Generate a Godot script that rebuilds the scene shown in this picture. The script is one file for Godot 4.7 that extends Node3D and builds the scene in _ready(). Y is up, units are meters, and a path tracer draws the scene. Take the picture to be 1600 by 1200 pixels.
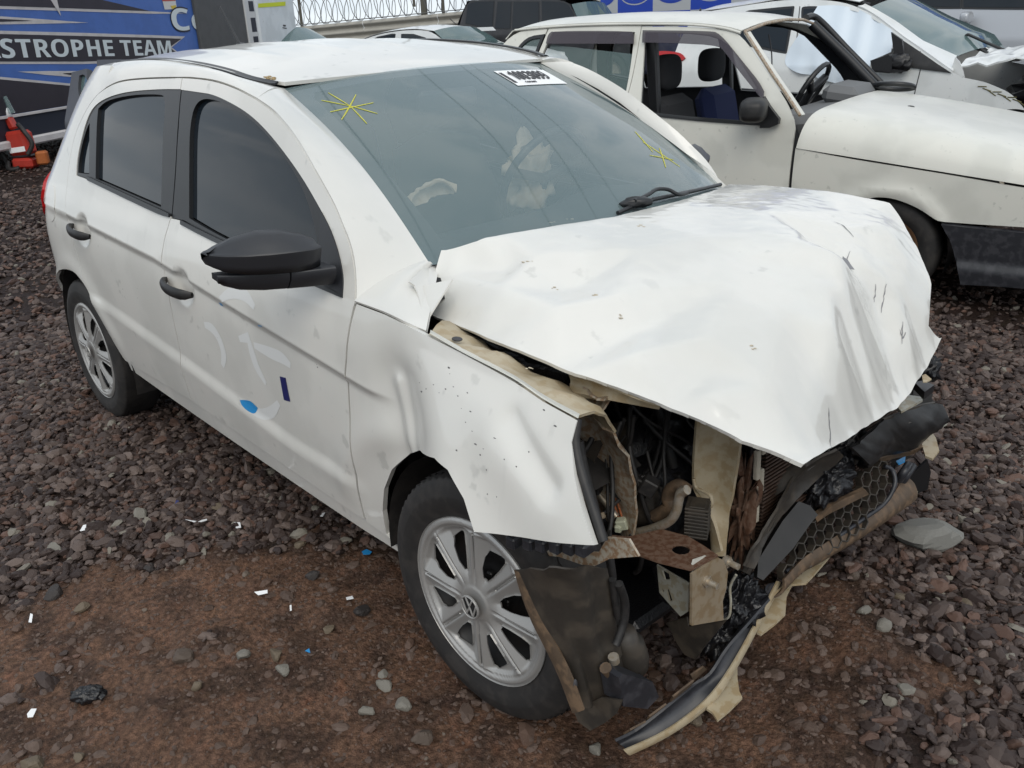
extends Node3D

# ---------- mesh building ----------
class MB:
	var v := PackedVector3Array()
	var n := PackedVector3Array()
	var ix := PackedInt32Array()
	var c := PackedColorArray()
	func tri(a: Vector3, b: Vector3, d: Vector3, na := Vector3.ZERO, nb := Vector3.ZERO, nd := Vector3.ZERO) -> void:
		var g := (d - a).cross(b - a)
		if g.length_squared() < 1e-16: return
		if na == Vector3.ZERO:
			na = g.normalized(); nb = na; nd = na
		var k := v.size()
		v.append(a); v.append(b); v.append(d); n.append(na); n.append(nb); n.append(nd)
		if g.dot(na + nb + nd) >= 0.0: ix.append_array([k, k + 1, k + 2])
		else: ix.append_array([k, k + 2, k + 1])
	func quad(a: Vector3, b: Vector3, d: Vector3, e: Vector3) -> void:
		tri(a, b, d); tri(a, d, e)
	func mesh() -> ArrayMesh:
		var ar := []
		ar.resize(Mesh.ARRAY_MAX)
		ar[Mesh.ARRAY_VERTEX] = v; ar[Mesh.ARRAY_NORMAL] = n; ar[Mesh.ARRAY_INDEX] = ix
		if c.size() == v.size() and c.size() > 0: ar[Mesh.ARRAY_COLOR] = c
		var m := ArrayMesh.new()
		m.add_surface_from_arrays(Mesh.PRIMITIVE_TRIANGLES, ar)
		return m
	# smooth grid surface
	func grid(nu: int, nv: int, f: Callable) -> void:
		var p := PackedVector3Array()
		for j in nv + 1:
			for i in nu + 1: p.append(f.call(float(i) / nu, float(j) / nv))
		grid_pts(p, nu, nv)
	func grid_pts(p: PackedVector3Array, nu: int, nv: int, flip := false) -> void:
		var w := nu + 1
		var cu := p[0].distance_to(p[nu]) < 1e-6 and p[w].distance_to(p[w + nu]) < 1e-6
		var k := v.size()
		for j in nv + 1:
			for i in w:
				var i0 := i - 1
				var i1 := i + 1
				if cu:
					if i0 < 0: i0 = nu - 1
					if i1 > nu: i1 = 1
				else:
					i0 = maxi(i0, 0); i1 = mini(i1, nu)
				var j0 := maxi(j - 1, 0)
				var j1 := mini(j + 1, nv)
				var du := p[j * w + i1] - p[j * w + i0]
				if du.length_squared() < 1e-14:
					var jj := 1 if j == 0 else nv - 1
					du = p[jj * w + i1] - p[jj * w + i0]
				var q := (p[j1 * w + i] - p[j0 * w + i]).cross(du)
				v.append(p[j * w + i]); n.append(q.normalized() if q.length_squared() > 1e-20 else Vector3.UP)
		for j in nv:
			for i in nu:
				var a := k + j * w + i
				_t(a, a + 1, a + w + 1); _t(a, a + w + 1, a + w)
	func _t(a: int, b: int, d: int) -> void:
		var g := (v[d] - v[a]).cross(v[b] - v[a])
		if g.length_squared() < 1e-18: return
		if g.dot(n[a] + n[b] + n[d]) >= 0.0: ix.append_array([a, b, d])
		else: ix.append_array([a, d, b])

func spline(p: Array, m: int) -> PackedVector3Array:
	var o := PackedVector3Array()
	for i in p.size() - 1:
		var a: Vector3 = p[maxi(i - 1, 0)]
		var b: Vector3 = p[i]
		var d: Vector3 = p[i + 1]
		var e: Vector3 = p[mini(i + 2, p.size() - 1)]
		for k in m:
			o.append(b.cubic_interpolate(d, a, e, float(k) / m))
	o.append(p[p.size() - 1])
	return o

func resample(p: Array, m: int, smooth: bool) -> PackedVector3Array:
	var q := spline(p, 6) if smooth and p.size() > 2 else PackedVector3Array(p)
	var L := PackedFloat32Array([0.0])
	for i in q.size() - 1: L.append(L[i] + q[i].distance_to(q[i + 1]))
	var o := PackedVector3Array()
	var j := 0
	for k in m + 1:
		var s: float = L[L.size() - 1] * k / m
		while j < q.size() - 2 and L[j + 1] < s: j += 1
		o.append(q[j].lerp(q[j + 1], clampf((s - L[j]) / maxf(L[j + 1] - L[j], 1e-9), 0, 1)))
	return o

func tube(b: MB, pts: Array, r, sides := 10, smooth := true, caps := true) -> void:
	var q := spline(pts, 7) if smooth and pts.size() > 2 else PackedVector3Array(pts)
	var m := q.size()
	var up := Vector3.UP
	var P := PackedVector3Array()
	for i in m:
		var t := (q[mini(i + 1, m - 1)] - q[maxi(i - 1, 0)]).normalized()
		if absf(t.dot(up)) > 0.95: up = Vector3(0.3, 0.2, 1).normalized()
		var s := t.cross(up).normalized()
		up = s.cross(t).normalized()
		var rr: float = r if not r is Array else lerpf(r[0], r[1], float(i) / (m - 1))
		for k in sides + 1:
			var a := TAU * (k % sides) / sides
			P.append(q[i] + (s * cos(a) + up * sin(a)) * rr)
	b.grid_pts(P, sides, m - 1)
	if caps:
		for e in [0, m - 1]:
			for k in sides: b.tri(q[e], P[e * (sides + 1) + k], P[e * (sides + 1) + k + 1])

# sheet between two lines, with thickness
func band(b: MB, A: Array, B: Array, thick := 0.0, nu := 16, nv := 4, bow := 0.0, smooth := true, rough := 0.0, sd := 1) -> void:
	var a := resample(A, nu, smooth)
	var d := resample(B, nu, smooth)
	var P := PackedVector3Array()
	var nz := FastNoiseLite.new()
	nz.seed = sd; nz.frequency = 9.0
	for j in nv + 1:
		for i in nu + 1:
			var t := (a[mini(i + 1, nu)] - a[maxi(i - 1, 0)])
			var nn := t.cross(d[i] - a[i]).normalized()
			var p := a[i].lerp(d[i], float(j) / nv)
			P.append(p + nn * (bow * sin(PI * j / nv) + rough * nz.get_noise_3dv(p)))
	slab(b, P, nu, nv, thick)

func slab(b: MB, P: PackedVector3Array, nu: int, nv: int, thick: float) -> void:
	var k := b.v.size()
	b.grid_pts(P, nu, nv)
	if thick == 0.0: return
	var Q := PackedVector3Array()
	for i in P.size(): Q.append(P[i] - b.n[k + i] * thick)
	b.grid_pts(Q, nu, nv)
	var w := nu + 1
	for i in nu:
		b.quad(P[i], P[i + 1], Q[i + 1], Q[i]); var o := nv * w + i
		b.quad(P[o], P[o + 1], Q[o + 1], Q[o])
	for j in nv:
		b.quad(P[j * w], P[j * w + w], Q[j * w + w], Q[j * w]); var o2 := j * w + nu
		b.quad(P[o2], P[o2 + w], Q[o2 + w], Q[o2])

# flat plate of any outline (3D points on about one plane), with thickness
func plate(b: MB, pts: Array, thick := 0.003, holes := []) -> void:
	var cn := Vector3.ZERO
	var nn := Vector3.ZERO
	for i in pts.size():
		cn += pts[i]
	cn /= pts.size()
	for i in pts.size(): nn += (pts[i] - cn).cross(pts[(i + 1) % pts.size()] - cn)
	nn = nn.normalized()
	var e1: Vector3 = (pts[1] - pts[0]).normalized()
	e1 = (e1 - nn * e1.dot(nn)).normalized()
	var e2 := nn.cross(e1)
	var o := PackedVector2Array()
	for p in pts: o.append(Vector2((p - cn).dot(e1), (p - cn).dot(e2)))
	var H := []
	for h in holes:
		var hp := PackedVector2Array()
		for p in h: hp.append(Vector2((p - cn).dot(e1), (p - cn).dot(e2)))
		H.append(hp)
	flat(b, o, H, thick, Transform3D(Basis(e1, e2, nn), cn))

# flat outline in the xy plane of xf, thickness along -z
func flat(b: MB, o: PackedVector2Array, holes: Array, thick: float, xf: Transform3D) -> void:
	var parts := [o]
	var big := 0.0
	for p in o: big = maxf(big, p.length())
	if holes.size() > 0:
		# split along a line through each hole so that every piece is simple
		var cuts: Array = []
		for h in holes:
			var cy := 0.0
			for p in h: cy += p.y / h.size()
			cuts.append(cy)
		cuts.sort()
		cuts.append(1e3)
		var y0 := -1e3
		parts = []
		for cy in cuts:
			var sl := PackedVector2Array([Vector2(-99, maxf(y0, -99)), Vector2(99, maxf(y0, -99)), Vector2(99, minf(cy, 99)), Vector2(-99, minf(cy, 99))])
			var pcs: Array = Geometry2D.intersect_polygons(o, sl)
			for h in holes:
				var nx := []
				for pc in pcs: nx.append_array(Geometry2D.clip_polygons(pc, h))
				pcs = nx
			parts.append_array(pcs)
			y0 = cy
	for pc in parts:
		var t := Geometry2D.triangulate_polygon(pc)
		for i in range(0, t.size(), 3):
			var a := Vector3(pc[t[i]].x, pc[t[i]].y, 0)
			var d := Vector3(pc[t[i + 1]].x, pc[t[i + 1]].y, 0)
			var e := Vector3(pc[t[i + 2]].x, pc[t[i + 2]].y, 0)
			var up := xf.basis.z.normalized()
			b.tri(xf * a, xf * d, xf * e, up, up, up)
			if thick > 0:
				var dz := Vector3(0, 0, -thick)
				b.tri(xf * (a + dz), xf * (d + dz), xf * (e + dz), -up, -up, -up)
	if thick > 0:
		var loops := [o]
		loops.append_array(holes)
		for L in loops:
			for i in L.size():
				var a := Vector3(L[i].x, L[i].y, 0)
				var q: Vector2 = L[(i + 1) % L.size()]
				var d := Vector3(q.x, q.y, 0)
				b.quad(xf * a, xf * d, xf * (d + Vector3(0, 0, -thick)), xf * (a + Vector3(0, 0, -thick)))

# curved sheet: the part of surface f(x, y) inside the outline, holes cut out, edges turned in by thick
func sheet(b: MB, o: PackedVector2Array, holes: Array, f: Callable, cell: float, thick := 0.0) -> void:
	var lo := o[0]
	var hi := o[0]
	for p in o:
		lo = lo.min(p); hi = hi.max(p)
	var i0 := int(floor(lo.x / cell))
	var i1 := int(ceil(hi.x / cell))
	var j0 := int(floor(lo.y / cell))
	var j1 := int(ceil(hi.y / cell))
	var cache := {}
	var vert := func(p: Vector2) -> int:
		var key := Vector2i(roundi(p.x * 20000), roundi(p.y * 20000))
		if cache.has(key): return cache[key]
		var e := 0.002
		var q: Vector3 = f.call(p)
		var nx: Vector3 = (f.call(p + Vector2(e, 0)) - f.call(p - Vector2(e, 0)))
		var ny: Vector3 = (f.call(p + Vector2(0, e)) - f.call(p - Vector2(0, e)))
		var k := b.v.size()
		b.v.append(q); b.n.append(ny.cross(nx).normalized())
		cache[key] = k
		return k
	for i in range(i0, i1):
		# the strip of this column, then its cells
		var x0 := i * cell
		var col: Array = Geometry2D.intersect_polygons(o, PackedVector2Array([Vector2(x0, lo.y - 1), Vector2(x0 + cell, lo.y - 1), Vector2(x0 + cell, hi.y + 1), Vector2(x0, hi.y + 1)]))
		for h in holes:
			var nx := []
			for pc in col: nx.append_array(Geometry2D.clip_polygons(pc, h))
			col = nx
		for pc in col:
			if Geometry2D.is_polygon_clockwise(pc): continue
			var a := 1e9
			var d := -1e9
			for p in pc:
				a = minf(a, p.y); d = maxf(d, p.y)
			for j in range(int(floor(a / cell)), int(ceil(d / cell))):
				var y0 := j * cell
				var cl := PackedVector2Array([Vector2(x0, y0), Vector2(x0 + cell, y0), Vector2(x0 + cell, y0 + cell), Vector2(x0, y0 + cell)])
				for g in Geometry2D.intersect_polygons(pc, cl):
					var t := Geometry2D.triangulate_polygon(g)
					for q in range(0, t.size(), 3):
						b._t(vert.call(g[t[q]]), vert.call(g[t[q + 1]]), vert.call(g[t[q + 2]]))
	if thick != 0.0:
		var loops := [o]
		loops.append_array(holes)
		for L in loops:
			for i in L.size():
				var pa: Vector2 = L[i]
				var pb: Vector2 = L[(i + 1) % L.size()]
				var m := maxi(1, int(ceil(pa.distance_to(pb) / cell)))
				for k in m:
					var s := pa.lerp(pb, float(k) / m)
					var e := pa.lerp(pb, float(k + 1) / m)
					var A: Vector3 = f.call(s)
					var B: Vector3 = f.call(e)
					var nn: Vector3 = ((f.call(s + Vector2(0, 0.003)) - A).cross(f.call(s + Vector2(0.003, 0)) - A)).normalized()
					b.quad(A, B, B - nn * thick, A - nn * thick)

func lathe(b: MB, prof: Array, sides: int, xf := Transform3D()) -> void:
	# prof: Vector2(radius, z), turned about z
	var P := PackedVector3Array()
	for p in prof:
		for k in sides + 1:
			var a := TAU * (k % sides) / sides
			P.append(xf * Vector3(p.x * cos(a), p.x * sin(a), p.y))
	b.grid_pts(P, sides, prof.size() - 1)

func rbox(b: MB, xf: Transform3D, s: Vector3, r := 0.01) -> void:
	# box with chamfered edges
	r = minf(r, 0.49 * minf(s.x, minf(s.y, s.z)))
	var h := s / 2
	var ax := [Vector3.RIGHT, Vector3.UP, Vector3.BACK]
	for i in 3:
		var e: Vector3 = ax[i]; var g: Vector3 = ax[(i + 1) % 3]; var k: Vector3 = ax[(i + 2) % 3]
		var hi := h[i]; var hg := h[(i + 1) % 3] - r; var hk := h[(i + 2) % 3] - r
		for sg in [-1.0, 1.0]:
			var o: Vector3 = e * hi * sg
			b.quad(xf * (o + g * hg + k * hk), xf * (o - g * hg + k * hk), xf * (o - g * hg - k * hk), xf * (o + g * hg - k * hk))
			for s2 in [-1.0, 1.0]:
				# chamfer between +-e and +-g
				var A: Vector3 = e * hi * sg + g * hg * s2
				var B: Vector3 = e * (hi - r) * sg + g * (hg + r) * s2
				b.quad(xf * (A + k * hk), xf * (B + k * hk), xf * (B - k * hk), xf * (A - k * hk))
				for s3 in [-1.0, 1.0]:
					if i == 0:
						b.tri(xf * (e * hi * sg + g * hg * s2 + k * hk * s3), xf * (e * (hi - r) * sg + g * (hg + r) * s2 + k * hk * s3), xf * (e * (hi - r) * sg + g * hg * s2 + k * (hk + r) * s3))

func lump(b: MB, at: Vector3, rad: Vector3, amp: float, sd: int, nn := 14, freq := 3.0, bas := Basis()) -> void:
	var nz := FastNoiseLite.new()
	nz.seed = sd; nz.frequency = freq; nz.fractal_octaves = 3; nz.fractal_gain = 0.4
	var P := PackedVector3Array()
	for j in nn + 1:
		for i in 2 * nn + 1:
			var a := TAU * (i % (2 * nn)) / (2 * nn)
			var t := PI * j / nn
			var d := Vector3(sin(t) * cos(a), cos(t), sin(t) * sin(a))
			P.append(at + bas * (d * rad * (1.0 + amp * nz.get_noise_3dv(d))))
	b.grid_pts(P, 2 * nn, nn)

# outline with its gentle corners rounded
func rounded(o: PackedVector2Array, lim := 0.85, times := 2) -> PackedVector2Array:
	for t in times:
		var q := PackedVector2Array()
		var n := o.size()
		for i in n:
			var a := o[(i + n - 1) % n]
			var b := o[i]
			var d := o[(i + 1) % n]
			if absf((b - a).angle_to(d - b)) < lim / (1.0 + t) + 0.15:
				q.append(b.lerp(a, 0.25)); q.append(b.lerp(d, 0.25))
			else: q.append(b)
		o = q
	return o

# ---------- tree ----------
func fresh(p: Node, nm: String) -> String:
	if not p.has_node(nm): return nm
	var k := 1
	while p.has_node("%s_%03d" % [nm, k]): k += 1
	return "%s_%03d" % [nm, k]

func put(p: Node, nm: String, what, mat: Material, label := "") -> MeshInstance3D:
	var o := MeshInstance3D.new()
	o.mesh = what.mesh() if what is MB else what
	o.material_override = mat
	o.name = fresh(p, nm)
	p.add_child(o, true)
	if label: o.set_meta("label", label)
	return o

func thing(nm: String, label: String, cat: String, at := Vector3.ZERO, yaw := 0.0, group := "") -> Node3D:
	var o := Node3D.new()
	o.name = fresh(self, nm)
	add_child(o, true)
	o.position = at; o.rotation_degrees.y = yaw
	tag(o, label, cat, group)
	return o

func tag(o: Node, label: String, cat: String, group := "") -> void:
	o.set_meta("label", label); o.set_meta("category", cat)
	if group: o.set_meta("group", group)

# ---------- materials ----------
func lin(r: float, g: float, bl: float) -> Color: return Color(r, g, bl).linear_to_srgb()

func mat(col: Color, rough: float, metal := 0.0) -> StandardMaterial3D:
	var m := StandardMaterial3D.new()
	m.albedo_color = col; m.roughness = rough; m.metallic = metal
	return m

func noise_tex(size: int, freq: float, sd: int, pick: Callable, oct := 4, warp := 0.0) -> ImageTexture:
	var nz := FastNoiseLite.new()
	nz.seed = sd; nz.frequency = freq; nz.fractal_octaves = oct
	if warp > 0:
		nz.domain_warp_enabled = true; nz.domain_warp_amplitude = warp; nz.domain_warp_frequency = freq * 1.5
	var g := nz.get_seamless_image(size, size)
	nz.seed = sd + 77; nz.frequency = freq * 7.0; nz.domain_warp_enabled = false
	var h := nz.get_seamless_image(size, size)
	g.convert(Image.FORMAT_L8); h.convert(Image.FORMAT_L8)
	var a := g.get_data()
	var d := h.get_data()
	var o := PackedByteArray()
	o.resize(size * size * 3)
	for i in size * size:
		var c: Color = pick.call(a[i] / 255.0, d[i] / 255.0)
		o[i * 3] = int(clampf(c.r, 0, 1) * 255); o[i * 3 + 1] = int(clampf(c.g, 0, 1) * 255); o[i * 3 + 2] = int(clampf(c.b, 0, 1) * 255)
	var im := Image.create_from_data(size, size, false, Image.FORMAT_RGB8, o)
	return ImageTexture.create_from_image(im)

func coat(m: StandardMaterial3D, tex: Texture2D, per_metre: float) -> StandardMaterial3D:
	m.albedo_texture = tex
	m.uv1_triplanar = true
	m.uv1_scale = Vector3.ONE * per_metre
	return m

func relief(m: StandardMaterial3D, tex: Texture2D, sc: float) -> StandardMaterial3D:
	m.normal_enabled = true; m.normal_texture = tex; m.normal_scale = sc
	return m

func normal_tex(size: int, freq: float, sd: int, k: float, oct := 4) -> ImageTexture:
	var nz := FastNoiseLite.new()
	nz.seed = sd; nz.frequency = freq; nz.fractal_octaves = oct
	var g := nz.get_seamless_image(size, size)
	g.convert(Image.FORMAT_RGBA8)
	g.bump_map_to_normal_map(k)
	return ImageTexture.create_from_image(g)

var M := {}

func make_materials() -> void:
	var film := noise_tex(512, 0.006, 3, func(a, d): var k: float = 0.955 + 0.045 * smoothstep(0.3, 0.6, a) - 0.10 * smoothstep(0.76, 0.84, d) * smoothstep(0.45, 0.62, a); return Color(k, k * 0.995, k * 0.98), 5, 20.0)
	var dusty := noise_tex(512, 0.009, 9, func(a, d): var k: float = smoothstep(0.35, 0.75, a) * 0.75 + 0.25 * d; return Color(0.66 + 0.34 * k, 0.65 + 0.31 * k, 0.64 + 0.27 * k), 5, 15.0)
	var rusty := noise_tex(512, 0.012, 15, func(a, d): var k: float = smoothstep(0.36, 0.72, a + 0.25 * (d - 0.5)); return Color(1, 1, 1).lerp(Color(0.82, 0.70, 0.60), k), 5, 18.0)
	var stain := noise_tex(512, 0.008, 21, func(a, d): var k: float = smoothstep(0.40, 0.72, a + 0.2 * (d - 0.5)); return Color(1, 0.98, 0.94).lerp(Color(0.92, 0.86, 0.77), k), 5, 18.0)
	var orange := normal_tex(256, 0.05, 5, 1.2)
	var bumpy := normal_tex(512, 0.03, 8, 4.0)
	M.film = film
	var w := coat(mat(lin(0.68, 0.68, 0.665), 0.42), film, 0.5)
	w.clearcoat_enabled = true; w.clearcoat = 0.75; w.clearcoat_roughness = 0.07
	M.white = w
	var w2 := coat(mat(lin(0.645, 0.65, 0.615), 0.38), film, 0.7)
	w2.clearcoat_enabled = true; w2.clearcoat = 0.35; w2.clearcoat_roughness = 0.2
	M.old_white = w2
	var w3 := coat(mat(lin(0.66, 0.69, 0.715), 0.3), film, 0.8)
	w3.clearcoat_enabled = true; w3.clearcoat = 0.5; w3.clearcoat_roughness = 0.1
	M.cool_white = w3
	var s := mat(lin(0.40, 0.42, 0.45), 0.35, 0.35)
	s.clearcoat_enabled = true; s.clearcoat = 0.5
	M.silver_paint = s
	var dk := coat(mat(lin(0.035, 0.037, 0.045), 0.42), dusty, 0.8)
	dk.clearcoat_enabled = true; dk.clearcoat = 0.3; dk.clearcoat_roughness = 0.25
	M.dark_paint = dk
	M.cream = coat(mat(lin(0.43, 0.385, 0.295), 0.45), stain, 5.0)
	M.cream_rust = coat(mat(lin(0.40, 0.36, 0.295), 0.55), rusty, 9.0)
	M.grey_metal = coat(mat(lin(0.44, 0.46, 0.44), 0.42, 0.25), stain, 9.0)
	M.rust = coat(mat(lin(0.13, 0.078, 0.052), 0.8), rusty, 10.0)
	M.dusty_metal = coat(mat(lin(0.25, 0.21, 0.16), 0.55), stain, 6.0)
	M.plastic = relief(coat(mat(lin(0.022, 0.023, 0.026), 0.5), dusty, 2.0), orange, 0.15)
	M.plastic.uv1_scale = Vector3.ONE * 3.0
	M.mirror_shell = mat(lin(0.021, 0.0225, 0.027), 0.42)
	M.trim = mat(lin(0.012, 0.013, 0.015), 0.38)
	M.dusty_plastic = coat(mat(lin(0.070, 0.063, 0.055), 0.55), dusty, 2.5)
	M.brown_plastic = coat(mat(lin(0.17, 0.12, 0.08), 0.65), dusty, 5.0)
	M.blue_black = coat(mat(lin(0.045, 0.050, 0.065), 0.42), dusty, 4.0)
	M.black_goo = relief(mat(lin(0.010, 0.010, 0.012), 0.35), bumpy, 1.5)
	M.black_goo.uv1_triplanar = true; M.black_goo.uv1_scale = Vector3.ONE * 8
	M.rubber = coat(mat(lin(0.030, 0.029, 0.030), 0.72), dusty, 3.0)
	M.hose = coat(mat(lin(0.028, 0.028, 0.030), 0.55), dusty, 8.0)
	M.cover = mat(lin(0.36, 0.355, 0.345), 0.38, 0.4)
	M.steel = coat(mat(lin(0.50, 0.48, 0.45), 0.4, 0.6), stain, 14.0)
	M.black_steel = mat(lin(0.012, 0.012, 0.013), 0.5)
	M.fins = coat(mat(lin(0.075, 0.050, 0.038), 0.7, 0.2), rusty, 6.0)
	M.red = mat(lin(0.45, 0.02, 0.012), 0.35)
	M.red_lens = mat(lin(0.40, 0.010, 0.012), 0.12)
	M.interior = mat(lin(0.018, 0.019, 0.020), 0.85)
	M.seat = mat(lin(0.018, 0.019, 0.022), 0.95)
	M.blue_seat = mat(lin(0.014, 0.022, 0.075), 0.95)
	M.bag = coat(mat(lin(0.62, 0.57, 0.48), 0.9), stain, 2.0)
	M.sticker_blue = mat(lin(0.012, 0.016, 0.11), 0.35)
	M.sticker_cyan = mat(lin(0.02, 0.24, 0.55), 0.4)
	M.paper = mat(lin(0.82, 0.83, 0.84), 0.7)
	M.ink = mat(lin(0.05, 0.05, 0.055), 0.7)
	M.yellow_paint = mat(Color(lin(0.58, 0.56, 0.07), 0.8), 0.6)
	M.yellow_paint.transparency = BaseMaterial3D.TRANSPARENCY_ALPHA
	var gl := mat(Color(lin(0.225, 0.31, 0.325), 0.46), 0.04)
	gl.transparency = BaseMaterial3D.TRANSPARENCY_ALPHA
	M.glass = gl
	var g2 := mat(Color(lin(0.16, 0.26, 0.25), 0.32), 0.04)
	g2.transparency = BaseMaterial3D.TRANSPARENCY_ALPHA
	M.clear_glass = g2
	var g3 := mat(Color(lin(0.10, 0.16, 0.16), 0.75), 0.05)
	g3.transparency = BaseMaterial3D.TRANSPARENCY_ALPHA
	M.haze_glass = g3
	M.tint = mat(lin(0.009, 0.014, 0.020), 0.035)
	M.tint.metallic_specular = 0.40
	M.frit = mat(lin(0.010, 0.011, 0.012), 0.3)
	var vis := mat(Color(lin(0.045, 0.035, 0.045), 0.88), 0.15)
	vis.transparency = BaseMaterial3D.TRANSPARENCY_ALPHA
	M.visor = vis

# ---------- the wrecked hatchback: side surface ----------
const SY := [0.05, 0.2, 0.30, 0.45, 0.66, 0.80, 0.9, 0.97, 1.1, 1.25, 1.37, 1.43, 1.47]
const SZ := [0.72, 0.768, 0.79, 0.812, 0.828, 0.826, 0.804, 0.777, 0.737, 0.69, 0.637, 0.585, 0.50]
func sm(k: int) -> float:
	if k == 0: return (SZ[1] - SZ[0]) / (SY[1] - SY[0])
	if k == 12: return (SZ[12] - SZ[11]) / (SY[12] - SY[11])
	return (SZ[k + 1] - SZ[k - 1]) / (SY[k + 1] - SY[k - 1])
func side0(x: float, y: float) -> float:
	y = clampf(y, 0.0, 1.47)
	var i := 0
	while i < 11 and y > SY[i + 1]: i += 1
	var h: float = SY[i + 1] - SY[i]
	var t: float = (y - SY[i]) / h
	var t2 := t * t
	var t3 := t2 * t
	var v: float = (2 * t3 - 3 * t2 + 1) * SZ[i] + (t3 - 2 * t2 + t) * h * sm(i) + (-2 * t3 + 3 * t2) * SZ[i + 1] + (t3 - t2) * h * sm(i + 1)
	if x > -1.2: v -= 0.02 * pow((x + 1.2) / 1.2, 2)
	var u := minf(-2.2 - x + 0.9 * maxf(0.0, y - 0.95), 1.1)
	if u > 0.0:
		v -= 0.07 * u * u + 1.2 * pow(maxf(0, u - 0.45), 2)
	if x > -0.25 and y < 0.86: v += 0.30 * (0.86 - y) * smoothstep(-0.25, 0.05, x)   # front wing bent outwards at its foot
	return v
func pw(x: float, pts: Array) -> float:
	if x <= pts[0].x: return pts[0].y
	for i in pts.size() - 1:
		if x <= pts[i + 1].x: return lerpf(pts[i].y, pts[i + 1].y, (x - pts[i].x) / (pts[i + 1].x - pts[i].x))
	return pts[pts.size() - 1].y
const CHAR := [Vector2(-2.9, 0.885), Vector2(-2.17, 0.862), Vector2(-1.52, 0.835), Vector2(-1.24, 0.809), Vector2(-0.85, 0.771), Vector2(-0.54, 0.739), Vector2(-0.2, 0.70), Vector2(0.4, 0.66)]
const LOWL := [Vector2(-2.3, 0.59), Vector2(-2.13, 0.578), Vector2(-1.38, 0.512), Vector2(-1.05, 0.474), Vector2(-0.77, 0.438), Vector2(-0.46, 0.43), Vector2(0.2, 0.42)]
func seg_dist(p: Vector2, a: Vector2, b: Vector2) -> float:
	return p.distance_to(Geometry2D.get_closest_point_to_segment(p, a, b))
func side(x: float, y: float) -> float:
	var v := side0(x, y)
	if y < 0.96:
		var fade := 1.0 - smoothstep(-0.36, -0.24, x)
		var d := y - pw(x, CHAR)
		if d < 0: v -= 0.0065 * smoothstep(0.0, 0.020, -d) * exp(d / 0.16) * fade
		else: v += 0.003 * exp(-d / 0.03) * fade
		var l := y - pw(x, LOWL)
		v += 0.012 * (1.0 - smoothstep(-0.035, 0.02, l)) * exp(minf(l, 0.0) / 0.14) * (1.0 - smoothstep(-0.55, -0.40, x))
		for hx in [Vector2(-1.318, 0.782), Vector2(-2.19, 0.835)]:
			var r := Vector2((x - hx.x) / 0.062, (y - hx.y) / 0.05).length()
			if r < 1.6: v -= 0.017 * exp(-pow(r, 6.0))
		# wheel arch flares
		for wx in [Vector2(-2.43, 0.32), Vector2(-0.2, 0.29)]:
			var q := Vector2(x, y).distance_to(wx)
			v += 0.010 * exp(-pow((q - 0.34) / 0.05, 2)) * smoothstep(0.3, 0.5, y)
		# the buckled front wing: a crease above the arch, bulge ahead of it, dents behind the corner
		if x > -0.42:
			var c := seg_dist(Vector2(x, y), Vector2(-0.235, 0.76), Vector2(-0.185, 0.61))
			v += 0.012 * exp(-pow(c / 0.022, 2)) - 0.022 * exp(-pow(c / 0.075, 2)) * smoothstep(-0.42, -0.3, x)
			v += 0.018 * smoothstep(-0.2, 0.0, x) * smoothstep(0.9, 0.7, y)
			v += 0.007 * sin(x * 17.0 + y * 23.0) * smoothstep(-0.15, 0.1, x) * smoothstep(0.86, 0.78, y) * 0.6
			v -= 0.012 * exp(-pow(seg_dist(Vector2(x, y), Vector2(0.16, 0.80), Vector2(0.29, 0.72)) / 0.025, 2))
	return v

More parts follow.
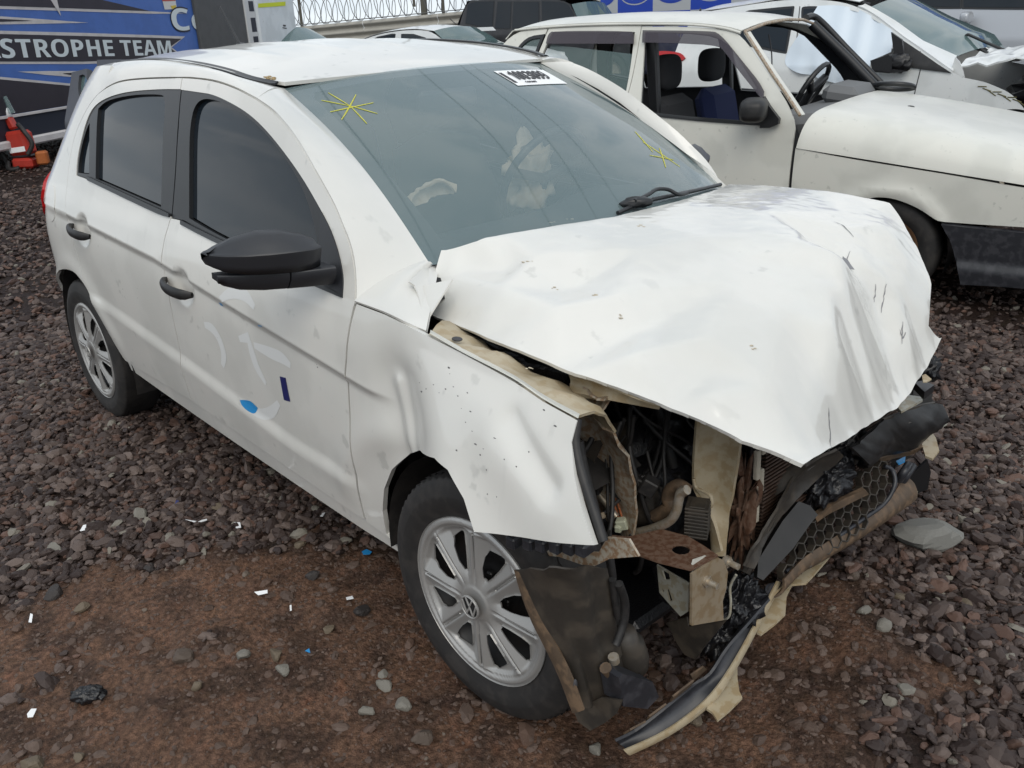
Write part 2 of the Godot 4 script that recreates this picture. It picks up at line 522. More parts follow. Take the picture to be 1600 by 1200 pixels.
# ---------- crumpled bonnet as a height field ----------
var hg := PackedFloat32Array()
const HN := 150
const HX0 := -0.60
const HZ0 := -0.90
const HC := 0.0115
func hood_build() -> void:
	var P: Array = [Vector3(-0.377,0.985,0.549), Vector3(-0.32,1.012,0.484), Vector3(-0.266,1.014,0.312), Vector3(-0.226,1.008,0.095), Vector3(-0.239,1,-0.188), Vector3(-0.307,0.982,-0.466), Vector3(-0.371,0.967,-0.626), Vector3(-0.237,0.975,-0.635), Vector3(-0.008,0.985,-0.61), Vector3(0.149,0.965,-0.648), Vector3(0.217,0.92,-0.603), Vector3(0.308,0.85,-0.532), Vector3(0.362,0.8,-0.484), Vector3(0.411,0.74,-0.382), Vector3(0.427,0.66,-0.434), Vector3(0.438,0.63,-0.365), Vector3(0.455,0.612,-0.268), Vector3(0.469,0.604,-0.183), Vector3(0.483,0.603,-0.089), Vector3(0.496,0.618,0.045), Vector3(0.52,0.645,0.197), Vector3(0.545,0.682,0.347), Vector3(0.57,0.72,0.48), Vector3(0.492,0.77,0.563), Vector3(0.366,0.81,0.606), Vector3(0.171,0.845,0.659), Vector3(-0.001,0.86,0.671), Vector3(-0.305,0.86,0.651),
		Vector3(-0.304,0.942,0.583), Vector3(-0.136,0.945,0.581), Vector3(0.017,0.928,0.565), Vector3(0.248,0.881,0.578), Vector3(0.421,0.832,0.545), Vector3(-0.287,0.998,0.483), Vector3(-0.175,0.983,0.444), Vector3(0.093,0.943,0.448), Vector3(0.316,0.893,0.444), Vector3(0.458,0.833,0.434), Vector3(-0.299,0.957,0.526), Vector3(-0.197,0.95,0.486), Vector3(-0.026,0.928,0.451), Vector3(0.188,0.89,0.466), Vector3(0.356,0.845,0.476), Vector3(-0.002,0.988,0.261), Vector3(0.052,0.993,0.09), Vector3(0.019,0.995,-0.232), Vector3(0.176,0.985,-0.128), Vector3(0.322,0.962,-0.064), Vector3(0.245,0.945,-0.439), Vector3(0.365,0.915,0.047), Vector3(0.434,0.868,0.149), Vector3(0.465,0.79,0.146), Vector3(0.496,0.66,0.112), Vector3(0.348,0.905,0.199), Vector3(0.224,0.94,0.206), Vector3(0.471,0.775,0.237), Vector3(0.516,0.745,0.359), Vector3(0.306,0.862,-0.205), Vector3(0.351,0.8,-0.228), Vector3(0.398,0.83,-0.023), Vector3(0.4,0.73,-0.162), Vector3(0.356,0.835,-0.291), Vector3(0.409,0.77,-0.265), Vector3(0.429,0.7,-0.176), Vector3(0.464,0.695,-0.012), Vector3(0.443,0.7,-0.246)]
	var n := 28
	for i in n:
		for t in [0.33, 0.67]: P.append((P[i] as Vector3).lerp(P[(i + 1) % n], t))
	var cen := Vector3(0.1, 0.9, 0)
	for i in n:
		var q: Vector3 = P[i]
		P.append(q + (Vector3(q.x - cen.x, 0, q.z - cen.z)).normalized() * 0.12 + Vector3(0, -0.01, 0))
	hood_raster(P)
	var rr := RandomNumberGenerator.new()
	rr.seed = 19
	var base := hg.duplicate()
	var m0 := 0
	while m0 < 46:
		var q := Vector2(rr.randf_range(0.12, 0.54), rr.randf_range(-0.62, 0.24))
		var i := clampi(int((q.x - HX0) / HC), 0, HN - 1)
		var j := clampi(int((q.y - HZ0) / HC), 0, HN - 1)
		var h := base[j * HN + i]
		m0 += 1
		if h < 0: continue
		var far := 1e9
		for p in P: far = minf(far, Vector2(p.x, p.z).distance_to(q))
		if far < 0.035: continue
		var k := smoothstep(0.24, -0.2, q.y) * smoothstep(0.08, 0.3, q.x)
		P.append(Vector3(q.x, h + rr.randf_range(-0.022, 0.016) * k, q.y))
	hood_raster(P)
	for k in 60:
		var ch := false
		var o := hg.duplicate()
		for j in HN:
			for i in HN:
				if hg[j * HN + i] < 0:
					var s := 0.0
					var m := 0
					for d in [[1, 0], [-1, 0], [0, 1], [0, -1]]:
						var x: int = i + d[0]
						var z: int = j + d[1]
						if x >= 0 and z >= 0 and x < HN and z < HN and hg[z * HN + x] > 0:
							s += hg[z * HN + x]; m += 1
					if m > 0:
						o[j * HN + i] = s / m; ch = true
		hg = o
		if not ch: break
	for k in 2:
		var o := hg.duplicate()
		for j in range(1, HN - 1):
			for i in range(1, HN - 1):
				var q := j * HN + i
				o[q] = (hg[q] * 4 + hg[q - 1] * 2 + hg[q + 1] * 2 + hg[q - HN] * 2 + hg[q + HN] * 2 + hg[q - HN - 1] + hg[q - HN + 1] + hg[q + HN - 1] + hg[q + HN + 1]) / 16.0
		hg = o
func hood_raster(P: Array) -> void:
	var F := PackedVector2Array()
	for p in P: F.append(Vector2(p.x, p.z))
	var T := Geometry2D.triangulate_delaunay(F)
	hg.resize(HN * HN)
	hg.fill(-1)
	for t in range(0, T.size(), 3):
		var a := F[T[t]]
		var b := F[T[t + 1]]
		var c := F[T[t + 2]]
		var den := (b.y - c.y) * (a.x - c.x) + (c.x - b.x) * (a.y - c.y)
		if absf(den) < 1e-9: continue
		var lo := a.min(b).min(c)
		var hi := a.max(b).max(c)
		for i in range(maxi(0, int((lo.x - HX0) / HC)), mini(HN - 1, int((hi.x - HX0) / HC) + 1) + 1):
			for j in range(maxi(0, int((lo.y - HZ0) / HC)), mini(HN - 1, int((hi.y - HZ0) / HC) + 1) + 1):
				var p := Vector2(HX0 + i * HC, HZ0 + j * HC)
				var l1 := ((b.y - c.y) * (p.x - c.x) + (c.x - b.x) * (p.y - c.y)) / den
				var l2 := ((c.y - a.y) * (p.x - c.x) + (a.x - c.x) * (p.y - c.y)) / den
				if l1 >= -1e-4 and l2 >= -1e-4 and l1 + l2 <= 1.0001:
					hg[j * HN + i] = l1 * P[T[t]].y + l2 * P[T[t + 1]].y + (1 - l1 - l2) * P[T[t + 2]].y
var hnz := FastNoiseLite.new()
func hood(p: Vector2) -> Vector3:
	var x := clampf((p.x - HX0) / HC, 0, HN - 1.001)
	var z := clampf((p.y - HZ0) / HC, 0, HN - 1.001)
	var i := int(x)
	var j := int(z)
	var u := x - i
	var w := z - j
	var h := lerpf(lerpf(hg[j * HN + i], hg[j * HN + i + 1], u), lerpf(hg[(j + 1) * HN + i], hg[(j + 1) * HN + i + 1], u), w)
	var crush := smoothstep(0.15, -0.25, p.y) * smoothstep(0.05, 0.35, p.x)
	h += (absf(hnz.get_noise_2d(p.x, p.y)) - 0.2) * (0.0012 + 0.007 * crush)
	return Vector3(p.x, h, p.y)

# ---------- windscreen and roof of the wreck ----------
func screen(p: Vector2) -> Vector3:
	# p.x across -1..1 (right +), p.y up 0..1
	var u := p.x
	var t := p.y
	var zh := lerpf(0.59, 0.511, t)
	var bulge := 1.0 - u * u
	return Vector3(lerpf(-0.37, -1.10, t) + 0.028 * sin(PI * t) + lerpf(0.15, 0.075, t) * bulge, lerpf(0.96, 1.336, t) + 0.028 * sin(PI * t) + lerpf(0.0, 0.030, t) * bulge, zh * u)
func roof_mid(x: float) -> float:
	return pw(x, [Vector2(-2.95, 1.30), Vector2(-2.8, 1.365), Vector2(-2.6, 1.405), Vector2(-2.35, 1.428), Vector2(-2.0, 1.446), Vector2(-1.7, 1.446), Vector2(-1.4, 1.425), Vector2(-1.2, 1.396), Vector2(-1.02, 1.362), Vector2(-0.9, 1.335)])
func roof(p: Vector2) -> Vector3:
	# smooth the profile a little
	var y := 0.0
	for k in 5: y += roof_mid(p.x + (k - 2) * 0.05) / 5.0
	var ex := p.y / 0.59
	y -= 0.034 * ex * ex * lerpf(0.9, 1.0, smoothstep(-1.1, -1.5, p.x))
	for r in [-0.36, -0.12, 0.12, 0.36]:
		y += 0.004 * exp(-pow((p.y - r) / 0.03, 2)) * smoothstep(-1.25, -1.45, p.x) * smoothstep(-2.6, -2.4, p.x)
	return Vector3(p.x, y, p.y)

# ---------- scene ----------
func _ready() -> void:
	var cam := Camera3D.new()
	cam.name = "camera"
	cam.transform = Transform3D(Basis(Vector3(0.67566,-0.04410,-0.73589), Vector3(-0.25523,0.92248,-0.28962), Vector3(0.69162,0.38351,0.61203)), Vector3(1.2962,1.5014,1.8238))
	cam.fov = 46.739
	cam.near = 0.05; cam.far = 400.0
	add_child(cam)
	var we := WorldEnvironment.new()
	we.name = "environment"
	var en := Environment.new()
	en.tonemap_mode = Environment.TONE_MAPPER_LINEAR
	en.tonemap_exposure = 1.09
	en.sdfgi_enabled = true; en.ssao_enabled = true; en.ssil_enabled = true
	en.background_mode = Environment.BG_SKY
	en.sky = make_sky()
	we.environment = en
	add_child(we)
	var sun := DirectionalLight3D.new()
	sun.name = "sun"
	sun.light_energy = 0.42
	sun.light_angular_distance = 40.0
	sun.light_color = Color(1.0, 0.97, 0.92)
	sun.shadow_enabled = true
	sun.rotation_degrees = Vector3(-46, 50, 0)
	add_child(sun)
	make_materials()
	make_ground()
	make_trailer()
	make_fence()
	make_banner()
	make_wreck()
	make_old_hatch()
	make_covered_car()
	make_far_cars()
	make_machine()
	make_litter()
	make_power_line()

func make_sky() -> Sky:
	var W := 1024
	var H := 512
	var nz := FastNoiseLite.new()
	nz.seed = 11; nz.frequency = 1.6; nz.fractal_octaves = 5
	nz.domain_warp_enabled = true; nz.domain_warp_amplitude = 0.5; nz.domain_warp_frequency = 1.2
	var b := PackedFloat32Array()
	b.resize(W * H * 3)
	for j in H:
		var el := PI * (0.5 - (j + 0.5) / H)
		for i in W:
			var az := TAU * (i + 0.5) / W
			var up := maxf(sin(el), 0.0)
			var d := Vector3(cos(az) * cos(el), 0, sin(az) * cos(el)) / (up + 0.22)
			var k := clampf(0.5 + 0.8 * nz.get_noise_3d(d.x * 0.55, 0.0, d.z * 1.0), 0.0, 1.0)
			k = smoothstep(0.15, 0.85, k)
			var hz := 1.0 - smoothstep(0.0, 0.35, up)
			var c := Vector3(0.58, 0.67, 0.77).lerp(Vector3(1.03, 1.06, 1.09), k)
			c = c.lerp(Vector3(0.80, 0.88, 0.93), 0.7 * hz)
			var o := (j * W + i) * 3
			b[o] = c.x; b[o + 1] = c.y; b[o + 2] = c.z
	var im := Image.create_from_data(W, H, false, Image.FORMAT_RGBF, b.to_byte_array())
	var pm := PanoramaSkyMaterial.new()
	pm.panorama = ImageTexture.create_from_image(im)
	var sk := Sky.new()
	sk.sky_material = pm
	return sk

# ---------- ground ----------
var gn := FastNoiseLite.new()
var gm := FastNoiseLite.new()
const MUD := [Vector2(-1.073,1.555), Vector2(-1.052,1.344), Vector2(-0.941,1.112), Vector2(-0.865,0.908), Vector2(-0.556,1.284), Vector2(-0.476,1.007), Vector2(-0.26,0.992), Vector2(-0.649,1.527), Vector2(-0.249,1.24), Vector2(0.033,0.985), Vector2(0.22,0.772), Vector2(0.424,0.582), Vector2(0.383,0.132), Vector2(0.421,0.409), Vector2(0.333,-0.077), Vector2(-0.67,0.722)]
func mud(x: float, z: float) -> float:
	var best := -1.0
	var p := Vector2(x, z)
	for i in MUD.size(): best = maxf(best, 1.0 - p.distance_to(MUD[i]) / 0.30)
	if z > 1.25 and x > -0.8: best = maxf(best, minf(1.0, (z - 1.1) * 3.0))
	best += 0.70 * gm.get_noise_2d(x * 1.0, z * 1.0) + 0.45 * gm.get_noise_2d(x * 4.2 + 9.0, z * 4.2)
	return smoothstep(-0.16, 0.50, best)
func gh(x: float, z: float) -> float:
	var h := 0.020 * gn.get_noise_2d(x * 0.5, z * 0.5)
	if absf(x) < 9 and absf(z) < 9:
		h += 0.013 * gn.get_noise_2d(x * 3.5, z * 3.5) + 0.007 * gn.get_noise_2d(x * 14.0, z * 14.0)
	# a little settled under the tyres
	return h - 0.006

func make_ground() -> void:
	gn.seed = 4; gn.frequency = 1.0; gn.fractal_octaves = 3
	gm.seed = 31; gm.frequency = 1.3; gm.fractal_octaves = 4
	var ax := func(lo: float, hi: float, st: float) -> PackedFloat32Array:
		var a := PackedFloat32Array()
		var r := PackedFloat32Array()
		var s := st
		var v := lo
		while v > -150:
			s *= 1.17; v -= s; r.append(v)
		r.reverse()
		a.append_array(r)
		v = lo
		while v < hi:
			a.append(v); v += st
		s = st
		while v < 150:
			a.append(v); s *= 1.17; v += s
		a.append(v)
		return a
	var xs: PackedFloat32Array = ax.call(-3.4, 2.0, 0.02)
	var zs: PackedFloat32Array = ax.call(-1.2, 2.6, 0.02)
	var b := MB.new()
	var P := PackedVector3Array()
	var C := PackedColorArray()
	for z in zs:
		for x in xs:
			P.append(Vector3(x, gh(x, z), z))
			var m := mud(x, z) if absf(x) < 5 and absf(z) < 5 else 0.0
			var n := 0.5 + 0.5 * gm.get_noise_2d(x * 2.2 + 50, z * 2.2)
			var n2 := 0.5 + 0.5 * gm.get_noise_2d(x * 9.0 + 10, z * 9.0)
			var dry := Vector3(0.255, 0.148, 0.102).lerp(Vector3(0.180, 0.113, 0.086), n)
			dry = dry.lerp(Vector3(0.26, 0.118, 0.070), 0.55 * smoothstep(0.55, 0.8, n2) * smoothstep(0.4, 0.7, n))
			var wet := Vector3(0.052, 0.036, 0.031)
			var n3 := 0.5 + 0.5 * gm.get_noise_2d(x * 0.8 - 30.0, z * 0.8 + 7.0)
			var n4 := 0.5 + 0.5 * gm.get_noise_2d(x * 3.6 + 21.0, z * 3.6 + 3.0)
			dry = dry.lerp(Vector3(0.085, 0.058, 0.047), 0.75 * smoothstep(0.46, 0.66, n4))      # wetter soil in patches
			dry *= 0.78 + 0.5 * n3
			var c := wet.lerp(dry, m) * (0.8 + 0.4 * n2)
			C.append(Color(c.x, c.y, c.z))
	b.grid_pts(P, xs.size() - 1, zs.size() - 1)
	b.c = C
	var tex := noise_tex(512, 0.03, 40, func(a, d): var k: float = 0.70 + 0.45 * (a - 0.5) + 0.5 * (d - 0.5); return Color(k, k * 0.98, k * 0.95), 5)
	var g := coat(mat(Color.WHITE, 0.62), tex, 2.6)
	g.vertex_color_use_as_albedo = true
	g.uv1_world_triplanar = true
	g.metallic_specular = 0.25
	relief(g, normal_tex(512, 0.05, 61, 6.0, 5), 0.9)
	put(self, "ground", b, g).set_meta("kind", "structure")
	make_gravel()

func rock_mesh(sd: int, sub := 2) -> ArrayMesh:
	# an angular chip: a ball cut by random planes
	var r := RandomNumberGenerator.new()
	r.seed = sd
	var pl := []
	for k in 11:
		var d := Vector3(r.randfn(), r.randfn(), r.randfn()).normalized()
		pl.append([d, r.randf_range(0.50, 0.86)])
	var b := MB.new()
	var n := 5 if sub == 2 else 9
	var P := PackedVector3Array()
	for j in n + 1:
		for i in 2 * n + 1:
			var a := TAU * (i % (2 * n)) / (2 * n)
			var t := PI * j / n
			var d := Vector3(sin(t) * cos(a), cos(t), sin(t) * sin(a))
			var s := 1.0
			for q in pl:
				var e: float = d.dot(q[0])
				if e > 0.01: s = minf(s, q[1] / e)
			P.append(d * s * Vector3(1.0, 0.62, 0.8))
	var w := 2 * n + 1
	for j in n:
		for i in 2 * n:
			var q := j * w + i
			b.tri(P[q], P[q + 1], P[q + w + 1]); b.tri(P[q], P[q + w + 1], P[q + w])
	return b.mesh()

func stone_mat() -> StandardMaterial3D:
	var tex := noise_tex(256, 0.03, 71, func(a, d): var k: float = 0.75 + 0.4 * (a - 0.5) + 0.35 * (d - 0.5); return Color(k, k, k))
	var m := coat(mat(Color.WHITE, 0.5), tex, 9.0)
	m.vertex_color_use_as_albedo = true
	m.metallic_specular = 0.3
	return m

func make_gravel() -> void:
	var r := RandomNumberGenerator.new()
	r.seed = 5
	var sm_ := stone_mat()
	M.stone = sm_
	var holder := Node3D.new()
	var N := 8
	var xf := []
	var cc := []
	for k in N:
		xf.append([]); cc.append([])
	var eye := Vector2(Vector3(1.2962,1.5014,1.8238).x, Vector3(1.2962,1.5014,1.8238).z)
	var tries := 190000
	for k in tries:
		# denser near the viewer
		var x: float
		var z: float
		var q := r.randf()
		if q < 0.62:
			x = r.randf_range(-4.2, 1.9); z = r.randf_range(-2.6, 2.3)
		elif q < 0.85:
			x = r.randf_range(-9.5, 2.2); z = r.randf_range(-4.5, 2.6)
		else:
			x = r.randf_range(-18.0, 2.5); z = r.randf_range(-9.0, 2.6)
		var d := Vector2(x, z).distance_to(eye)
		if Vector2(x, z).distance_to(eye) < 0.5: continue
		var m := mud(x, z) if x > -4 else 0.0
		var big := r.randf()
		var s := 0.0095 + 0.015 * big * big + 0.018 * pow(r.randf(), 9)
		if r.randf() < m * 1.15:
			var sunk := r.randf()
			if sunk > 0.66: continue
			if sunk > 0.07: s *= 0.35
		if d > 5: s *= 1.25
		var v := r.randf()
		var col := Vector3(0.070, 0.050, 0.046).lerp(Vector3(0.27, 0.205, 0.178), pow(v, 2.1))
		var u := r.randf()
		if u < 0.16: col = Vector3(0.24, 0.145, 0.112).lerp(Vector3(0.13, 0.082, 0.067), r.randf())
		elif u > 0.985: col = Vector3(0.34, 0.31, 0.26)
		if m > 0.5: col = col.lerp(Vector3(0.20, 0.135, 0.102), 0.6)
		var bs := Basis.from_euler(Vector3(r.randfn(0, 0.35), r.randf() * TAU, r.randfn(0, 0.35))) * Basis.from_scale(Vector3(s * r.randf_range(0.8, 1.5), s * r.randf_range(0.7, 1.15), s))
		var lift := s * r.randf_range(-0.15, 0.5) * (1.0 if m < 0.5 else 0.0) - (s * 0.22 if m >= 0.5 else 0.0)
		var id := k % N
		xf[id].append(Transform3D(bs, Vector3(x, gh(x, z) + lift, z)))
		cc[id].append(Color(col.x, col.y, col.z))
	holder.name = "gravel"
	add_child(holder, true)
	holder.set_meta("kind", "stuff")
	tag(holder, "crushed wet dark brown stone covering the yard ground", "gravel")
	for id in N:
		var mm := MultiMesh.new()
		mm.transform_format = MultiMesh.TRANSFORM_3D
		mm.use_colors = true
		mm.mesh = rock_mesh(100 + id)
		mm.instance_count = xf[id].size()
		for i in xf[id].size():
			mm.set_instance_transform(i, xf[id][i]); mm.set_instance_color(i, cc[id][i])
		var o := MultiMeshInstance3D.new()
		o.multimesh = mm
		o.material_override = sm_
		o.name = fresh(holder, "stone_chips")
		o.set_meta("kind", "stuff")
		holder.add_child(o, true)

# ---------- wheel pieces, built at the origin with the axle along z, outer face at +z ----------
func make_tyre(R: float, rim: float, w: float) -> MB:
	var b := MB.new()
	var h := w / 2
	var pr := [Vector2(rim - 0.012, h * 0.72), Vector2(rim + 0.004, h * 0.93), Vector2(rim + 0.012, h * 0.86), Vector2(rim + (R - rim) * 0.3, h * 1.0), Vector2(rim + (R - rim) * 0.55, h * 1.02), Vector2(rim + (R - rim) * 0.60, h * 0.995), Vector2(R - 0.030, h * 0.96), Vector2(R - 0.012, h * 0.86), Vector2(R - 0.004, h * 0.76)]
	var nt := 72
	# tread: grooves round, blocks across
	for g in [-0.62, -0.42, -0.36, -0.12, -0.06, 0.06, 0.12, 0.36, 0.42, 0.62]: pr.insert(9, Vector2(R, -g * h))
	var pp := []
	for p in pr: pp.append(p)
	pp.append(Vector2(R - 0.004, -h * 0.76)); pp.append(Vector2(R - 0.03, -h * 0.96)); pp.append(Vector2(rim + 0.02, -h)); pp.append(Vector2(rim - 0.012, -h * 0.72))
	var P := PackedVector3Array()
	var sides := nt * 2
	for j in pp.size():
		var p: Vector2 = pp[j]
		for k in sides + 1:
			var a := TAU * (k % sides) / sides
			var rr := p.x
			if rr > R - 0.005 and absf(p.y) < h * 0.8:
				if absf(absf(p.y) / h - 0.39) < 0.031 or absf(absf(p.y) / h - 0.09) < 0.031: rr -= 0.007
				elif absf(p.y) > 0.4 * h and k % 2 == 0: rr -= 0.006
			P.append(Vector3(rr * cos(a), rr * sin(a), p.y))
	b.grid_pts(P, sides, pp.size() - 1)
	return b

func make_cover(parent: Node3D, z: float, R: float) -> void:
	var holes := []
	var NS := 8
	for k in NS:
		var a := TAU * (k + 0.5) / NS
		var o := PackedVector2Array()
		for q in [Vector2(0.080, -0.009), Vector2(0.105, -0.019), Vector2(0.135, -0.027), Vector2(0.160, -0.031), Vector2(0.170, -0.022), Vector2(0.154, 0.018), Vector2(0.132, 0.023), Vector2(0.100, 0.017), Vector2(0.078, 0.006)]:
			o.append(Vector2(q.x, q.y).rotated(a))
		holes.append(o)
		var s := PackedVector2Array()
		for q in [Vector2(0.088, -0.0012), Vector2(0.172, -0.0032), Vector2(0.174, 0.0032), Vector2(0.088, 0.0012)]: s.append(q.rotated(TAU * k / NS))
		holes.append(s)
	var out := PackedVector2Array()
	for k in 72: out.append(Vector2(R, 0).rotated(TAU * k / 72))
	var b := MB.new()
	var f := func(p: Vector2) -> Vector3:
		var r := p.length()
		var a := fposmod(p.angle(), TAU / NS) - PI / NS      # 0 at window middle
		var h := -0.006 * pow(r / R, 2.0) - 0.003 * smoothstep(0.036, 0.046, r) * (1.0 - smoothstep(0.05, 0.09, r))
		var mid := smoothstep(0.040, 0.085, r) * smoothstep(0.186, 0.170, r)
		var sl := (PI / NS - absf(a)) * r                       # distance from the slit
		h -= 0.017 * mid * clampf((sl - 0.004) / 0.034, 0.0, 1.0)   # blades fall away from the slit to the windows
		h -= 0.009 * mid * smoothstep(0.0055, 0.002, sl)
		h -= 0.005 * smoothstep(0.178, 0.184, r) * smoothstep(0.19, 0.184, r)
		h -= 0.006 * smoothstep(R - 0.008, R, r)
		return Vector3(p.x, p.y, z + h)
	sheet(b, out, holes, f, 0.004, 0.004)
	var c := put(parent, "wheel_cover", b, M.cover)
	var e := MB.new()
	lathe(e, [Vector2(0.0285, 0), Vector2(0.0285, 0.004), Vector2(0.0265, 0.0055), Vector2(0.0245, 0.004), Vector2(0.0245, 0.002)], 40, Transform3D(Basis(), Vector3(0, 0, z + 0.0135)))
	for L in [[Vector2(-0.010, 0.021), Vector2(0.0, 0.002)], [Vector2(0.010, 0.021), Vector2(0.0, 0.002)], [Vector2(-0.0215, 0.010), Vector2(-0.010, -0.020)], [Vector2(-0.010, -0.020), Vector2(0, 0.000)], [Vector2(0, 0.000), Vector2(0.010, -0.020)], [Vector2(0.010, -0.020), Vector2(0.0215, 0.010)]]:
		var d: Vector2 = L[1] - L[0]
		var m: Vector2 = (L[0] + L[1]) / 2
		rbox(e, Transform3D(Basis(Vector3(0, 0, 1), d.angle()), Vector3(m.x, m.y, z + 0.0165)), Vector3(d.length() + 0.003, 0.0042, 0.004), 0.001)
	put(c, "emblem", e, M.cover)
	var back := MB.new()
	lathe(back, [Vector2(0.0, 0.0), Vector2(0.0245, 0.0)], 30, Transform3D(Basis(), Vector3(0, 0, z + 0.0142)))
	put(c, "emblem_disc", back, M.trim)

func make_wheel(parent: Node3D, at: Vector3, sg: float, cover := true, R := 0.30, rough_rim := false) -> Node3D:
	var w := Node3D.new()
	w.name = fresh(parent, "wheel")
	parent.add_child(w, true)
	w.position = at
	if sg < 0: w.rotation.y = PI
	put(w, "tyre", make_tyre(R, 0.190, 0.172), M.rubber)
	var b := MB.new()
	lathe(b, [Vector2(0.0, 0.028), Vector2(0.055, 0.030), Vector2(0.062, 0.020), Vector2(0.085, 0.018), Vector2(0.125, 0.036), Vector2(0.155, 0.022), Vector2(0.165, 0.055), Vector2(0.180, 0.066), Vector2(0.186, 0.074)], 48)
	for k in 4:
		var a := TAU * k / 4
		rbox(b, Transform3D(Basis(Vector3(0, 0, 1), a), Vector3(cos(a) * 0.05, sin(a) * 0.05, 0.035)), Vector3(0.018, 0.018, 0.016), 0.004)
	put(w, "rim", b, M.rust if rough_rim else M.black_steel)
	if cover: make_cover(w, 0.088, 0.204)
	return w

# sheet on the wreck's side
func on_side(poly: PackedVector2Array, holes: Array, sg: float, off: float, cell: float, thick: float, gap := 0.0) -> MB:
	if Geometry2D.is_polygon_clockwise(poly): poly.reverse()
	if gap > 0:
		poly = Geometry2D.offset_polygon(poly, -gap)[0]
	poly = rounded(poly)
	var hh := []
	for h in holes: hh.append(rounded(h))
	holes = hh
	var b := MB.new()
	if cell < 0.015:
		# cells laid along the waist crease, so that the crease stays a clean line
		var po := PackedVector2Array()
		for i in poly.size():
			var q := poly[(i + 1) % poly.size()]
			for k in 3:
				var c := poly[i].lerp(q, k / 3.0)
				po.append(Vector2(c.x, c.y - pw(c.x, CHAR)))
		sheet(b, po, [], func(p: Vector2) -> Vector3:
			var y := p.y + pw(p.x, CHAR)
			return Vector3(p.x, y, sg * (side(p.x, y) + off)), cell, -thick * sg)
		return b
	sheet(b, poly, holes, func(p: Vector2) -> Vector3: return Vector3(p.x, p.y, sg * (side(p.x, p.y) + off - (far_tuck(p.x, p.y) if sg < 0 else 0.0))), cell, -thick * sg)
	return b
func side_line(pts: Array, off := 0.0) -> Array:
	var o := []
	for p in pts: o.append(Vector3(p.x, p.y, side(p.x, p.y) + off))
	return o
# the far side's screen post stands steeper
func far_tuck(x: float, y: float) -> float:
	return maxf(0.0, side0(x, y) - 0.62 + 0.21 * (y - 0.96)) * smoothstep(0.80, 0.95, y) * smoothstep(-2.1, -1.0, x)
# outline of a with b taken away, its largest piece
func cut(a: PackedVector2Array, b: PackedVector2Array) -> PackedVector2Array:
	if Geometry2D.is_polygon_clockwise(a): a.reverse()
	if Geometry2D.is_polygon_clockwise(b): b.reverse()
	var best := PackedVector2Array()
	for q in Geometry2D.clip_polygons(a, b):
		if q.size() > best.size(): best = q
	return best
func common(a: PackedVector2Array, b: PackedVector2Array) -> PackedVector2Array:
	var best := PackedVector2Array()
	for q in Geometry2D.intersect_polygons(a, b):
		if q.size() > best.size(): best = q
	return best
func tucked(a: Array) -> Array:
	var o := []
	for p in a: o.append(Vector3(p.x, p.y, p.z - far_tuck(p.x, p.y)))
	return o
func mirror(a: Array) -> Array:
	var o := []
	for p in a: o.append(Vector3(p.x, p.y, -p.z))
	return o

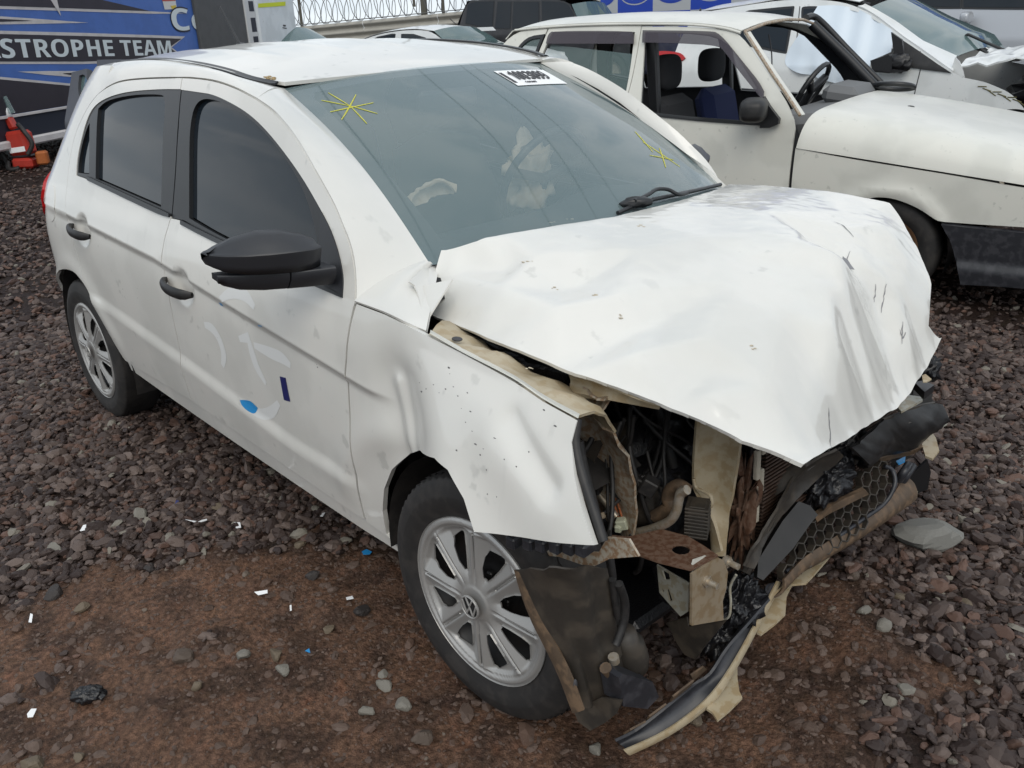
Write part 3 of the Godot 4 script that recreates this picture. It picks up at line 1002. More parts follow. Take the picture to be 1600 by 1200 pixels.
func make_wreck() -> void:
	hood_build()
	hnz.seed = 3; hnz.frequency = 9.0; hnz.fractal_octaves = 2
	var car := thing("wrecked_hatchback", "white hatchback with smashed front and crumpled bonnet, nearest car in the yard", "car")
	var door_f := PackedVector2Array([Vector2(-0.396,0.91), Vector2(-0.399,0.903), Vector2(-0.405,0.87), Vector2(-0.419,0.777), Vector2(-0.428,0.736), Vector2(-0.436,0.674), Vector2(-0.448,0.566), Vector2(-0.461,0.45), Vector2(-0.48,0.344), Vector2(-0.487,0.295), Vector2(-0.918,0.322), Vector2(-1.491,0.347), Vector2(-1.468,0.453), Vector2(-1.448,0.585), Vector2(-1.438,0.738), Vector2(-1.455,0.807), Vector2(-1.458,0.855), Vector2(-1.446,0.915), Vector2(-1.431,0.974), Vector2(-1.435,1.083), Vector2(-1.449,1.229), Vector2(-1.47,1.318), Vector2(-1.488,1.369), Vector2(-1.397,1.369), Vector2(-1.257,1.364), Vector2(-1.114,1.348), Vector2(-0.991,1.325), Vector2(-0.874,1.296), Vector2(-0.75,1.243), Vector2(-0.624,1.164), Vector2(-0.542,1.107), Vector2(-0.499,1.069), Vector2(-0.463,1.035), Vector2(-0.436,1), Vector2(-0.412,0.953)])
	var win_f := PackedVector2Array([Vector2(-1.341,0.974), Vector2(-1.136,0.949), Vector2(-0.572,0.923), Vector2(-0.447,0.914), Vector2(-0.457,0.946), Vector2(-0.482,0.985), Vector2(-0.512,1.024), Vector2(-0.554,1.062), Vector2(-0.61,1.099), Vector2(-0.686,1.148), Vector2(-0.775,1.196), Vector2(-0.888,1.247), Vector2(-0.998,1.284), Vector2(-1.11,1.308), Vector2(-1.25,1.329), Vector2(-1.348,1.332), Vector2(-1.485,1.336), Vector2(-1.533,1.336), Vector2(-1.52,1.225), Vector2(-1.511,1.077), Vector2(-1.501,0.966)])
	var glass_f := PackedVector2Array([Vector2(-1.309,0.985), Vector2(-1.126,0.964), Vector2(-0.769,0.94), Vector2(-0.554,0.929), Vector2(-0.567,0.958), Vector2(-0.605,1.033), Vector2(-0.668,1.108), Vector2(-0.753,1.172), Vector2(-0.88,1.234), Vector2(-1.003,1.275), Vector2(-1.113,1.299), Vector2(-1.245,1.316), Vector2(-1.321,1.315), Vector2(-1.362,1.293), Vector2(-1.368,1.244), Vector2(-1.349,1.145)])
	var door_r := PackedVector2Array([Vector2(-1.488,1.369), Vector2(-1.781,1.362), Vector2(-1.989,1.35), Vector2(-2.114,1.326), Vector2(-2.218,1.292), Vector2(-2.31,1.227), Vector2(-2.396,1.144), Vector2(-2.42,1.04), Vector2(-2.407,0.944), Vector2(-2.38,0.889), Vector2(-2.352,0.836), Vector2(-2.324,0.777), Vector2(-2.296,0.725), Vector2(-2.254,0.646), Vector2(-2.199,0.528), Vector2(-2.169,0.46), Vector2(-2.11,0.347), Vector2(-2.096,0.334), Vector2(-1.491,0.347), Vector2(-1.468,0.453), Vector2(-1.448,0.585), Vector2(-1.438,0.738), Vector2(-1.455,0.807), Vector2(-1.458,0.855), Vector2(-1.446,0.915), Vector2(-1.431,0.974), Vector2(-1.435,1.083), Vector2(-1.449,1.229), Vector2(-1.47,1.318)])
	var win_r := PackedVector2Array([Vector2(-2.314,1.017), Vector2(-2.323,1.066), Vector2(-2.307,1.128), Vector2(-2.253,1.226), Vector2(-2.182,1.272), Vector2(-2.03,1.304), Vector2(-1.85,1.323), Vector2(-1.62,1.334), Vector2(-1.482,1.337), Vector2(-1.432,1.339), Vector2(-1.391,1.232), Vector2(-1.372,1.089), Vector2(-1.368,0.971), Vector2(-1.436,0.975), Vector2(-1.514,0.976), Vector2(-2.162,1.015)])
	var glass_r := PackedVector2Array([Vector2(-2.111,1.024), Vector2(-2.137,1.15), Vector2(-2.158,1.256), Vector2(-2.085,1.286), Vector2(-1.855,1.311), Vector2(-1.62,1.319), Vector2(-1.586,1.311), Vector2(-1.562,1.26), Vector2(-1.548,1.149), Vector2(-1.519,0.992)])
	var glass_q := PackedVector2Array([Vector2(-2.302,1.027), Vector2(-2.308,1.067), Vector2(-2.292,1.129), Vector2(-2.252,1.191), Vector2(-2.228,1.205), Vector2(-2.18,1.033)])
	var quarter := PackedVector2Array([Vector2(-2.114,1.326), Vector2(-2.218,1.292), Vector2(-2.31,1.227), Vector2(-2.396,1.144), Vector2(-2.42,1.04), Vector2(-2.407,0.944), Vector2(-2.38,0.889), Vector2(-2.352,0.836), Vector2(-2.324,0.777), Vector2(-2.296,0.725), Vector2(-2.254,0.646), Vector2(-2.199,0.528), Vector2(-2.169,0.46), Vector2(-2.11,0.347), Vector2(-2.13,0.458), Vector2(-2.157,0.529), Vector2(-2.242,0.6), Vector2(-2.288,0.632), Vector2(-2.381,0.659)])
	for q in [Vector2(-2.63, 0.615), Vector2(-2.72, 0.55), Vector2(-2.785, 0.46), Vector2(-2.79, 0.45), Vector2(-2.80, 0.34), Vector2(-3.06, 0.34), Vector2(-3.07, 0.7), Vector2(-3.04, 0.93), Vector2(-2.92, 1.10), Vector2(-2.78, 1.24), Vector2(-2.62, 1.34), Vector2(-2.45, 1.385), Vector2(-2.25, 1.397), Vector2(-2.14, 1.397)]: quarter.append(q)
	var fender := PackedVector2Array([Vector2(-0.391,0.91), Vector2(-0.285,0.907), Vector2(-0.147,0.894), Vector2(-0.022,0.882), Vector2(0.128,0.864), Vector2(0.218,0.848), Vector2(0.308,0.838), Vector2(0.311,0.801), Vector2(0.338,0.753), Vector2(0.371,0.708), Vector2(0.412,0.657), Vector2(0.314,0.628), Vector2(0.205,0.596), Vector2(0.124,0.575), Vector2(0.082,0.627), Vector2(0.025,0.667), Vector2(-0.025,0.673), Vector2(-0.119,0.646), Vector2(-0.218,0.589), Vector2(-0.295,0.521), Vector2(-0.348,0.446), Vector2(-0.382,0.365), Vector2(-0.397,0.287), Vector2(-0.38,0.274), Vector2(-0.482,0.293), Vector2(-0.477,0.345), Vector2(-0.458,0.451), Vector2(-0.445,0.567), Vector2(-0.433,0.675), Vector2(-0.425,0.737), Vector2(-0.416,0.777), Vector2(-0.402,0.87)])
	var sill := PackedVector2Array([Vector2(-0.375,0.232), Vector2(-0.871,0.253), Vector2(-1.56,0.269), Vector2(-2.106,0.292), Vector2(-2.104,0.345), Vector2(-1.486,0.354), Vector2(-0.915,0.328), Vector2(-0.482,0.299), Vector2(-0.391,0.288)])
	for sg in [1.0, -1.0]:
		var cl: float = 0.010 if sg > 0 else 0.04
		var D := put(car, "front_door", on_side(cut(Geometry2D.offset_polygon(door_f, -0.002)[0], win_f), [], sg, 0.0, cl, 0.014), M.white)
		var tr := on_side(common(win_f, Geometry2D.offset_polygon(door_f, -0.002)[0]), [glass_f], sg, -0.003, 0.02, 0.014, 0.001)
		put(D, "window_trim", tr, M.trim)
		put(D, "window_glass", on_side(glass_f, [], sg, -0.016, 0.04, 0.004), M.tint)
		var mould := PackedVector2Array([Vector2(-1.351,0.976), Vector2(-1.141,0.96), Vector2(-0.575,0.931), Vector2(-0.449,0.921), Vector2(-0.447,0.914), Vector2(-0.571,0.92), Vector2(-1.135,0.947), Vector2(-1.347,0.964)])
		put(D, "belt_moulding", on_side(mould, [], sg, 0.006, 0.02, 0.01), M.trim)
		var D2 := put(car, "rear_door", on_side(cut(Geometry2D.offset_polygon(door_r, -0.002)[0], win_r), [], sg, 0.0, cl, 0.014), M.white)
		put(D2, "window_trim", on_side(common(win_r, Geometry2D.offset_polygon(door_r, -0.002)[0]), [glass_r, glass_q], sg, -0.003, 0.02, 0.014, 0.001), M.trim)
		put(D2, "window_glass", on_side(glass_r, [], sg, -0.016, 0.04, 0.004), M.tint)
		put(D2, "quarter_glass", on_side(glass_q, [], sg, -0.014, 0.04, 0.004), M.tint)
		var mould2 := PackedVector2Array([Vector2(-2.179,1.027), Vector2(-1.518,0.989), Vector2(-1.439,0.984), Vector2(-1.435,0.974), Vector2(-1.513,0.972), Vector2(-2.175,1.014)])
		put(D2, "belt_moulding", on_side(mould2, [], sg, 0.006, 0.02, 0.01), M.trim)
		for h in [[D, Vector2(-1.345, 0.778), -0.07], [D2, Vector2(-2.205, 0.832), -0.05]]:
			var b := MB.new()
			var P := PackedVector3Array()
			for j in 13:
				var t := j / 12.0
				var hp: Vector2 = h[1] + Vector2(-0.092 + 0.184 * t, 0.008 * (1 - 2 * t))
				var z := side0(hp.x, hp.y) + 0.012 + 0.020 * sin(PI * t)
				var e := smoothstep(0.0, 0.12, t) * smoothstep(1.0, 0.88, t)
				for k in 15:
					var a := TAU * (k % 14) / 14
					P.append(Vector3(hp.x, hp.y + 0.017 * (0.5 + 0.5 * e) * sin(a), sg * (z - 0.016 * (1 - e) + 0.010 * (0.4 + 0.6 * e) * cos(a))))
			b.grid_pts(P, 14, 12)
			put(h[0], "handle", b, M.plastic)
		var Q := put(car, "quarter_panel", on_side(quarter, [], sg, 0.0, 0.02, 0.012, 0.0), M.white)
		var fl := PackedVector2Array()
		for k in 24: fl.append(Vector2(-2.60, 0.885) + Vector2(0.075 * cos(TAU * k / 24), 0.07 * sin(TAU * k / 24)))
		var ring := PackedVector2Array()
		for p in fl: ring.append(p)
		put(Q, "fuel_flap" if sg > 0 else "vent_flap", on_side(fl, [], sg, 0.0022, 0.02, 0.002), M.white)
		if sg > 0:
			put(car, "front_wing", on_side(fender, [], sg, 0.0, 0.009, 0.014, 0.0015), M.white)
		else:
			put(car, "front_wing", on_side(common(fender, PackedVector2Array([Vector2(-1, 0), Vector2(-0.12, 0), Vector2(-0.12, 1.2), Vector2(-1, 1.2)])), [], sg, -0.02, 0.03, 0.014, 0.0015), M.white)
		put(car, "sill", on_side(sill, [], sg, -0.008, 0.03, 0.03), M.white)
		# body frame: windscreen post and the rail over the doors
		var post_lo := side_line([Vector2(-0.391,0.911), Vector2(-0.408,0.954), Vector2(-0.431,1.001), Vector2(-0.458,1.036), Vector2(-0.494,1.069), Vector2(-0.537,1.107), Vector2(-0.619,1.164), Vector2(-0.744,1.243), Vector2(-0.868,1.297), Vector2(-0.984,1.327)], 0.0)
		var post_hi := []
		for k in 11: post_hi.append(screen(Vector2(1.0, 0.0 + k / 10.0)))
		var rail_lo := side_line([Vector2(-0.984,1.327), Vector2(-1.115,1.35), Vector2(-1.258,1.366), Vector2(-1.398,1.371), Vector2(-1.489,1.371), Vector2(-1.783,1.364), Vector2(-1.991,1.351), Vector2(-2.115,1.327)], 0.0)
		var rail_hi := [screen(Vector2(1, 1))]
		for x in [-1.2, -1.35, -1.5, -1.8, -2.05, -2.2]: rail_hi.append(roof(Vector2(x, 0.578)))
		var b1 := MB.new()
		if sg > 0:
			band(b1, post_lo, post_hi, 0.012, 30, 6, -0.010); band(b1, rail_lo, rail_hi, 0.012, 30, 6, -0.012)
		else:
			band(b1, mirror(tucked(post_lo)), mirror(post_hi), 0.012, 30, 6, 0.004); band(b1, mirror(tucked(rail_lo)), mirror(rail_hi), 0.012, 30, 6, 0.012)
		put(car, "body_frame", b1, M.white)
		var rm := MB.new()
		var ml := []
		for x in [-1.105, -1.2, -1.35, -1.55, -1.8, -2.0, -2.2]:
			var q := roof(Vector2(x, 0.572 if x < -1.15 else 0.548))
			ml.append(Vector3(q.x, q.y + 0.002, sg * q.z))
		var ml2 := []
		for q in ml: ml2.append(q + Vector3(0, 0.0035, -sg * 0.022))
		band(rm, ml, ml2, 0.006, 40, 2, 0.003)
		put(car, "roof_moulding", rm, M.trim)
		# inside of the doors
		var inn := PackedVector2Array([Vector2(-0.45, 0.3), Vector2(-2.05, 0.3), Vector2(-2.3, 0.94), Vector2(-0.45, 0.89)])
		put(car, "door_lining", on_side(inn, [], sg, -0.07, 0.1, 0.0), M.interior)
		var upl := PackedVector2Array([Vector2(-0.47, 0.90), Vector2(-2.36, 0.95), Vector2(-2.36, 1.15), Vector2(-2.1, 1.33), Vector2(-1.3, 1.36), Vector2(-0.98, 1.32), Vector2(-0.62, 1.15)])
		put(car, "pillar_lining", on_side(upl, [glass_f, glass_r], sg, -0.035, 0.1, 0.0), M.interior)
	# roof
	var ro := PackedVector2Array()
	for k in 13:
		var u := 1.0 - k / 6.0
		var q := screen(Vector2(u, 1.0))
		ro.append(Vector2(q.x + 0.004, q.z))
	for q in [Vector2(-1.2, -0.552), Vector2(-1.4, -0.572), Vector2(-1.8, -0.58), Vector2(-2.2, -0.572), Vector2(-2.42, -0.545), Vector2(-2.58, -0.44), Vector2(-2.64, 0), Vector2(-2.58, 0.44), Vector2(-2.42, 0.545), Vector2(-2.2, 0.572), Vector2(-1.8, 0.58), Vector2(-1.4, 0.572), Vector2(-1.2, 0.552)]: ro.append(q)
	ro.reverse()
	var rb := MB.new()
	if Geometry2D.is_polygon_clockwise(ro): ro.reverse()
	sheet(rb, ro, [], roof, 0.025, 0.01)
	var R := put(car, "roof", rb, M.white)
	var ant := MB.new()
	tube(ant, [Vector3(-2.345,1.416,0), Vector3(-2.361,1.436,0), Vector3(-2.487,1.586,0)], [0.010, 0.005], 8, false)
	lump(ant, Vector3(-2.345, 1.428, 0), Vector3(0.04, 0.016, 0.022), 0.0, 1, 8)
	put(car, "antenna", ant, M.trim)
	var rust := MB.new()
	for q in [[Vector2(-1.235, 0.60), 0.03], [Vector2(-1.16, 0.52), 0.035], [Vector2(-2.03, 0.60), 0.02]]:
		for k in 5:
			var a := k * 1.26
			var c: Vector2 = q[0] + Vector2(cos(a), sin(a) * 0.5) * q[1] * 0.5
			var y := 0.0
			if c.y > 0.57: y = side_roof_y(c.x, c.y)
			else: y = roof(c).y
			lump(rust, Vector3(c.x, y, c.y), Vector3(q[1] * 0.28, 0.003, q[1] * 0.16), 0.8, 20 + k, 6)
	put(car, "dried_mud_mark", rust, coat(mat(lin(0.36, 0.27, 0.15), 0.9), M.film, 6.0))
	# bonnet
	var ho := PackedVector2Array([Vector2(-0.377,0.549), Vector2(-0.32,0.484), Vector2(-0.266,0.312), Vector2(-0.226,0.095), Vector2(-0.239,-0.188), Vector2(-0.307,-0.466), Vector2(-0.371,-0.626), Vector2(-0.237,-0.635), Vector2(-0.008,-0.61), Vector2(0.149,-0.648), Vector2(0.217,-0.603), Vector2(0.308,-0.532), Vector2(0.362,-0.484), Vector2(0.411,-0.382), Vector2(0.427,-0.434), Vector2(0.438,-0.365), Vector2(0.455,-0.268), Vector2(0.469,-0.183), Vector2(0.483,-0.089), Vector2(0.496,0.045), Vector2(0.52,0.197), Vector2(0.545,0.347), Vector2(0.57,0.48), Vector2(0.492,0.563), Vector2(0.366,0.606), Vector2(0.171,0.659), Vector2(-0.001,0.671), Vector2(-0.305,0.651), Vector2(-0.343,0.61)])
	if Geometry2D.is_polygon_clockwise(ho): ho.reverse()
	var hb := MB.new()
	sheet(hb, ho, [], hood, 0.0115, 0.008)
	put(car, "bonnet", hb, M.white)
	# folded rear corner of the bonnet and the white cowl end beside the windscreen
	var fc := MB.new()
	plate(fc, [Vector3(-0.318,0.929,0.672), Vector3(-0.184,0.883,0.758), Vector3(-0.21,0.895,0.718), Vector3(-0.224,0.969,0.646)], 0.004)
	put(car, "bonnet_corner_fold", fc, M.white)
	var cw := MB.new()
	band(cw, [Vector3(-0.394,0.911,0.792), Vector3(-0.288,0.907,0.788), Vector3(-0.213,0.898,0.785), Vector3(-0.165,0.884,0.769)], [Vector3(-0.456,0.979,0.586), Vector3(-0.416,0.967,0.589), Vector3(-0.37,0.963,0.589), Vector3(-0.474,0.955,0.474)], 0.006, 16, 6, 0.012)
	band(cw, [Vector3(-0.48,0.95,0.471), Vector3(-0.381,0.935,0.562), Vector3(-0.357,0.9,0.599)], [Vector3(-0.293,0.96,0.709), Vector3(-0.283,0.941,0.697), Vector3(-0.201,0.9,0.747)], 0.004, 8, 4, -0.01)
	put(car, "cowl_side", cw, M.white)
	make_screen(car)
	make_inside(car)
	make_mirror(car)
	# wheels and arches
	var wf := make_wheel(car, Vector3(-0.002, 0.300, 0.732), 1.0)
	wf.rotation.y = deg_to_rad(3)
	make_wheel(car, Vector3(-2.467, 0.290, 0.722), 1.0)
	make_wheel(car, Vector3(-0.002, 0.300, -0.732), -1.0)
	make_wheel(car, Vector3(-2.467, 0.290, -0.722), -1.0)
	for wx in [[-0.03, 0.335], [-2.44, 0.375]]:
		for sg in [1.0, -1.0]:
			var b := MB.new()
			b.grid(24, 4, func(u, v): var a: float = PI * (-0.08 + 1.16 * u) if wx[0] < -1 else PI * (0.30 + 0.72 * u); return Vector3(wx[0] + wx[1] * cos(a), 0.29 + wx[1] * sin(a), sg * lerpf(0.79, 0.45, v)))
			b.grid(24, 2, func(u, v): var a: float = PI * (-0.08 + 1.16 * u) if wx[0] < -1 else PI * (0.38 + 0.70 * u); return Vector3(wx[0] + wx[1] * v * cos(a), 0.29 + wx[1] * v * sin(a), sg * 0.45))
			put(car, "arch_lining", b, M.rubber)
	var fl2 := MB.new()
	rbox(fl2, Transform3D(Basis(), Vector3(-1.5, 0.275, 0)), Vector3(2.3, 0.05, 1.40), 0.01)
	rbox(fl2, Transform3D(Basis(), Vector3(-0.43, 0.60, 0)), Vector3(0.03, 0.62, 1.34), 0.01)
	put(car, "floor_pan", fl2, M.interior)
	var tg := MB.new()
	var tl := []
	for q in [Vector2(-3.06, 0.34), Vector2(-3.065, 0.5), Vector2(-3.07, 0.7), Vector2(-3.04, 0.93), Vector2(-2.92, 1.10), Vector2(-2.78, 1.24), Vector2(-2.62, 1.34), Vector2(-2.45, 1.385)]: tl.append(Vector3(q.x, q.y, side0(q.x, q.y)))
	var tp := PackedVector3Array()
	for q in tl:
		for k in 17:
			var u := 1.0 - k / 8.0
			tp.append(Vector3(q.x - 0.10 * (1.0 - u * u) * clampf((1.45 - q.y) * 3.0, 0.3, 1.0), q.y, q.z * u))
	slab(tg, tp, 16, tl.size() - 1, 0.01)
	put(car, "tailgate", tg, M.white)
	for sg in [1.0, -1.0]:
		var b := MB.new()
		var P := PackedVector2Array([Vector2(-2.735, 0.925), Vector2(-2.76, 0.83), Vector2(-2.9, 0.78), Vector2(-3.02, 0.8), Vector2(-3.0, 0.97), Vector2(-2.86, 1.0)])
		put(car, "tail_lamp", on_side(P, [], sg, 0.012, 0.02, 0.012), M.red_lens)
	make_marks(car)
	make_front(car)

func side_roof_y(x: float, z: float) -> float:
	return lerpf(roof(Vector2(x, 0.578)).y, 1.37, (z - 0.578) / 0.06)

func scr(p: Vector2, off := 0.0) -> Vector3:
	var e := 0.004
	var q := screen(p)
	var n := (screen(p + Vector2(0, e)) - q).cross(screen(p + Vector2(e, 0)) - q).normalized()
	if n.x < 0: n = -n
	return q + n * off
# a painted or printed stroke lying on the windscreen
func stroke(b: MB, a: Vector2, d: Vector2, w: float, off: float) -> void:
	var A := []
	var B := []
	for k in 7:
		var t := k / 6.0
		var p := a.lerp(d, t)
		var q := scr(p, off)
		var nx := scr(a.lerp(d, t + 0.02), off)
		var s := (nx - q).normalized().cross(Vector3(0.5, 0.85, 0)).normalized() * w * (0.6 + 0.4 * sin(PI * clampf(t * 1.1, 0, 1)))
		A.append(q - s); B.append(q + s)
	band(b, A, B, 0.0008, 6, 1, 0.0, false)

func make_screen(car: Node3D) -> void:
	var o := PackedVector2Array()
	for k in 25: o.append(Vector2(-1.0 + k / 12.0, 0.0))
	for k in 25: o.append(Vector2(1.0 - k / 12.0, 1.0))
	var inner := PackedVector2Array()
	for q in [Vector2(-0.90, 0.10), Vector2(-0.82, 0.075), Vector2(0, 0.07), Vector2(0.82, 0.075), Vector2(0.90, 0.10), Vector2(0.925, 0.5), Vector2(0.915, 0.90), Vector2(0.88, 0.945), Vector2(0.5, 0.955), Vector2(0, 0.95), Vector2(-0.5, 0.955), Vector2(-0.88, 0.945), Vector2(-0.915, 0.90), Vector2(-0.925, 0.5)]: inner.append(q)
	var b := MB.new()
	sheet(b, o, [], func(p: Vector2) -> Vector3: return scr(p, 0.0), 0.05, 0.0)
	var W := put(car, "windscreen", b, M.glass)
	var f := MB.new()
	sheet(f, o, [inner], func(p: Vector2) -> Vector3: return scr(p, -0.004), 0.05, 0.0)
	put(W, "black_border", f, M.frit)
	var s := MB.new()
	for L in [[Vector2(0.829,0.913), Vector2(0.803,0.803)], [Vector2(0.803,0.803), Vector2(0.722,0.729)], [Vector2(0.9,0.87), Vector2(0.803,0.803)], [Vector2(0.92,0.786), Vector2(0.68,0.799)], [Vector2(0.907,0.727), Vector2(0.713,0.869)], [Vector2(0.818,0.68), Vector2(0.803,0.803)], [Vector2(-0.721,0.402), Vector2(-0.65,0.282)], [Vector2(-0.669,0.342), Vector2(-0.753,0.177)], [Vector2(-0.586,0.272), Vector2(-0.769,0.216)], [Vector2(-0.761,0.289), Vector2(-0.607,0.198)]]:
		stroke(s, L[0], L[1], 0.002, 0.0016)
	put(W, "yellow_paint_star", s, M.yellow_paint)
	# numbered paper stuck in the corner
	var lb: Array = [Vector2(-0.296,0.914), Vector2(-0.809,0.915), Vector2(-0.783,0.777), Vector2(-0.289,0.786)]
	var pb := MB.new()
	pb.grid(8, 6, func(u, v): return scr((lb[0] as Vector2).lerp(lb[1], u).lerp((lb[3] as Vector2).lerp(lb[2], u), v), 0.002))
	var P := put(W, "lot_label", pb, M.paper)
	var A := scr(lb[3], 0.0)
	var ex := (scr(lb[2], 0.0) - A)
	var ey := (scr(lb[0], 0.0) - A)
	var nrm := ex.cross(ey).normalized()
	var put_text: Callable = func(txt: String, u: float, v: float, hgt: float, wid: float):
		var t := text_mesh(txt, true)
		var sz := ink_box(t)
		var bs := Basis(ex.normalized() * (wid * ex.length() / sz.size.x), ey.normalized() * (hgt * ey.length() / sz.size.y), nrm * 0.02)
		var at := scr((lb[3] as Vector2).lerp(lb[2], u + wid / 2).lerp((lb[0] as Vector2).lerp(lb[1], u + wid / 2), v + hgt / 2), 0.0042)
		var tm := put(P, "lettering", t, M.ink)
		tm.transform = Transform3D(bs, at - bs * sz.get_center())
	put_text.call("1003899", 0.13, 0.32, 0.56, 0.68)
	put_text.call("COPART", 0.20, 0.12, 0.09, 0.22)
	var bc := MB.new()
	for k in 14:
		var v := 0.18 + k * 0.05
		var a := scr((lb[3] as Vector2).lerp(lb[0], v).lerp((lb[2] as Vector2).lerp(lb[1], v), 0.045), 0.003)
		rbox(bc, Transform3D(Basis(ex.normalized(), ey.normalized(), nrm), a), Vector3(0.016, 0.003 + 0.002 * (k % 3), 0.0004), 0.0001)
	put(P, "bar_code", bc, M.ink)
	# wiper
	var wp := MB.new()
	var pts: Array = [Vector2(0.071,0.067), Vector2(-0.124,0.082), Vector2(-0.335,0.075), Vector2(-0.62,0.053), Vector2(-0.942,0.018)]
	var ln := []
	for q in pts: ln.append(scr(q, 0.012))
	tube(wp, ln, 0.006, 8)
	put(car, "wiper_blade", wp, M.trim)
	var wa := MB.new()
	var al := []
	for q in [Vector2(-0.044,0.08), Vector2(-0.163,0.09), Vector2(-0.251,0.1), Vector2(-0.326,0.086), Vector2(-0.367,0.053), Vector2(-0.445,0.047)]: al.append(scr(q, 0.030))
	tube(wa, al, 0.0055, 8)
	lump(wa, scr((Vector2(-0.074,0.081)), 0.02), Vector3(0.045, 0.016, 0.02), 0.25, 3, 10, 1.5, Basis(Vector3.UP, 0.9))
	put(car, "wiper_arm", wa, M.trim)
	var w2 := MB.new()
	var bl := []
	for q in [Vector2(0.62, 0.020), Vector2(0.40, 0.030), Vector2(0.15, 0.028)]: bl.append(scr(q, 0.012))
	tube(w2, bl, 0.008, 8)
	put(car, "wiper_blade", w2, M.trim)

func text_mesh(txt: String, bold: bool) -> TextMesh:
	var t := TextMesh.new()
	var f := SystemFont.new()
	f.font_names = PackedStringArray(["Droid Sans"])
	f.font_weight = 700 if bold else 400
	t.font = f
	t.text = txt
	t.font_size = 64; t.pixel_size = 0.01; t.depth = 0.05; t.curve_step = 1.0
	return t

func ink_box(t: TextMesh) -> AABB:
	var vs: PackedVector3Array = t.get_mesh_arrays()[Mesh.ARRAY_VERTEX]
	var bb := AABB(vs[0], Vector3.ZERO)
	for q in vs: bb = bb.expand(q)
	return bb

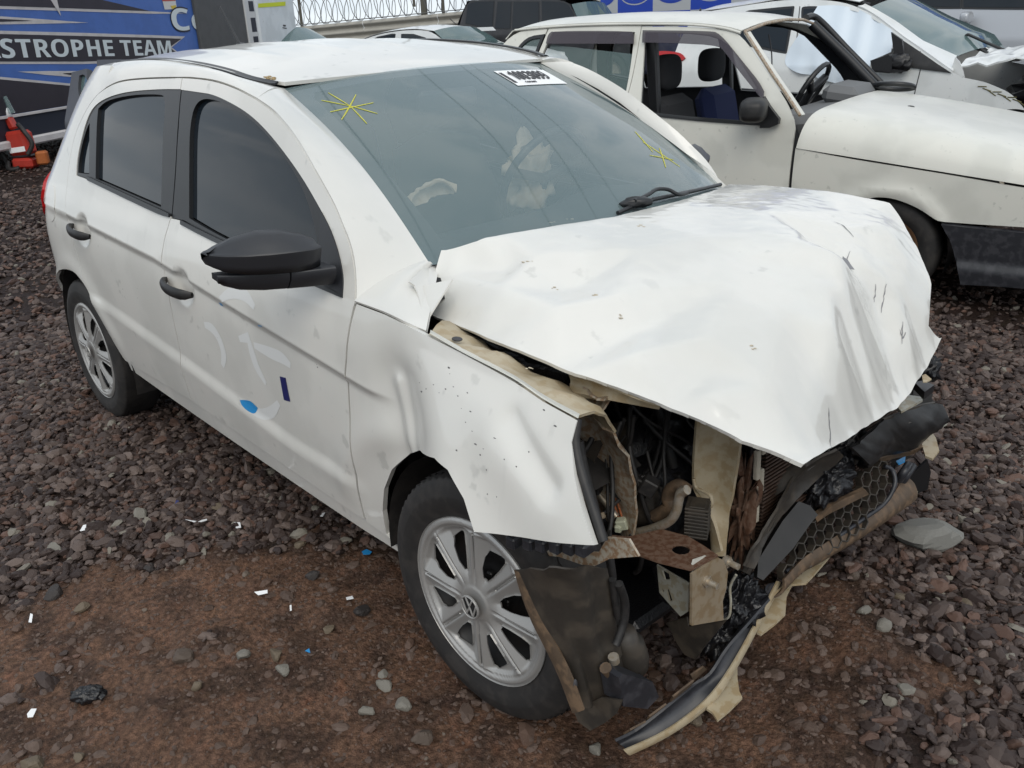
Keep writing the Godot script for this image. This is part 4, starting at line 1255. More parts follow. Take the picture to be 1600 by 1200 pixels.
func make_inside(car: Node3D) -> void:
	var d := MB.new()
	var P := PackedVector3Array()
	var prof := [Vector2(-0.30, 0.90), Vector2(-0.36, 0.935), Vector2(-0.45, 0.945), Vector2(-0.62, 0.945), Vector2(-0.72, 0.93), Vector2(-0.78, 0.88), Vector2(-0.76, 0.74), Vector2(-0.68, 0.55)]
	for p in prof:
		for i in 21:
			var z := -0.66 + 1.32 * i / 20.0
			var hump := 0.035 * exp(-pow((z + 0.36) / 0.16, 2)) * smoothstep(-0.4, -0.65, p.x)
			P.append(Vector3(p.x + (0.13 * (1.0 - pow(z / 0.66, 2)) if p.x > -0.4 else 0.0), p.y + hump, z))
	d.grid_pts(P, 20, prof.size() - 1)
	put(car, "dashboard", d, M.interior)
	for z in [0.36, -0.36]:
		var s := MB.new()
		var q := PackedVector3Array()
		var pr := [[Vector3(-0.95, 0.50, 0), 0.23, 0.06], [Vector3(-1.15, 0.50, 0), 0.25, 0.07], [Vector3(-1.33, 0.52, 0), 0.24, 0.08], [Vector3(-1.42, 0.62, 0), 0.24, 0.08], [Vector3(-1.48, 0.85, 0), 0.25, 0.06], [Vector3(-1.55, 1.05, 0), 0.21, 0.05], [Vector3(-1.57, 1.08, 0), 0.10, 0.03]]
		for j in pr.size():
			var t: Vector3 = pr[mini(j + 1, pr.size() - 1)][0] - pr[maxi(j - 1, 0)][0]
			var up := Vector3(-t.y, t.x, 0).normalized()
			for k in 17:
				var a := TAU * (k % 16) / 16
				q.append(pr[j][0] + Vector3(0, 0, z) + Vector3(0, 0, 1) * pr[j][1] * cos(a) + up * pr[j][2] * sin(a))
		s.grid_pts(q, 16, pr.size() - 1)
		var S := put(car, "front_seat", s, M.seat)
		var h := MB.new()
		lump(h, Vector3(-1.57, 1.19, z), Vector3(0.05, 0.085, 0.13), 0.0, 1, 12)
		put(S, "headrest", h, M.seat)
	var r := MB.new()
	rbox(r, Transform3D(Basis(Vector3(0, 0, 1), 0.25), Vector3(-2.32, 0.80, 0)), Vector3(0.16, 0.6, 1.24), 0.06)
	rbox(r, Transform3D(Basis(), Vector3(-2.05, 0.52, 0)), Vector3(0.5, 0.18, 1.24), 0.06)
	put(car, "rear_seat", r, M.seat)
	var st := MB.new()
	var ring := []
	var bs := Basis(Vector3(0, 0, 1), -0.45)
	var cen := Vector3(-0.93, 0.975, -0.34)
	for k in 25:
		var a := TAU * k / 24
		ring.append(cen + bs * Vector3(0, sin(a) * 0.185, cos(a) * 0.185))
	tube(st, ring, 0.014, 8, false, false)
	for a in [0.3, 2.84, 4.71]: tube(st, [cen, cen + bs * Vector3(0, sin(a) * 0.18, cos(a) * 0.18)], 0.018, 6, false)
	var SW := put(car, "steering_wheel", st, M.trim)
	var ab := MB.new()
	lump(ab, cen + Vector3(-0.05, 0.0, 0.02), Vector3(0.05, 0.115, 0.10), 0.9, 5, 16, 1.6)
	put(SW, "burst_airbag", ab, M.bag)
	var pb := MB.new()
	band(pb, [Vector3(-0.7,1.018,0.434), Vector3(-0.7,1.047,0.387), Vector3(-0.7,1.065,0.344), Vector3(-0.7,1.079,0.3), Vector3(-0.7,1.061,0.269), Vector3(-0.7,1.043,0.239)], [Vector3(-0.72,0.998,0.389), Vector3(-0.72,1.022,0.364), Vector3(-0.72,1.033,0.323), Vector3(-0.72,1.037,0.29), Vector3(-0.72,1.037,0.258), Vector3(-0.72,1.034,0.228)], 0.006, 24, 8, 0.02, true, 0.03, 4)
	band(pb, [Vector3(-0.7,1.018,0.434), Vector3(-0.7,0.997,0.443), Vector3(-0.7,0.971,0.424)], [Vector3(-0.68,1.011,0.417), Vector3(-0.68,0.99,0.415), Vector3(-0.68,0.963,0.385)], 0.006, 10, 5, 0.015, true, 0.02, 6)
	put(car, "burst_airbag", pb, M.bag)
	var hl := MB.new()
	hl.grid(6, 6, func(u, v): var q := roof(Vector2(lerpf(-2.8, -1.14, u), lerpf(-0.5, 0.5, v))); return q - Vector3(0, 0.03, 0))
	put(car, "headlining", hl, mat(lin(0.16, 0.17, 0.17), 0.9))
	var im := MB.new()
	rbox(im, Transform3D(Basis(), Vector3(-0.98, 1.265, 0.02)), Vector3(0.03, 0.065, 0.23), 0.012)
	put(car, "inside_mirror", im, M.trim)

func superbox(b: MB, at: Vector3, bas: Basis, h: Vector3, e: float, warp = null) -> void:
	var nu := 32
	var nv := 20
	var P := PackedVector3Array()
	for j in nv + 1:
		for i in nu + 1:
			var a := TAU * (i % nu) / nu
			var t := PI * (float(j) / nv - 0.5)
			var c := func(x: float) -> float: return signf(x) * pow(absf(x), e)
			var q := Vector3(c.call(cos(t)) * c.call(cos(a)), c.call(sin(t)), c.call(cos(t)) * c.call(sin(a)))
			if warp != null: q = warp.call(q)
			P.append(at + bas * (q * h))
	b.grid_pts(P, nu, nv)

func zz(z: float) -> float: return (z - 0.82) * 0.84

func make_mirror(car: Node3D) -> void:
	for sg in [1.0, -1.0]:
		var cy := 1.034
		var fold := Transform3D()
		if sg < 0: fold = Transform3D(Basis(), Vector3(-0.10, -0.03, 0.10))
		var sec := [[0.822, 0.018, -0.462, -0.535, -0.044], [0.85, 0.032, -0.450, -0.540, -0.047], [0.90, 0.045, -0.447, -0.546, -0.048], [0.95, 0.046, -0.450, -0.552, -0.047], [1.00, 0.035, -0.462, -0.556, -0.044], [1.04, 0.018, -0.486, -0.560, -0.038], [1.060, 0.008, -0.515, -0.558, -0.026], [1.068, 0.001, -0.535, -0.555, -0.012]]
		var b := MB.new()
		var P := PackedVector3Array()
		for q in sec:
			var xb: float = q[3]
			var xf: float = q[2]
			for k in [Vector2(xb, q[4]), Vector2(xb, q[1] * 0.5), Vector2(xb + 0.012, q[1] * 0.86), Vector2(xb + 0.035, q[1]), Vector2(lerpf(xb, xf, 0.6), q[1] * 0.80), Vector2(xf - 0.018, q[1] * 0.36), Vector2(xf - 0.003, 0.004), Vector2(xf, 0.0), Vector2(xf, 0.0), Vector2(xf - 0.002, -0.008), Vector2(xf - 0.010, q[4] * 0.6), Vector2(xf - 0.016, q[4]), Vector2(xb, q[4])]:
				P.append(fold * Vector3(k.x - 0.42 * zz(q[0]), cy + k.y, sg * (0.82 + zz(q[0]))))
		b.grid_pts(P, 12, sec.size() - 1)
		for e in [0, (sec.size() - 1) * 13]:
			for k in 11: b.tri(P[e], P[e + k + 1], P[e + k])
		var M0 := put(car, "door_mirror", b, M.mirror_shell)
		for part in [["mirror_lower_shell", [[0.903, 0.093], [0.95, 0.093], [1.00, 0.089], [1.03, 0.079], [1.050, 0.060]]], ["mirror_arm", [[0.792, 0.095], [0.82, 0.095], [0.86, 0.094], [0.899, 0.0935]]]]:
			var lo := MB.new()
			var L := PackedVector3Array()
			var ns: int = part[1].size()
			for q in part[1]:
				var t := clampf((q[0] - 0.82) / 0.24, 0.0, 1.0)
				var xf := lerpf(-0.462, -0.53, t * t)
				var xb := -0.555
				for k in [Vector2(xb, -0.046), Vector2(xf - 0.006, -0.046), Vector2(xf, -0.052), Vector2(xf - 0.004, -0.068), Vector2(xf - 0.020, -q[1] + 0.004), Vector2(xf - 0.032, -q[1]), Vector2(xb, -q[1]), Vector2(xb, -0.046)]:
					L.append(fold * Vector3(k.x - 0.42 * zz(q[0]), cy + k.y, sg * (0.82 + zz(q[0]))))
			lo.grid_pts(L, 7, ns - 1)
			for e in [0, (ns - 1) * 8]:
				for k in 6: lo.tri(L[e], L[e + k + 1], L[e + k])
			put(M0, part[0], lo, M.mirror_shell)
		var tri := PackedVector2Array([Vector2(-0.573,0.927), Vector2(-0.447,0.915), Vector2(-0.455,0.947), Vector2(-0.479,0.985), Vector2(-0.511,1.024), Vector2(-0.553,1.062), Vector2(-0.59,1.087), Vector2(-0.58,1.015)])
		put(M0, "mirror_base", on_side(tri, [], sg, 0.004, 0.03, 0.02), M.mirror_shell)
		var g := MB.new()
		superbox(g, fold * Vector3(-0.586, cy - 0.008, sg * 0.915), Basis(Vector3.UP, -sg * 0.40), Vector3(0.006, 0.032, 0.085), 0.4)
		put(M0, "mirror_glass", g, M.tint)

func make_marks(car: Node3D) -> void:
	var dec := func(nm: String, poly: PackedVector2Array, m: Material, off := 0.0012):
		put(car, nm, on_side(poly, [], 1.0, off, 0.02, 0.0), m)
	dec.call("blue_sticker", PackedVector2Array([Vector2(-0.768,0.638), Vector2(-0.737,0.642), Vector2(-0.737,0.572), Vector2(-0.772,0.567)]), M.sticker_blue)
	dec.call("torn_blue_sticker", PackedVector2Array([Vector2(-1.063,0.481), Vector2(-1.024,0.492), Vector2(-0.994,0.498), Vector2(-0.973,0.493), Vector2(-0.955,0.487), Vector2(-0.976,0.46), Vector2(-1.022,0.46), Vector2(-1.053,0.468)]), M.sticker_cyan)
	dec.call("torn_blue_sticker", PackedVector2Array([Vector2(-1.07,0.784), Vector2(-1.049,0.786), Vector2(-1.047,0.777), Vector2(-1.064,0.776)]), M.sticker_cyan)
	dec.call("torn_blue_sticker", PackedVector2Array([Vector2(-0.836,0.77), Vector2(-0.812,0.772), Vector2(-0.817,0.766), Vector2(-0.831,0.764)]), M.sticker_cyan)
	var bp := PackedVector2Array([Vector2(-2.795, 0.63), Vector2(-2.93, 0.65), Vector2(-2.95, 0.5), Vector2(-2.90, 0.35), Vector2(-2.80, 0.345), Vector2(-2.79, 0.45), Vector2(-2.80, 0.55)])
	dec.call("blue_bumper_film", bp, M.sticker_cyan, 0.002)
	# dark chips and glue marks left by a peeled sticker
	var r := RandomNumberGenerator.new()
	r.seed = 12
	var ch := MB.new()
	for p in [Vector2(-1.121,0.666), Vector2(-1.136,0.626), Vector2(-0.901,0.642), Vector2(-0.565,0.724), Vector2(-0.564,0.716), Vector2(-1.86,0.675), Vector2(-1.713,0.705), Vector2(-1.73,0.668), Vector2(-0.045,0.846), Vector2(-0.037,0.837), Vector2(-0.014,0.818), Vector2(0.007,0.806), Vector2(0.027,0.788), Vector2(0.049,0.768), Vector2(0.073,0.758), Vector2(0.09,0.738), Vector2(0.108,0.723), Vector2(0.131,0.701), Vector2(-0.079,0.805), Vector2(-0.054,0.796), Vector2(-0.104,0.789), Vector2(-0.136,0.792), Vector2(-0.122,0.777), Vector2(0.055,0.79), Vector2(0.114,0.737), Vector2(0.138,0.764), Vector2(0.175,0.736), Vector2(0.207,0.732), Vector2(0.219,0.758), Vector2(0.264,0.816), Vector2(0.228,0.834), Vector2(0.031,0.818), Vector2(-0.036,0.808), Vector2(0.04,0.711), Vector2(0.141,0.656), Vector2(0.167,0.66)]:
		var s := r.randf_range(0.001, 0.0026)
		lump(ch, Vector3(p.x, p.y, side(p.x, p.y)), Vector3(s * r.randf_range(0.7, 2.0), s * r.randf_range(0.5, 1.2), 0.0007), 0.5, r.randi() % 99, 5)
	put(car, "paint_chip", ch, mat(lin(0.14, 0.14, 0.14), 0.7)).set_meta("kind", "stuff")
	var ghost := mat(lin(0.655, 0.662, 0.655), 0.5)
	for L in [[Vector2(-1.2,0.689), Vector2(-1.147,0.692), Vector2(-1.109,0.665), Vector2(-1.099,0.617), Vector2(-1.133,0.573)], [Vector2(-0.976,0.696), Vector2(-0.921,0.713), Vector2(-0.91,0.674), Vector2(-0.899,0.629), Vector2(-0.861,0.59)], [Vector2(-1.007,0.466), Vector2(-0.934,0.471), Vector2(-0.866,0.499), Vector2(-0.809,0.547)], [Vector2(-0.89,0.698), Vector2(-0.802,0.697), Vector2(-0.734,0.699), Vector2(-0.699,0.686)], [Vector2(-1.051,0.797), Vector2(-0.982,0.833), Vector2(-0.898,0.84), Vector2(-0.851,0.814)]]:
		var o := PackedVector2Array()
		var n: int = L.size()
		for k in n:
			var t: Vector2 = (L[mini(k + 1, n - 1)] - L[maxi(k - 1, 0)]).normalized().orthogonal()
			o.append(L[k] + t * 0.018 * (0.5 if k == 0 or k == n - 1 else 1.0))
		for k in range(n - 1, -1, -1):
			var t: Vector2 = (L[mini(k + 1, n - 1)] - L[maxi(k - 1, 0)]).normalized().orthogonal()
			o.append(L[k] - t * 0.018 * (0.5 if k == 0 or k == n - 1 else 1.0))
		dec.call("glue_mark", o, ghost, 0.0006)
	# scrapes on the bonnet
	var sc := MB.new()
	for L in [[Vector2(0.267,-0.154), Vector2(0.263,-0.199), Vector2(0.247,-0.253)], [Vector2(0.279,-0.139), Vector2(0.291,-0.156), Vector2(0.3,-0.171)], [Vector2(0.149,-0.343), Vector2(0.173,-0.341), Vector2(0.219,-0.317)], [Vector2(0.36,-0.216), Vector2(0.349,-0.246), Vector2(0.339,-0.271)], [Vector2(0.325,-0.246), Vector2(0.343,-0.214)], [Vector2(0.405,-0.231), Vector2(0.417,-0.224), Vector2(0.416,-0.241)], [Vector2(0.4,-0.251), Vector2(0.421,-0.216)], [Vector2(0.496,0.26), Vector2(0.518,0.293), Vector2(0.54,0.324)]]:
		var a := []
		var d := []
		var n: int = L.size() * 4
		for k in n + 1:
			var t := float(k) / n
			var f: float = t * (L.size() - 1.001)
			var p: Vector2 = (L[int(f)] as Vector2).lerp(L[int(f) + 1], f - int(f)) + Vector2(r.randfn(0, 0.0008), r.randfn(0, 0.0008))
			var tt: Vector2 = (L[int(f) + 1] - L[int(f)]).normalized().orthogonal() * (0.0004 + 0.0014 * sin(PI * t) * r.randf())
			a.append(hood(p + tt) + Vector3(0.0006, 0.0012, 0.0003)); d.append(hood(p - tt) + Vector3(0.0006, 0.0012, 0.0003))
		band(sc, a, d, 0.0, n, 1, 0.0, false)
	var pt := []
	for p in [Vector2(0.258,-0.172), Vector2(0.252,-0.2), Vector2(0.236,-0.246), Vector2(0.236,-0.272), Vector2(0.251,-0.233), Vector2(0.272,-0.207), Vector2(0.288,-0.195), Vector2(0.285,-0.177), Vector2(0.272,-0.175), Vector2(0.275,-0.153)]: pt.append(hood(p) + Vector3(0, 0.0015, 0))
	plate(sc, pt, 0.0)
	put(car, "scrape", sc, mat(lin(0.20, 0.20, 0.21), 0.6)).set_meta("kind", "stuff")
	var md := MB.new()
	for p in [Vector2(-0.055,0.482), Vector2(-0.171,0.458), Vector2(-0.115,0.117), Vector2(0.082,0.705), Vector2(0.151,0.766), Vector2(-0.313,0.227), Vector2(-0.319,0.163), Vector2(-0.189,0.684), Vector2(0.385,0.375), Vector2(0.125,0.484), Vector2(0.044,0.463)]:
		for m in 3:
			var q := hood(p + Vector2(r.randf_range(-0.012, 0.012), r.randf_range(-0.008, 0.008)))
			lump(md, q, Vector3(0.006, 0.0008, 0.004) * r.randf_range(0.4, 1.0), 0.7, r.randi() % 99, 5)
	put(car, "dried_mud_mark", md, coat(mat(lin(0.50, 0.44, 0.34), 0.9), M.film, 6.0)).set_meta("kind", "stuff")

func make_front(car: Node3D) -> void:
	var P: Callable = func(nm: String, pts: Array, th: float, m: Material, holes := []): 
		var b := MB.new()
		plate(b, pts, th, holes)
		return put(car, nm, b, m)
	var T: Callable = func(nm: String, pts: Array, r, m: Material):
		var b := MB.new()
		tube(b, pts, r, 10)
		return put(car, nm, b, m)
	var B: Callable = func(nm: String, A: Array, D: Array, th: float, m: Material, bow := 0.0, rough := 0.0):
		var b := MB.new()
		band(b, A, D, th, 24, 8, bow, true, rough, nm.length())
		return put(car, nm, b, m)
	# engine bay
	var e := MB.new()
	lump(e, Vector3(0.02, 0.50, -0.05), Vector3(0.26, 0.22, 0.36), 0.5, 8, 22, 2.5)
	rbox(e, Transform3D(Basis(Vector3.UP, 0.1), Vector3(-0.02, 0.64, -0.1)), Vector3(0.30, 0.10, 0.36), 0.03)
	lump(e, Vector3(0.0, 0.34, -0.02), Vector3(0.24, 0.24, 0.44), 0.4, 18, 22, 2.5)
	put(car, "engine", e, M.black_goo)
	var ut := MB.new()
	rbox(ut, Transform3D(Basis(Vector3(0, 0, 1), 0.10), Vector3(-0.06, 0.11, -0.02)), Vector3(0.50, 0.04, 1.02), 0.015)
	rbox(ut, Transform3D(Basis(), Vector3(-0.22, 0.30, 0.0)), Vector3(0.12, 0.34, 0.98), 0.03)
	put(car, "undertray", ut, M.black_goo)
	B.call("inner_wing", [Vector3(-0.146,0.883,0.779), Vector3(-0.036,0.87,0.779), Vector3(0.116,0.852,0.779), Vector3(0.207,0.836,0.783), Vector3(0.279,0.829,0.784)], [Vector3(-0.34, 0.80, 0.58), Vector3(-0.1, 0.77, 0.59), Vector3(0.10, 0.75, 0.60), Vector3(0.24, 0.73, 0.62)], 0.006, M.cream, 0.02, 0.02)
	B.call("inner_wing", [Vector3(-0.34, 0.80, 0.58), Vector3(-0.1, 0.77, 0.59), Vector3(0.10, 0.75, 0.60), Vector3(0.24, 0.73, 0.62)], [Vector3(-0.34, 0.45, 0.50), Vector3(-0.1, 0.42, 0.50), Vector3(0.10, 0.40, 0.50), Vector3(0.20, 0.40, 0.52)], 0.006, M.cream_rust, 0.02, 0.03)
	for q in [Vector3(-0.103,0.875,0.734), Vector3(0.198,0.823,0.739)]:
		var b := MB.new()
		lump(b, q, Vector3(0.014, 0.004, 0.010), 0.0, 1, 8)
		put(car, "drain_hole", b, M.ink)
	B.call("bonnet_hinge_bar", [Vector3(-0.2,0.821,0.62), Vector3(-0.112,0.814,0.62), Vector3(0,0.807,0.62), Vector3(0.1,0.807,0.62)], [Vector3(-0.255,0.748,0.58), Vector3(-0.163,0.743,0.58), Vector3(-0.045,0.74,0.58), Vector3(0.051,0.749,0.58)], 0.01, M.black_goo, 0.0, 0.02)
	B.call("wing_flange", [Vector3(-0.117,0.9,0.793), Vector3(-0.017,0.885,0.794), Vector3(0.132,0.868,0.793), Vector3(0.222,0.851,0.797), Vector3(0.309,0.841,0.799)], [Vector3(-0.146,0.893,0.771), Vector3(-0.044,0.878,0.772), Vector3(0.109,0.86,0.772), Vector3(0.199,0.843,0.775), Vector3(0.29,0.833,0.776)], 0.003, M.old_white)
	B.call("bonnet_inner_frame", [Vector3(0.103,0.815,0.612), Vector3(0.197,0.815,0.614), Vector3(0.285,0.815,0.621), Vector3(0.327,0.8,0.595)], [Vector3(0.115,0.785,0.633), Vector3(0.154,0.785,0.62), Vector3(0.216,0.785,0.607), Vector3(0.307,0.78,0.57)], 0.012, M.cream, 0.012)
	B.call("crumpled_bracket", [Vector3(0.107,0.787,0.62), Vector3(0.132,0.789,0.62), Vector3(0.164,0.788,0.62), Vector3(0.211,0.787,0.62)], [Vector3(0.089,0.728,0.6), Vector3(0.111,0.716,0.6), Vector3(0.144,0.722,0.6), Vector3(0.187,0.754,0.6)], 0.004, M.cream_rust, 0.03, 0.03)
	B.call("support_panel", [Vector3(0.27,0.688,0.4), Vector3(0.267,0.62,0.4), Vector3(0.267,0.557,0.4), Vector3(0.272,0.519,0.4), Vector3(0.299,0.489,0.4), Vector3(0.327,0.461,0.4), Vector3(0.352,0.395,0.4)], [Vector3(0.356,0.65,0.35), Vector3(0.353,0.6,0.35), Vector3(0.348,0.551,0.35), Vector3(0.344,0.51,0.35), Vector3(0.339,0.484,0.35), Vector3(0.333,0.441,0.35), Vector3(0.326,0.352,0.35)], 0.008, M.cream, -0.025)
	T.call("support_panel_rib", [Vector3(0.279,0.553,0.41), Vector3(0.287,0.534,0.41), Vector3(0.307,0.532,0.41), Vector3(0.324,0.528,0.41), Vector3(0.329,0.509,0.41), Vector3(0.316,0.489,0.41)], 0.004, M.cream)
	# radiator
	var fn := MB.new()
	for k in 44:
		var y := 0.26 + k * 0.0098
		rbox(fn, Transform3D(Basis(Vector3(0, 0, 1), 0.25), Vector3(0.335, y, -0.10)), Vector3(0.018, 0.0045, 0.66), 0.001)
	put(car, "radiator", fn, M.fins)
	var rb := MB.new()
	rbox(rb, Transform3D(Basis(), Vector3(0.30, 0.47, -0.10)), Vector3(0.03, 0.44, 0.68), 0.006)
	put(car, "radiator_core", rb, M.black_goo)
	for q in [[0.455, 0.10, 0.262], [0.555, 0.075, 0.268], [0.60, 0.05, 0.25], [0.51, 0.06, 0.25]]:
		var b := MB.new()
		rbox(b, Transform3D(Basis(Vector3(1, 0, 0), 0.05), Vector3(0.345, q[0], q[2])), Vector3(0.014, q[1], 0.014), 0.003)
		put(car, "broken_tank_strip", b, coat(mat(lin(0.46, 0.42, 0.35), 0.6), M.film, 12.0))
	var dm := MB.new()
	lump(dm, Vector3(0.325, 0.43, 0.285), Vector3(0.03, 0.10, 0.025), 1.4, 6, 14, 3.0)
	put(car, "broken_radiator_tank", dm, M.rust)
	# chassis leg end and its brackets
	var hole := []
	for k in 12:
		var c: Vector3 = (Vector3(0.347,0.46,0.539))
		hole.append(c + Vector3(cos(TAU * k / 12) * 0.019, 0, sin(TAU * k / 12) * 0.019))
	P.call("chassis_leg_top", [Vector3(0.202,0.46,0.598), Vector3(0.236,0.46,0.577), Vector3(0.269,0.46,0.504), Vector3(0.326,0.46,0.488), Vector3(0.372,0.46,0.495), Vector3(0.414,0.46,0.504), Vector3(0.406,0.46,0.583), Vector3(0.341,0.46,0.606), Vector3(0.3,0.46,0.613), Vector3(0.254,0.46,0.65)], 0.004, M.rust, [hole])
	P.call("wing_flange_strip", [Vector3(0.082,0.462,0.78), Vector3(0.152,0.5,0.78), Vector3(0.244,0.531,0.78), Vector3(0.342,0.571,0.78), Vector3(0.364,0.614,0.78), Vector3(0.415,0.632,0.78), Vector3(0.438,0.607,0.78), Vector3(0.369,0.57,0.78), Vector3(0.322,0.528,0.78), Vector3(0.237,0.514,0.78), Vector3(0.151,0.48,0.78)], 0.005, M.cream_rust)
	for q in [Vector3(0.174,0.547,0.84), Vector3(0.222,0.565,0.84), Vector3(0.257,0.577,0.84), Vector3(0.295,0.591,0.84), Vector3(0.33,0.604,0.84), Vector3(0.362,0.615,0.84)]:
		var b := MB.new()
		rbox(b, Transform3D(Basis(Vector3.UP, 0.1), q + Vector3(0, 0.004, 0)), Vector3(0.024, 0.026, 0.04), 0.004)
		put(car, "lamp_connector", b, M.blue_black)
	P.call("torn_cream_clip", [Vector3(0.027,0.474,0.78), Vector3(0.059,0.489,0.78), Vector3(0.064,0.477,0.78), Vector3(0.076,0.465,0.78), Vector3(0.063,0.456,0.78), Vector3(0.049,0.464,0.78), Vector3(0.034,0.454,0.78)], 0.004, M.cream)
	P.call("perforated_bracket", [Vector3(0.281,0.393,0.53), Vector3(0.323,0.389,0.53), Vector3(0.366,0.386,0.53), Vector3(0.366,0.314,0.53), Vector3(0.348,0.293,0.53), Vector3(0.318,0.309,0.53), Vector3(0.29,0.325,0.53)], 0.004, M.grey_metal, [[Vector3(0.295,0.387,0.53), Vector3(0.314,0.386,0.53), Vector3(0.318,0.373,0.53), Vector3(0.304,0.365,0.53), Vector3(0.301,0.373,0.53)], [Vector3(0.309,0.343,0.53), Vector3(0.315,0.346,0.53), Vector3(0.326,0.322,0.53), Vector3(0.318,0.317,0.53)], [Vector3(0.296,0.34,0.53), Vector3(0.302,0.337,0.53), Vector3(0.302,0.329,0.53), Vector3(0.297,0.33,0.53)]])
	P.call("chassis_leg_side", [Vector3(0.258,0.368,0.5), Vector3(0.345,0.36,0.5), Vector3(0.344,0.286,0.5), Vector3(0.281,0.296,0.5)], 0.02, M.black_goo)
	P.call("crash_box_plate", [Vector3(0.41,0.462,0.592), Vector3(0.41,0.46,0.546), Vector3(0.41,0.457,0.502), Vector3(0.41,0.443,0.485), Vector3(0.41,0.405,0.467), Vector3(0.41,0.364,0.47), Vector3(0.41,0.339,0.48), Vector3(0.41,0.286,0.473), Vector3(0.41,0.335,0.587)], 0.006, M.dusty_metal)
	P.call("white_tab", [Vector3(0.395,0.465,0.568), Vector3(0.395,0.474,0.564), Vector3(0.395,0.464,0.523), Vector3(0.395,0.448,0.516), Vector3(0.395,0.431,0.515), Vector3(0.395,0.439,0.565)], 0.004, M.old_white, [[Vector3(0.395,0.462,0.551), Vector3(0.395,0.459,0.54), Vector3(0.395,0.45,0.54), Vector3(0.395,0.452,0.551)]])
	for q in [[Vector3(0.41,0.423,0.545)], [Vector3(0.4,0.422,0.458)]]:
		var b := MB.new()
		var c: Vector3 = q[0]
		tube(b, [c, c + Vector3(0.035, 0, 0)], 0.007, 10, false)
		tube(b, [c, c + Vector3(0.012, 0, 0)], 0.013, 6, false)
		put(car, "bolt", b, M.steel)
	P.call("bent_lower_plate", [Vector3(0.258,0.189,0.46), Vector3(0.314,0.235,0.46), Vector3(0.319,0.211,0.46), Vector3(0.417,0.281,0.46), Vector3(0.404,0.257,0.46), Vector3(0.361,0.174,0.46), Vector3(0.343,0.132,0.46), Vector3(0.311,0.128,0.46), Vector3(0.29,0.147,0.46)], 0.004, M.dusty_plastic)
	T.call("torn_plastic_edge", [Vector3(0.406,0.37,0.42), Vector3(0.393,0.333,0.42), Vector3(0.397,0.288,0.42), Vector3(0.391,0.249,0.42), Vector3(0.351,0.215,0.42), Vector3(0.314,0.175,0.42)], 0.003, M.grey_metal)
	# pipes, hoses and plugs
	T.call("silver_pipe", [Vector3(0.168,0.423,0.5), Vector3(0.187,0.418,0.5), Vector3(0.215,0.433,0.5), Vector3(0.245,0.454,0.5), Vector3(0.284,0.487,0.5), Vector3(0.302,0.518,0.5), Vector3(0.308,0.548,0.5), Vector3(0.313,0.569,0.5), Vector3(0.329,0.582,0.5)], 0.0105, M.steel)
	T.call("brown_hose", [Vector3(0.308,0.557,0.47), Vector3(0.287,0.562,0.47), Vector3(0.267,0.546,0.47), Vector3(0.259,0.523,0.47), Vector3(0.265,0.506,0.47), Vector3(0.252,0.488,0.47), Vector3(0.224,0.462,0.47)], 0.016, M.brown_plastic)
	T.call("grey_rod", [Vector3(0.102,0.492,0.52), Vector3(0.129,0.472,0.52), Vector3(0.154,0.453,0.52)], 0.008, M.steel)
	T.call("receiver_can", [Vector3(0.14,0.439,0.44), Vector3(0.21,0.471,0.44)], 0.045, M.dusty_plastic)
	T.call("dark_hose", [Vector3(0.09,0.632,0.3), Vector3(0.107,0.579,0.3), Vector3(0.126,0.526,0.3), Vector3(0.14,0.488,0.3)], 0.016, M.hose)
	var rc := MB.new()
	for k in 9: rbox(rc, Transform3D(Basis(Vector3.UP, 0.5), (Vector3(0.315,0.478,0.44)) + Vector3(0, -0.03 + k * 0.0085, 0)), Vector3(0.05, 0.005, 0.055), 0.001)
	rbox(rc, Transform3D(Basis(Vector3.UP, 0.5), (Vector3(0.315,0.478,0.44)) + Vector3(0, 0.004, 0)), Vector3(0.044, 0.075, 0.05), 0.006)
	put(car, "ribbed_unit", rc, M.dusty_plastic)
	P.call("grey_apron_plate", [Vector3(0.076,0.638,0.46), Vector3(0.14,0.669,0.46), Vector3(0.155,0.564,0.46), Vector3(0.107,0.512,0.46), Vector3(0.065,0.514,0.46)], 0.004, M.dusty_plastic)
	P.call("grey_apron_plate", [Vector3(0.057,0.468,0.48), Vector3(0.124,0.533,0.48), Vector3(0.193,0.527,0.48), Vector3(0.166,0.479,0.48), Vector3(0.172,0.436,0.48), Vector3(0.113,0.428,0.48)], 0.004, M.grey_metal)
	P.call("torn_bracket", [Vector3(0.072,0.659,0.55), Vector3(0.11,0.684,0.55), Vector3(0.142,0.701,0.55), Vector3(0.145,0.649,0.55), Vector3(0.119,0.594,0.55), Vector3(0.126,0.573,0.55), Vector3(0.103,0.548,0.55), Vector3(0.084,0.582,0.55)], 0.004, M.dusty_plastic)
	T.call("cable", [Vector3(0.158,0.689,0.5), Vector3(0.134,0.627,0.5), Vector3(0.13,0.587,0.5), Vector3(0.14,0.553,0.5), Vector3(0.121,0.507,0.5), Vector3(0.091,0.469,0.5)], 0.005, M.hose)
	T.call("cable", [Vector3(0.176,0.699,0.49), Vector3(0.167,0.635,0.49), Vector3(0.149,0.59,0.49), Vector3(0.162,0.567,0.49), Vector3(0.195,0.559,0.49)], 0.005, M.hose)
	T.call("cable", [Vector3(0.093,0.676,0.5), Vector3(0.108,0.619,0.5), Vector3(0.092,0.549,0.5), Vector3(0.072,0.492,0.5), Vector3(0.067,0.422,0.5)], 0.007, M.hose)
	T.call("cable", [Vector3(0.195,0.426,0.52), Vector3(0.215,0.413,0.52), Vector3(0.228,0.391,0.52), Vector3(0.223,0.35,0.52), Vector3(0.209,0.331,0.52)], 0.006, M.hose)
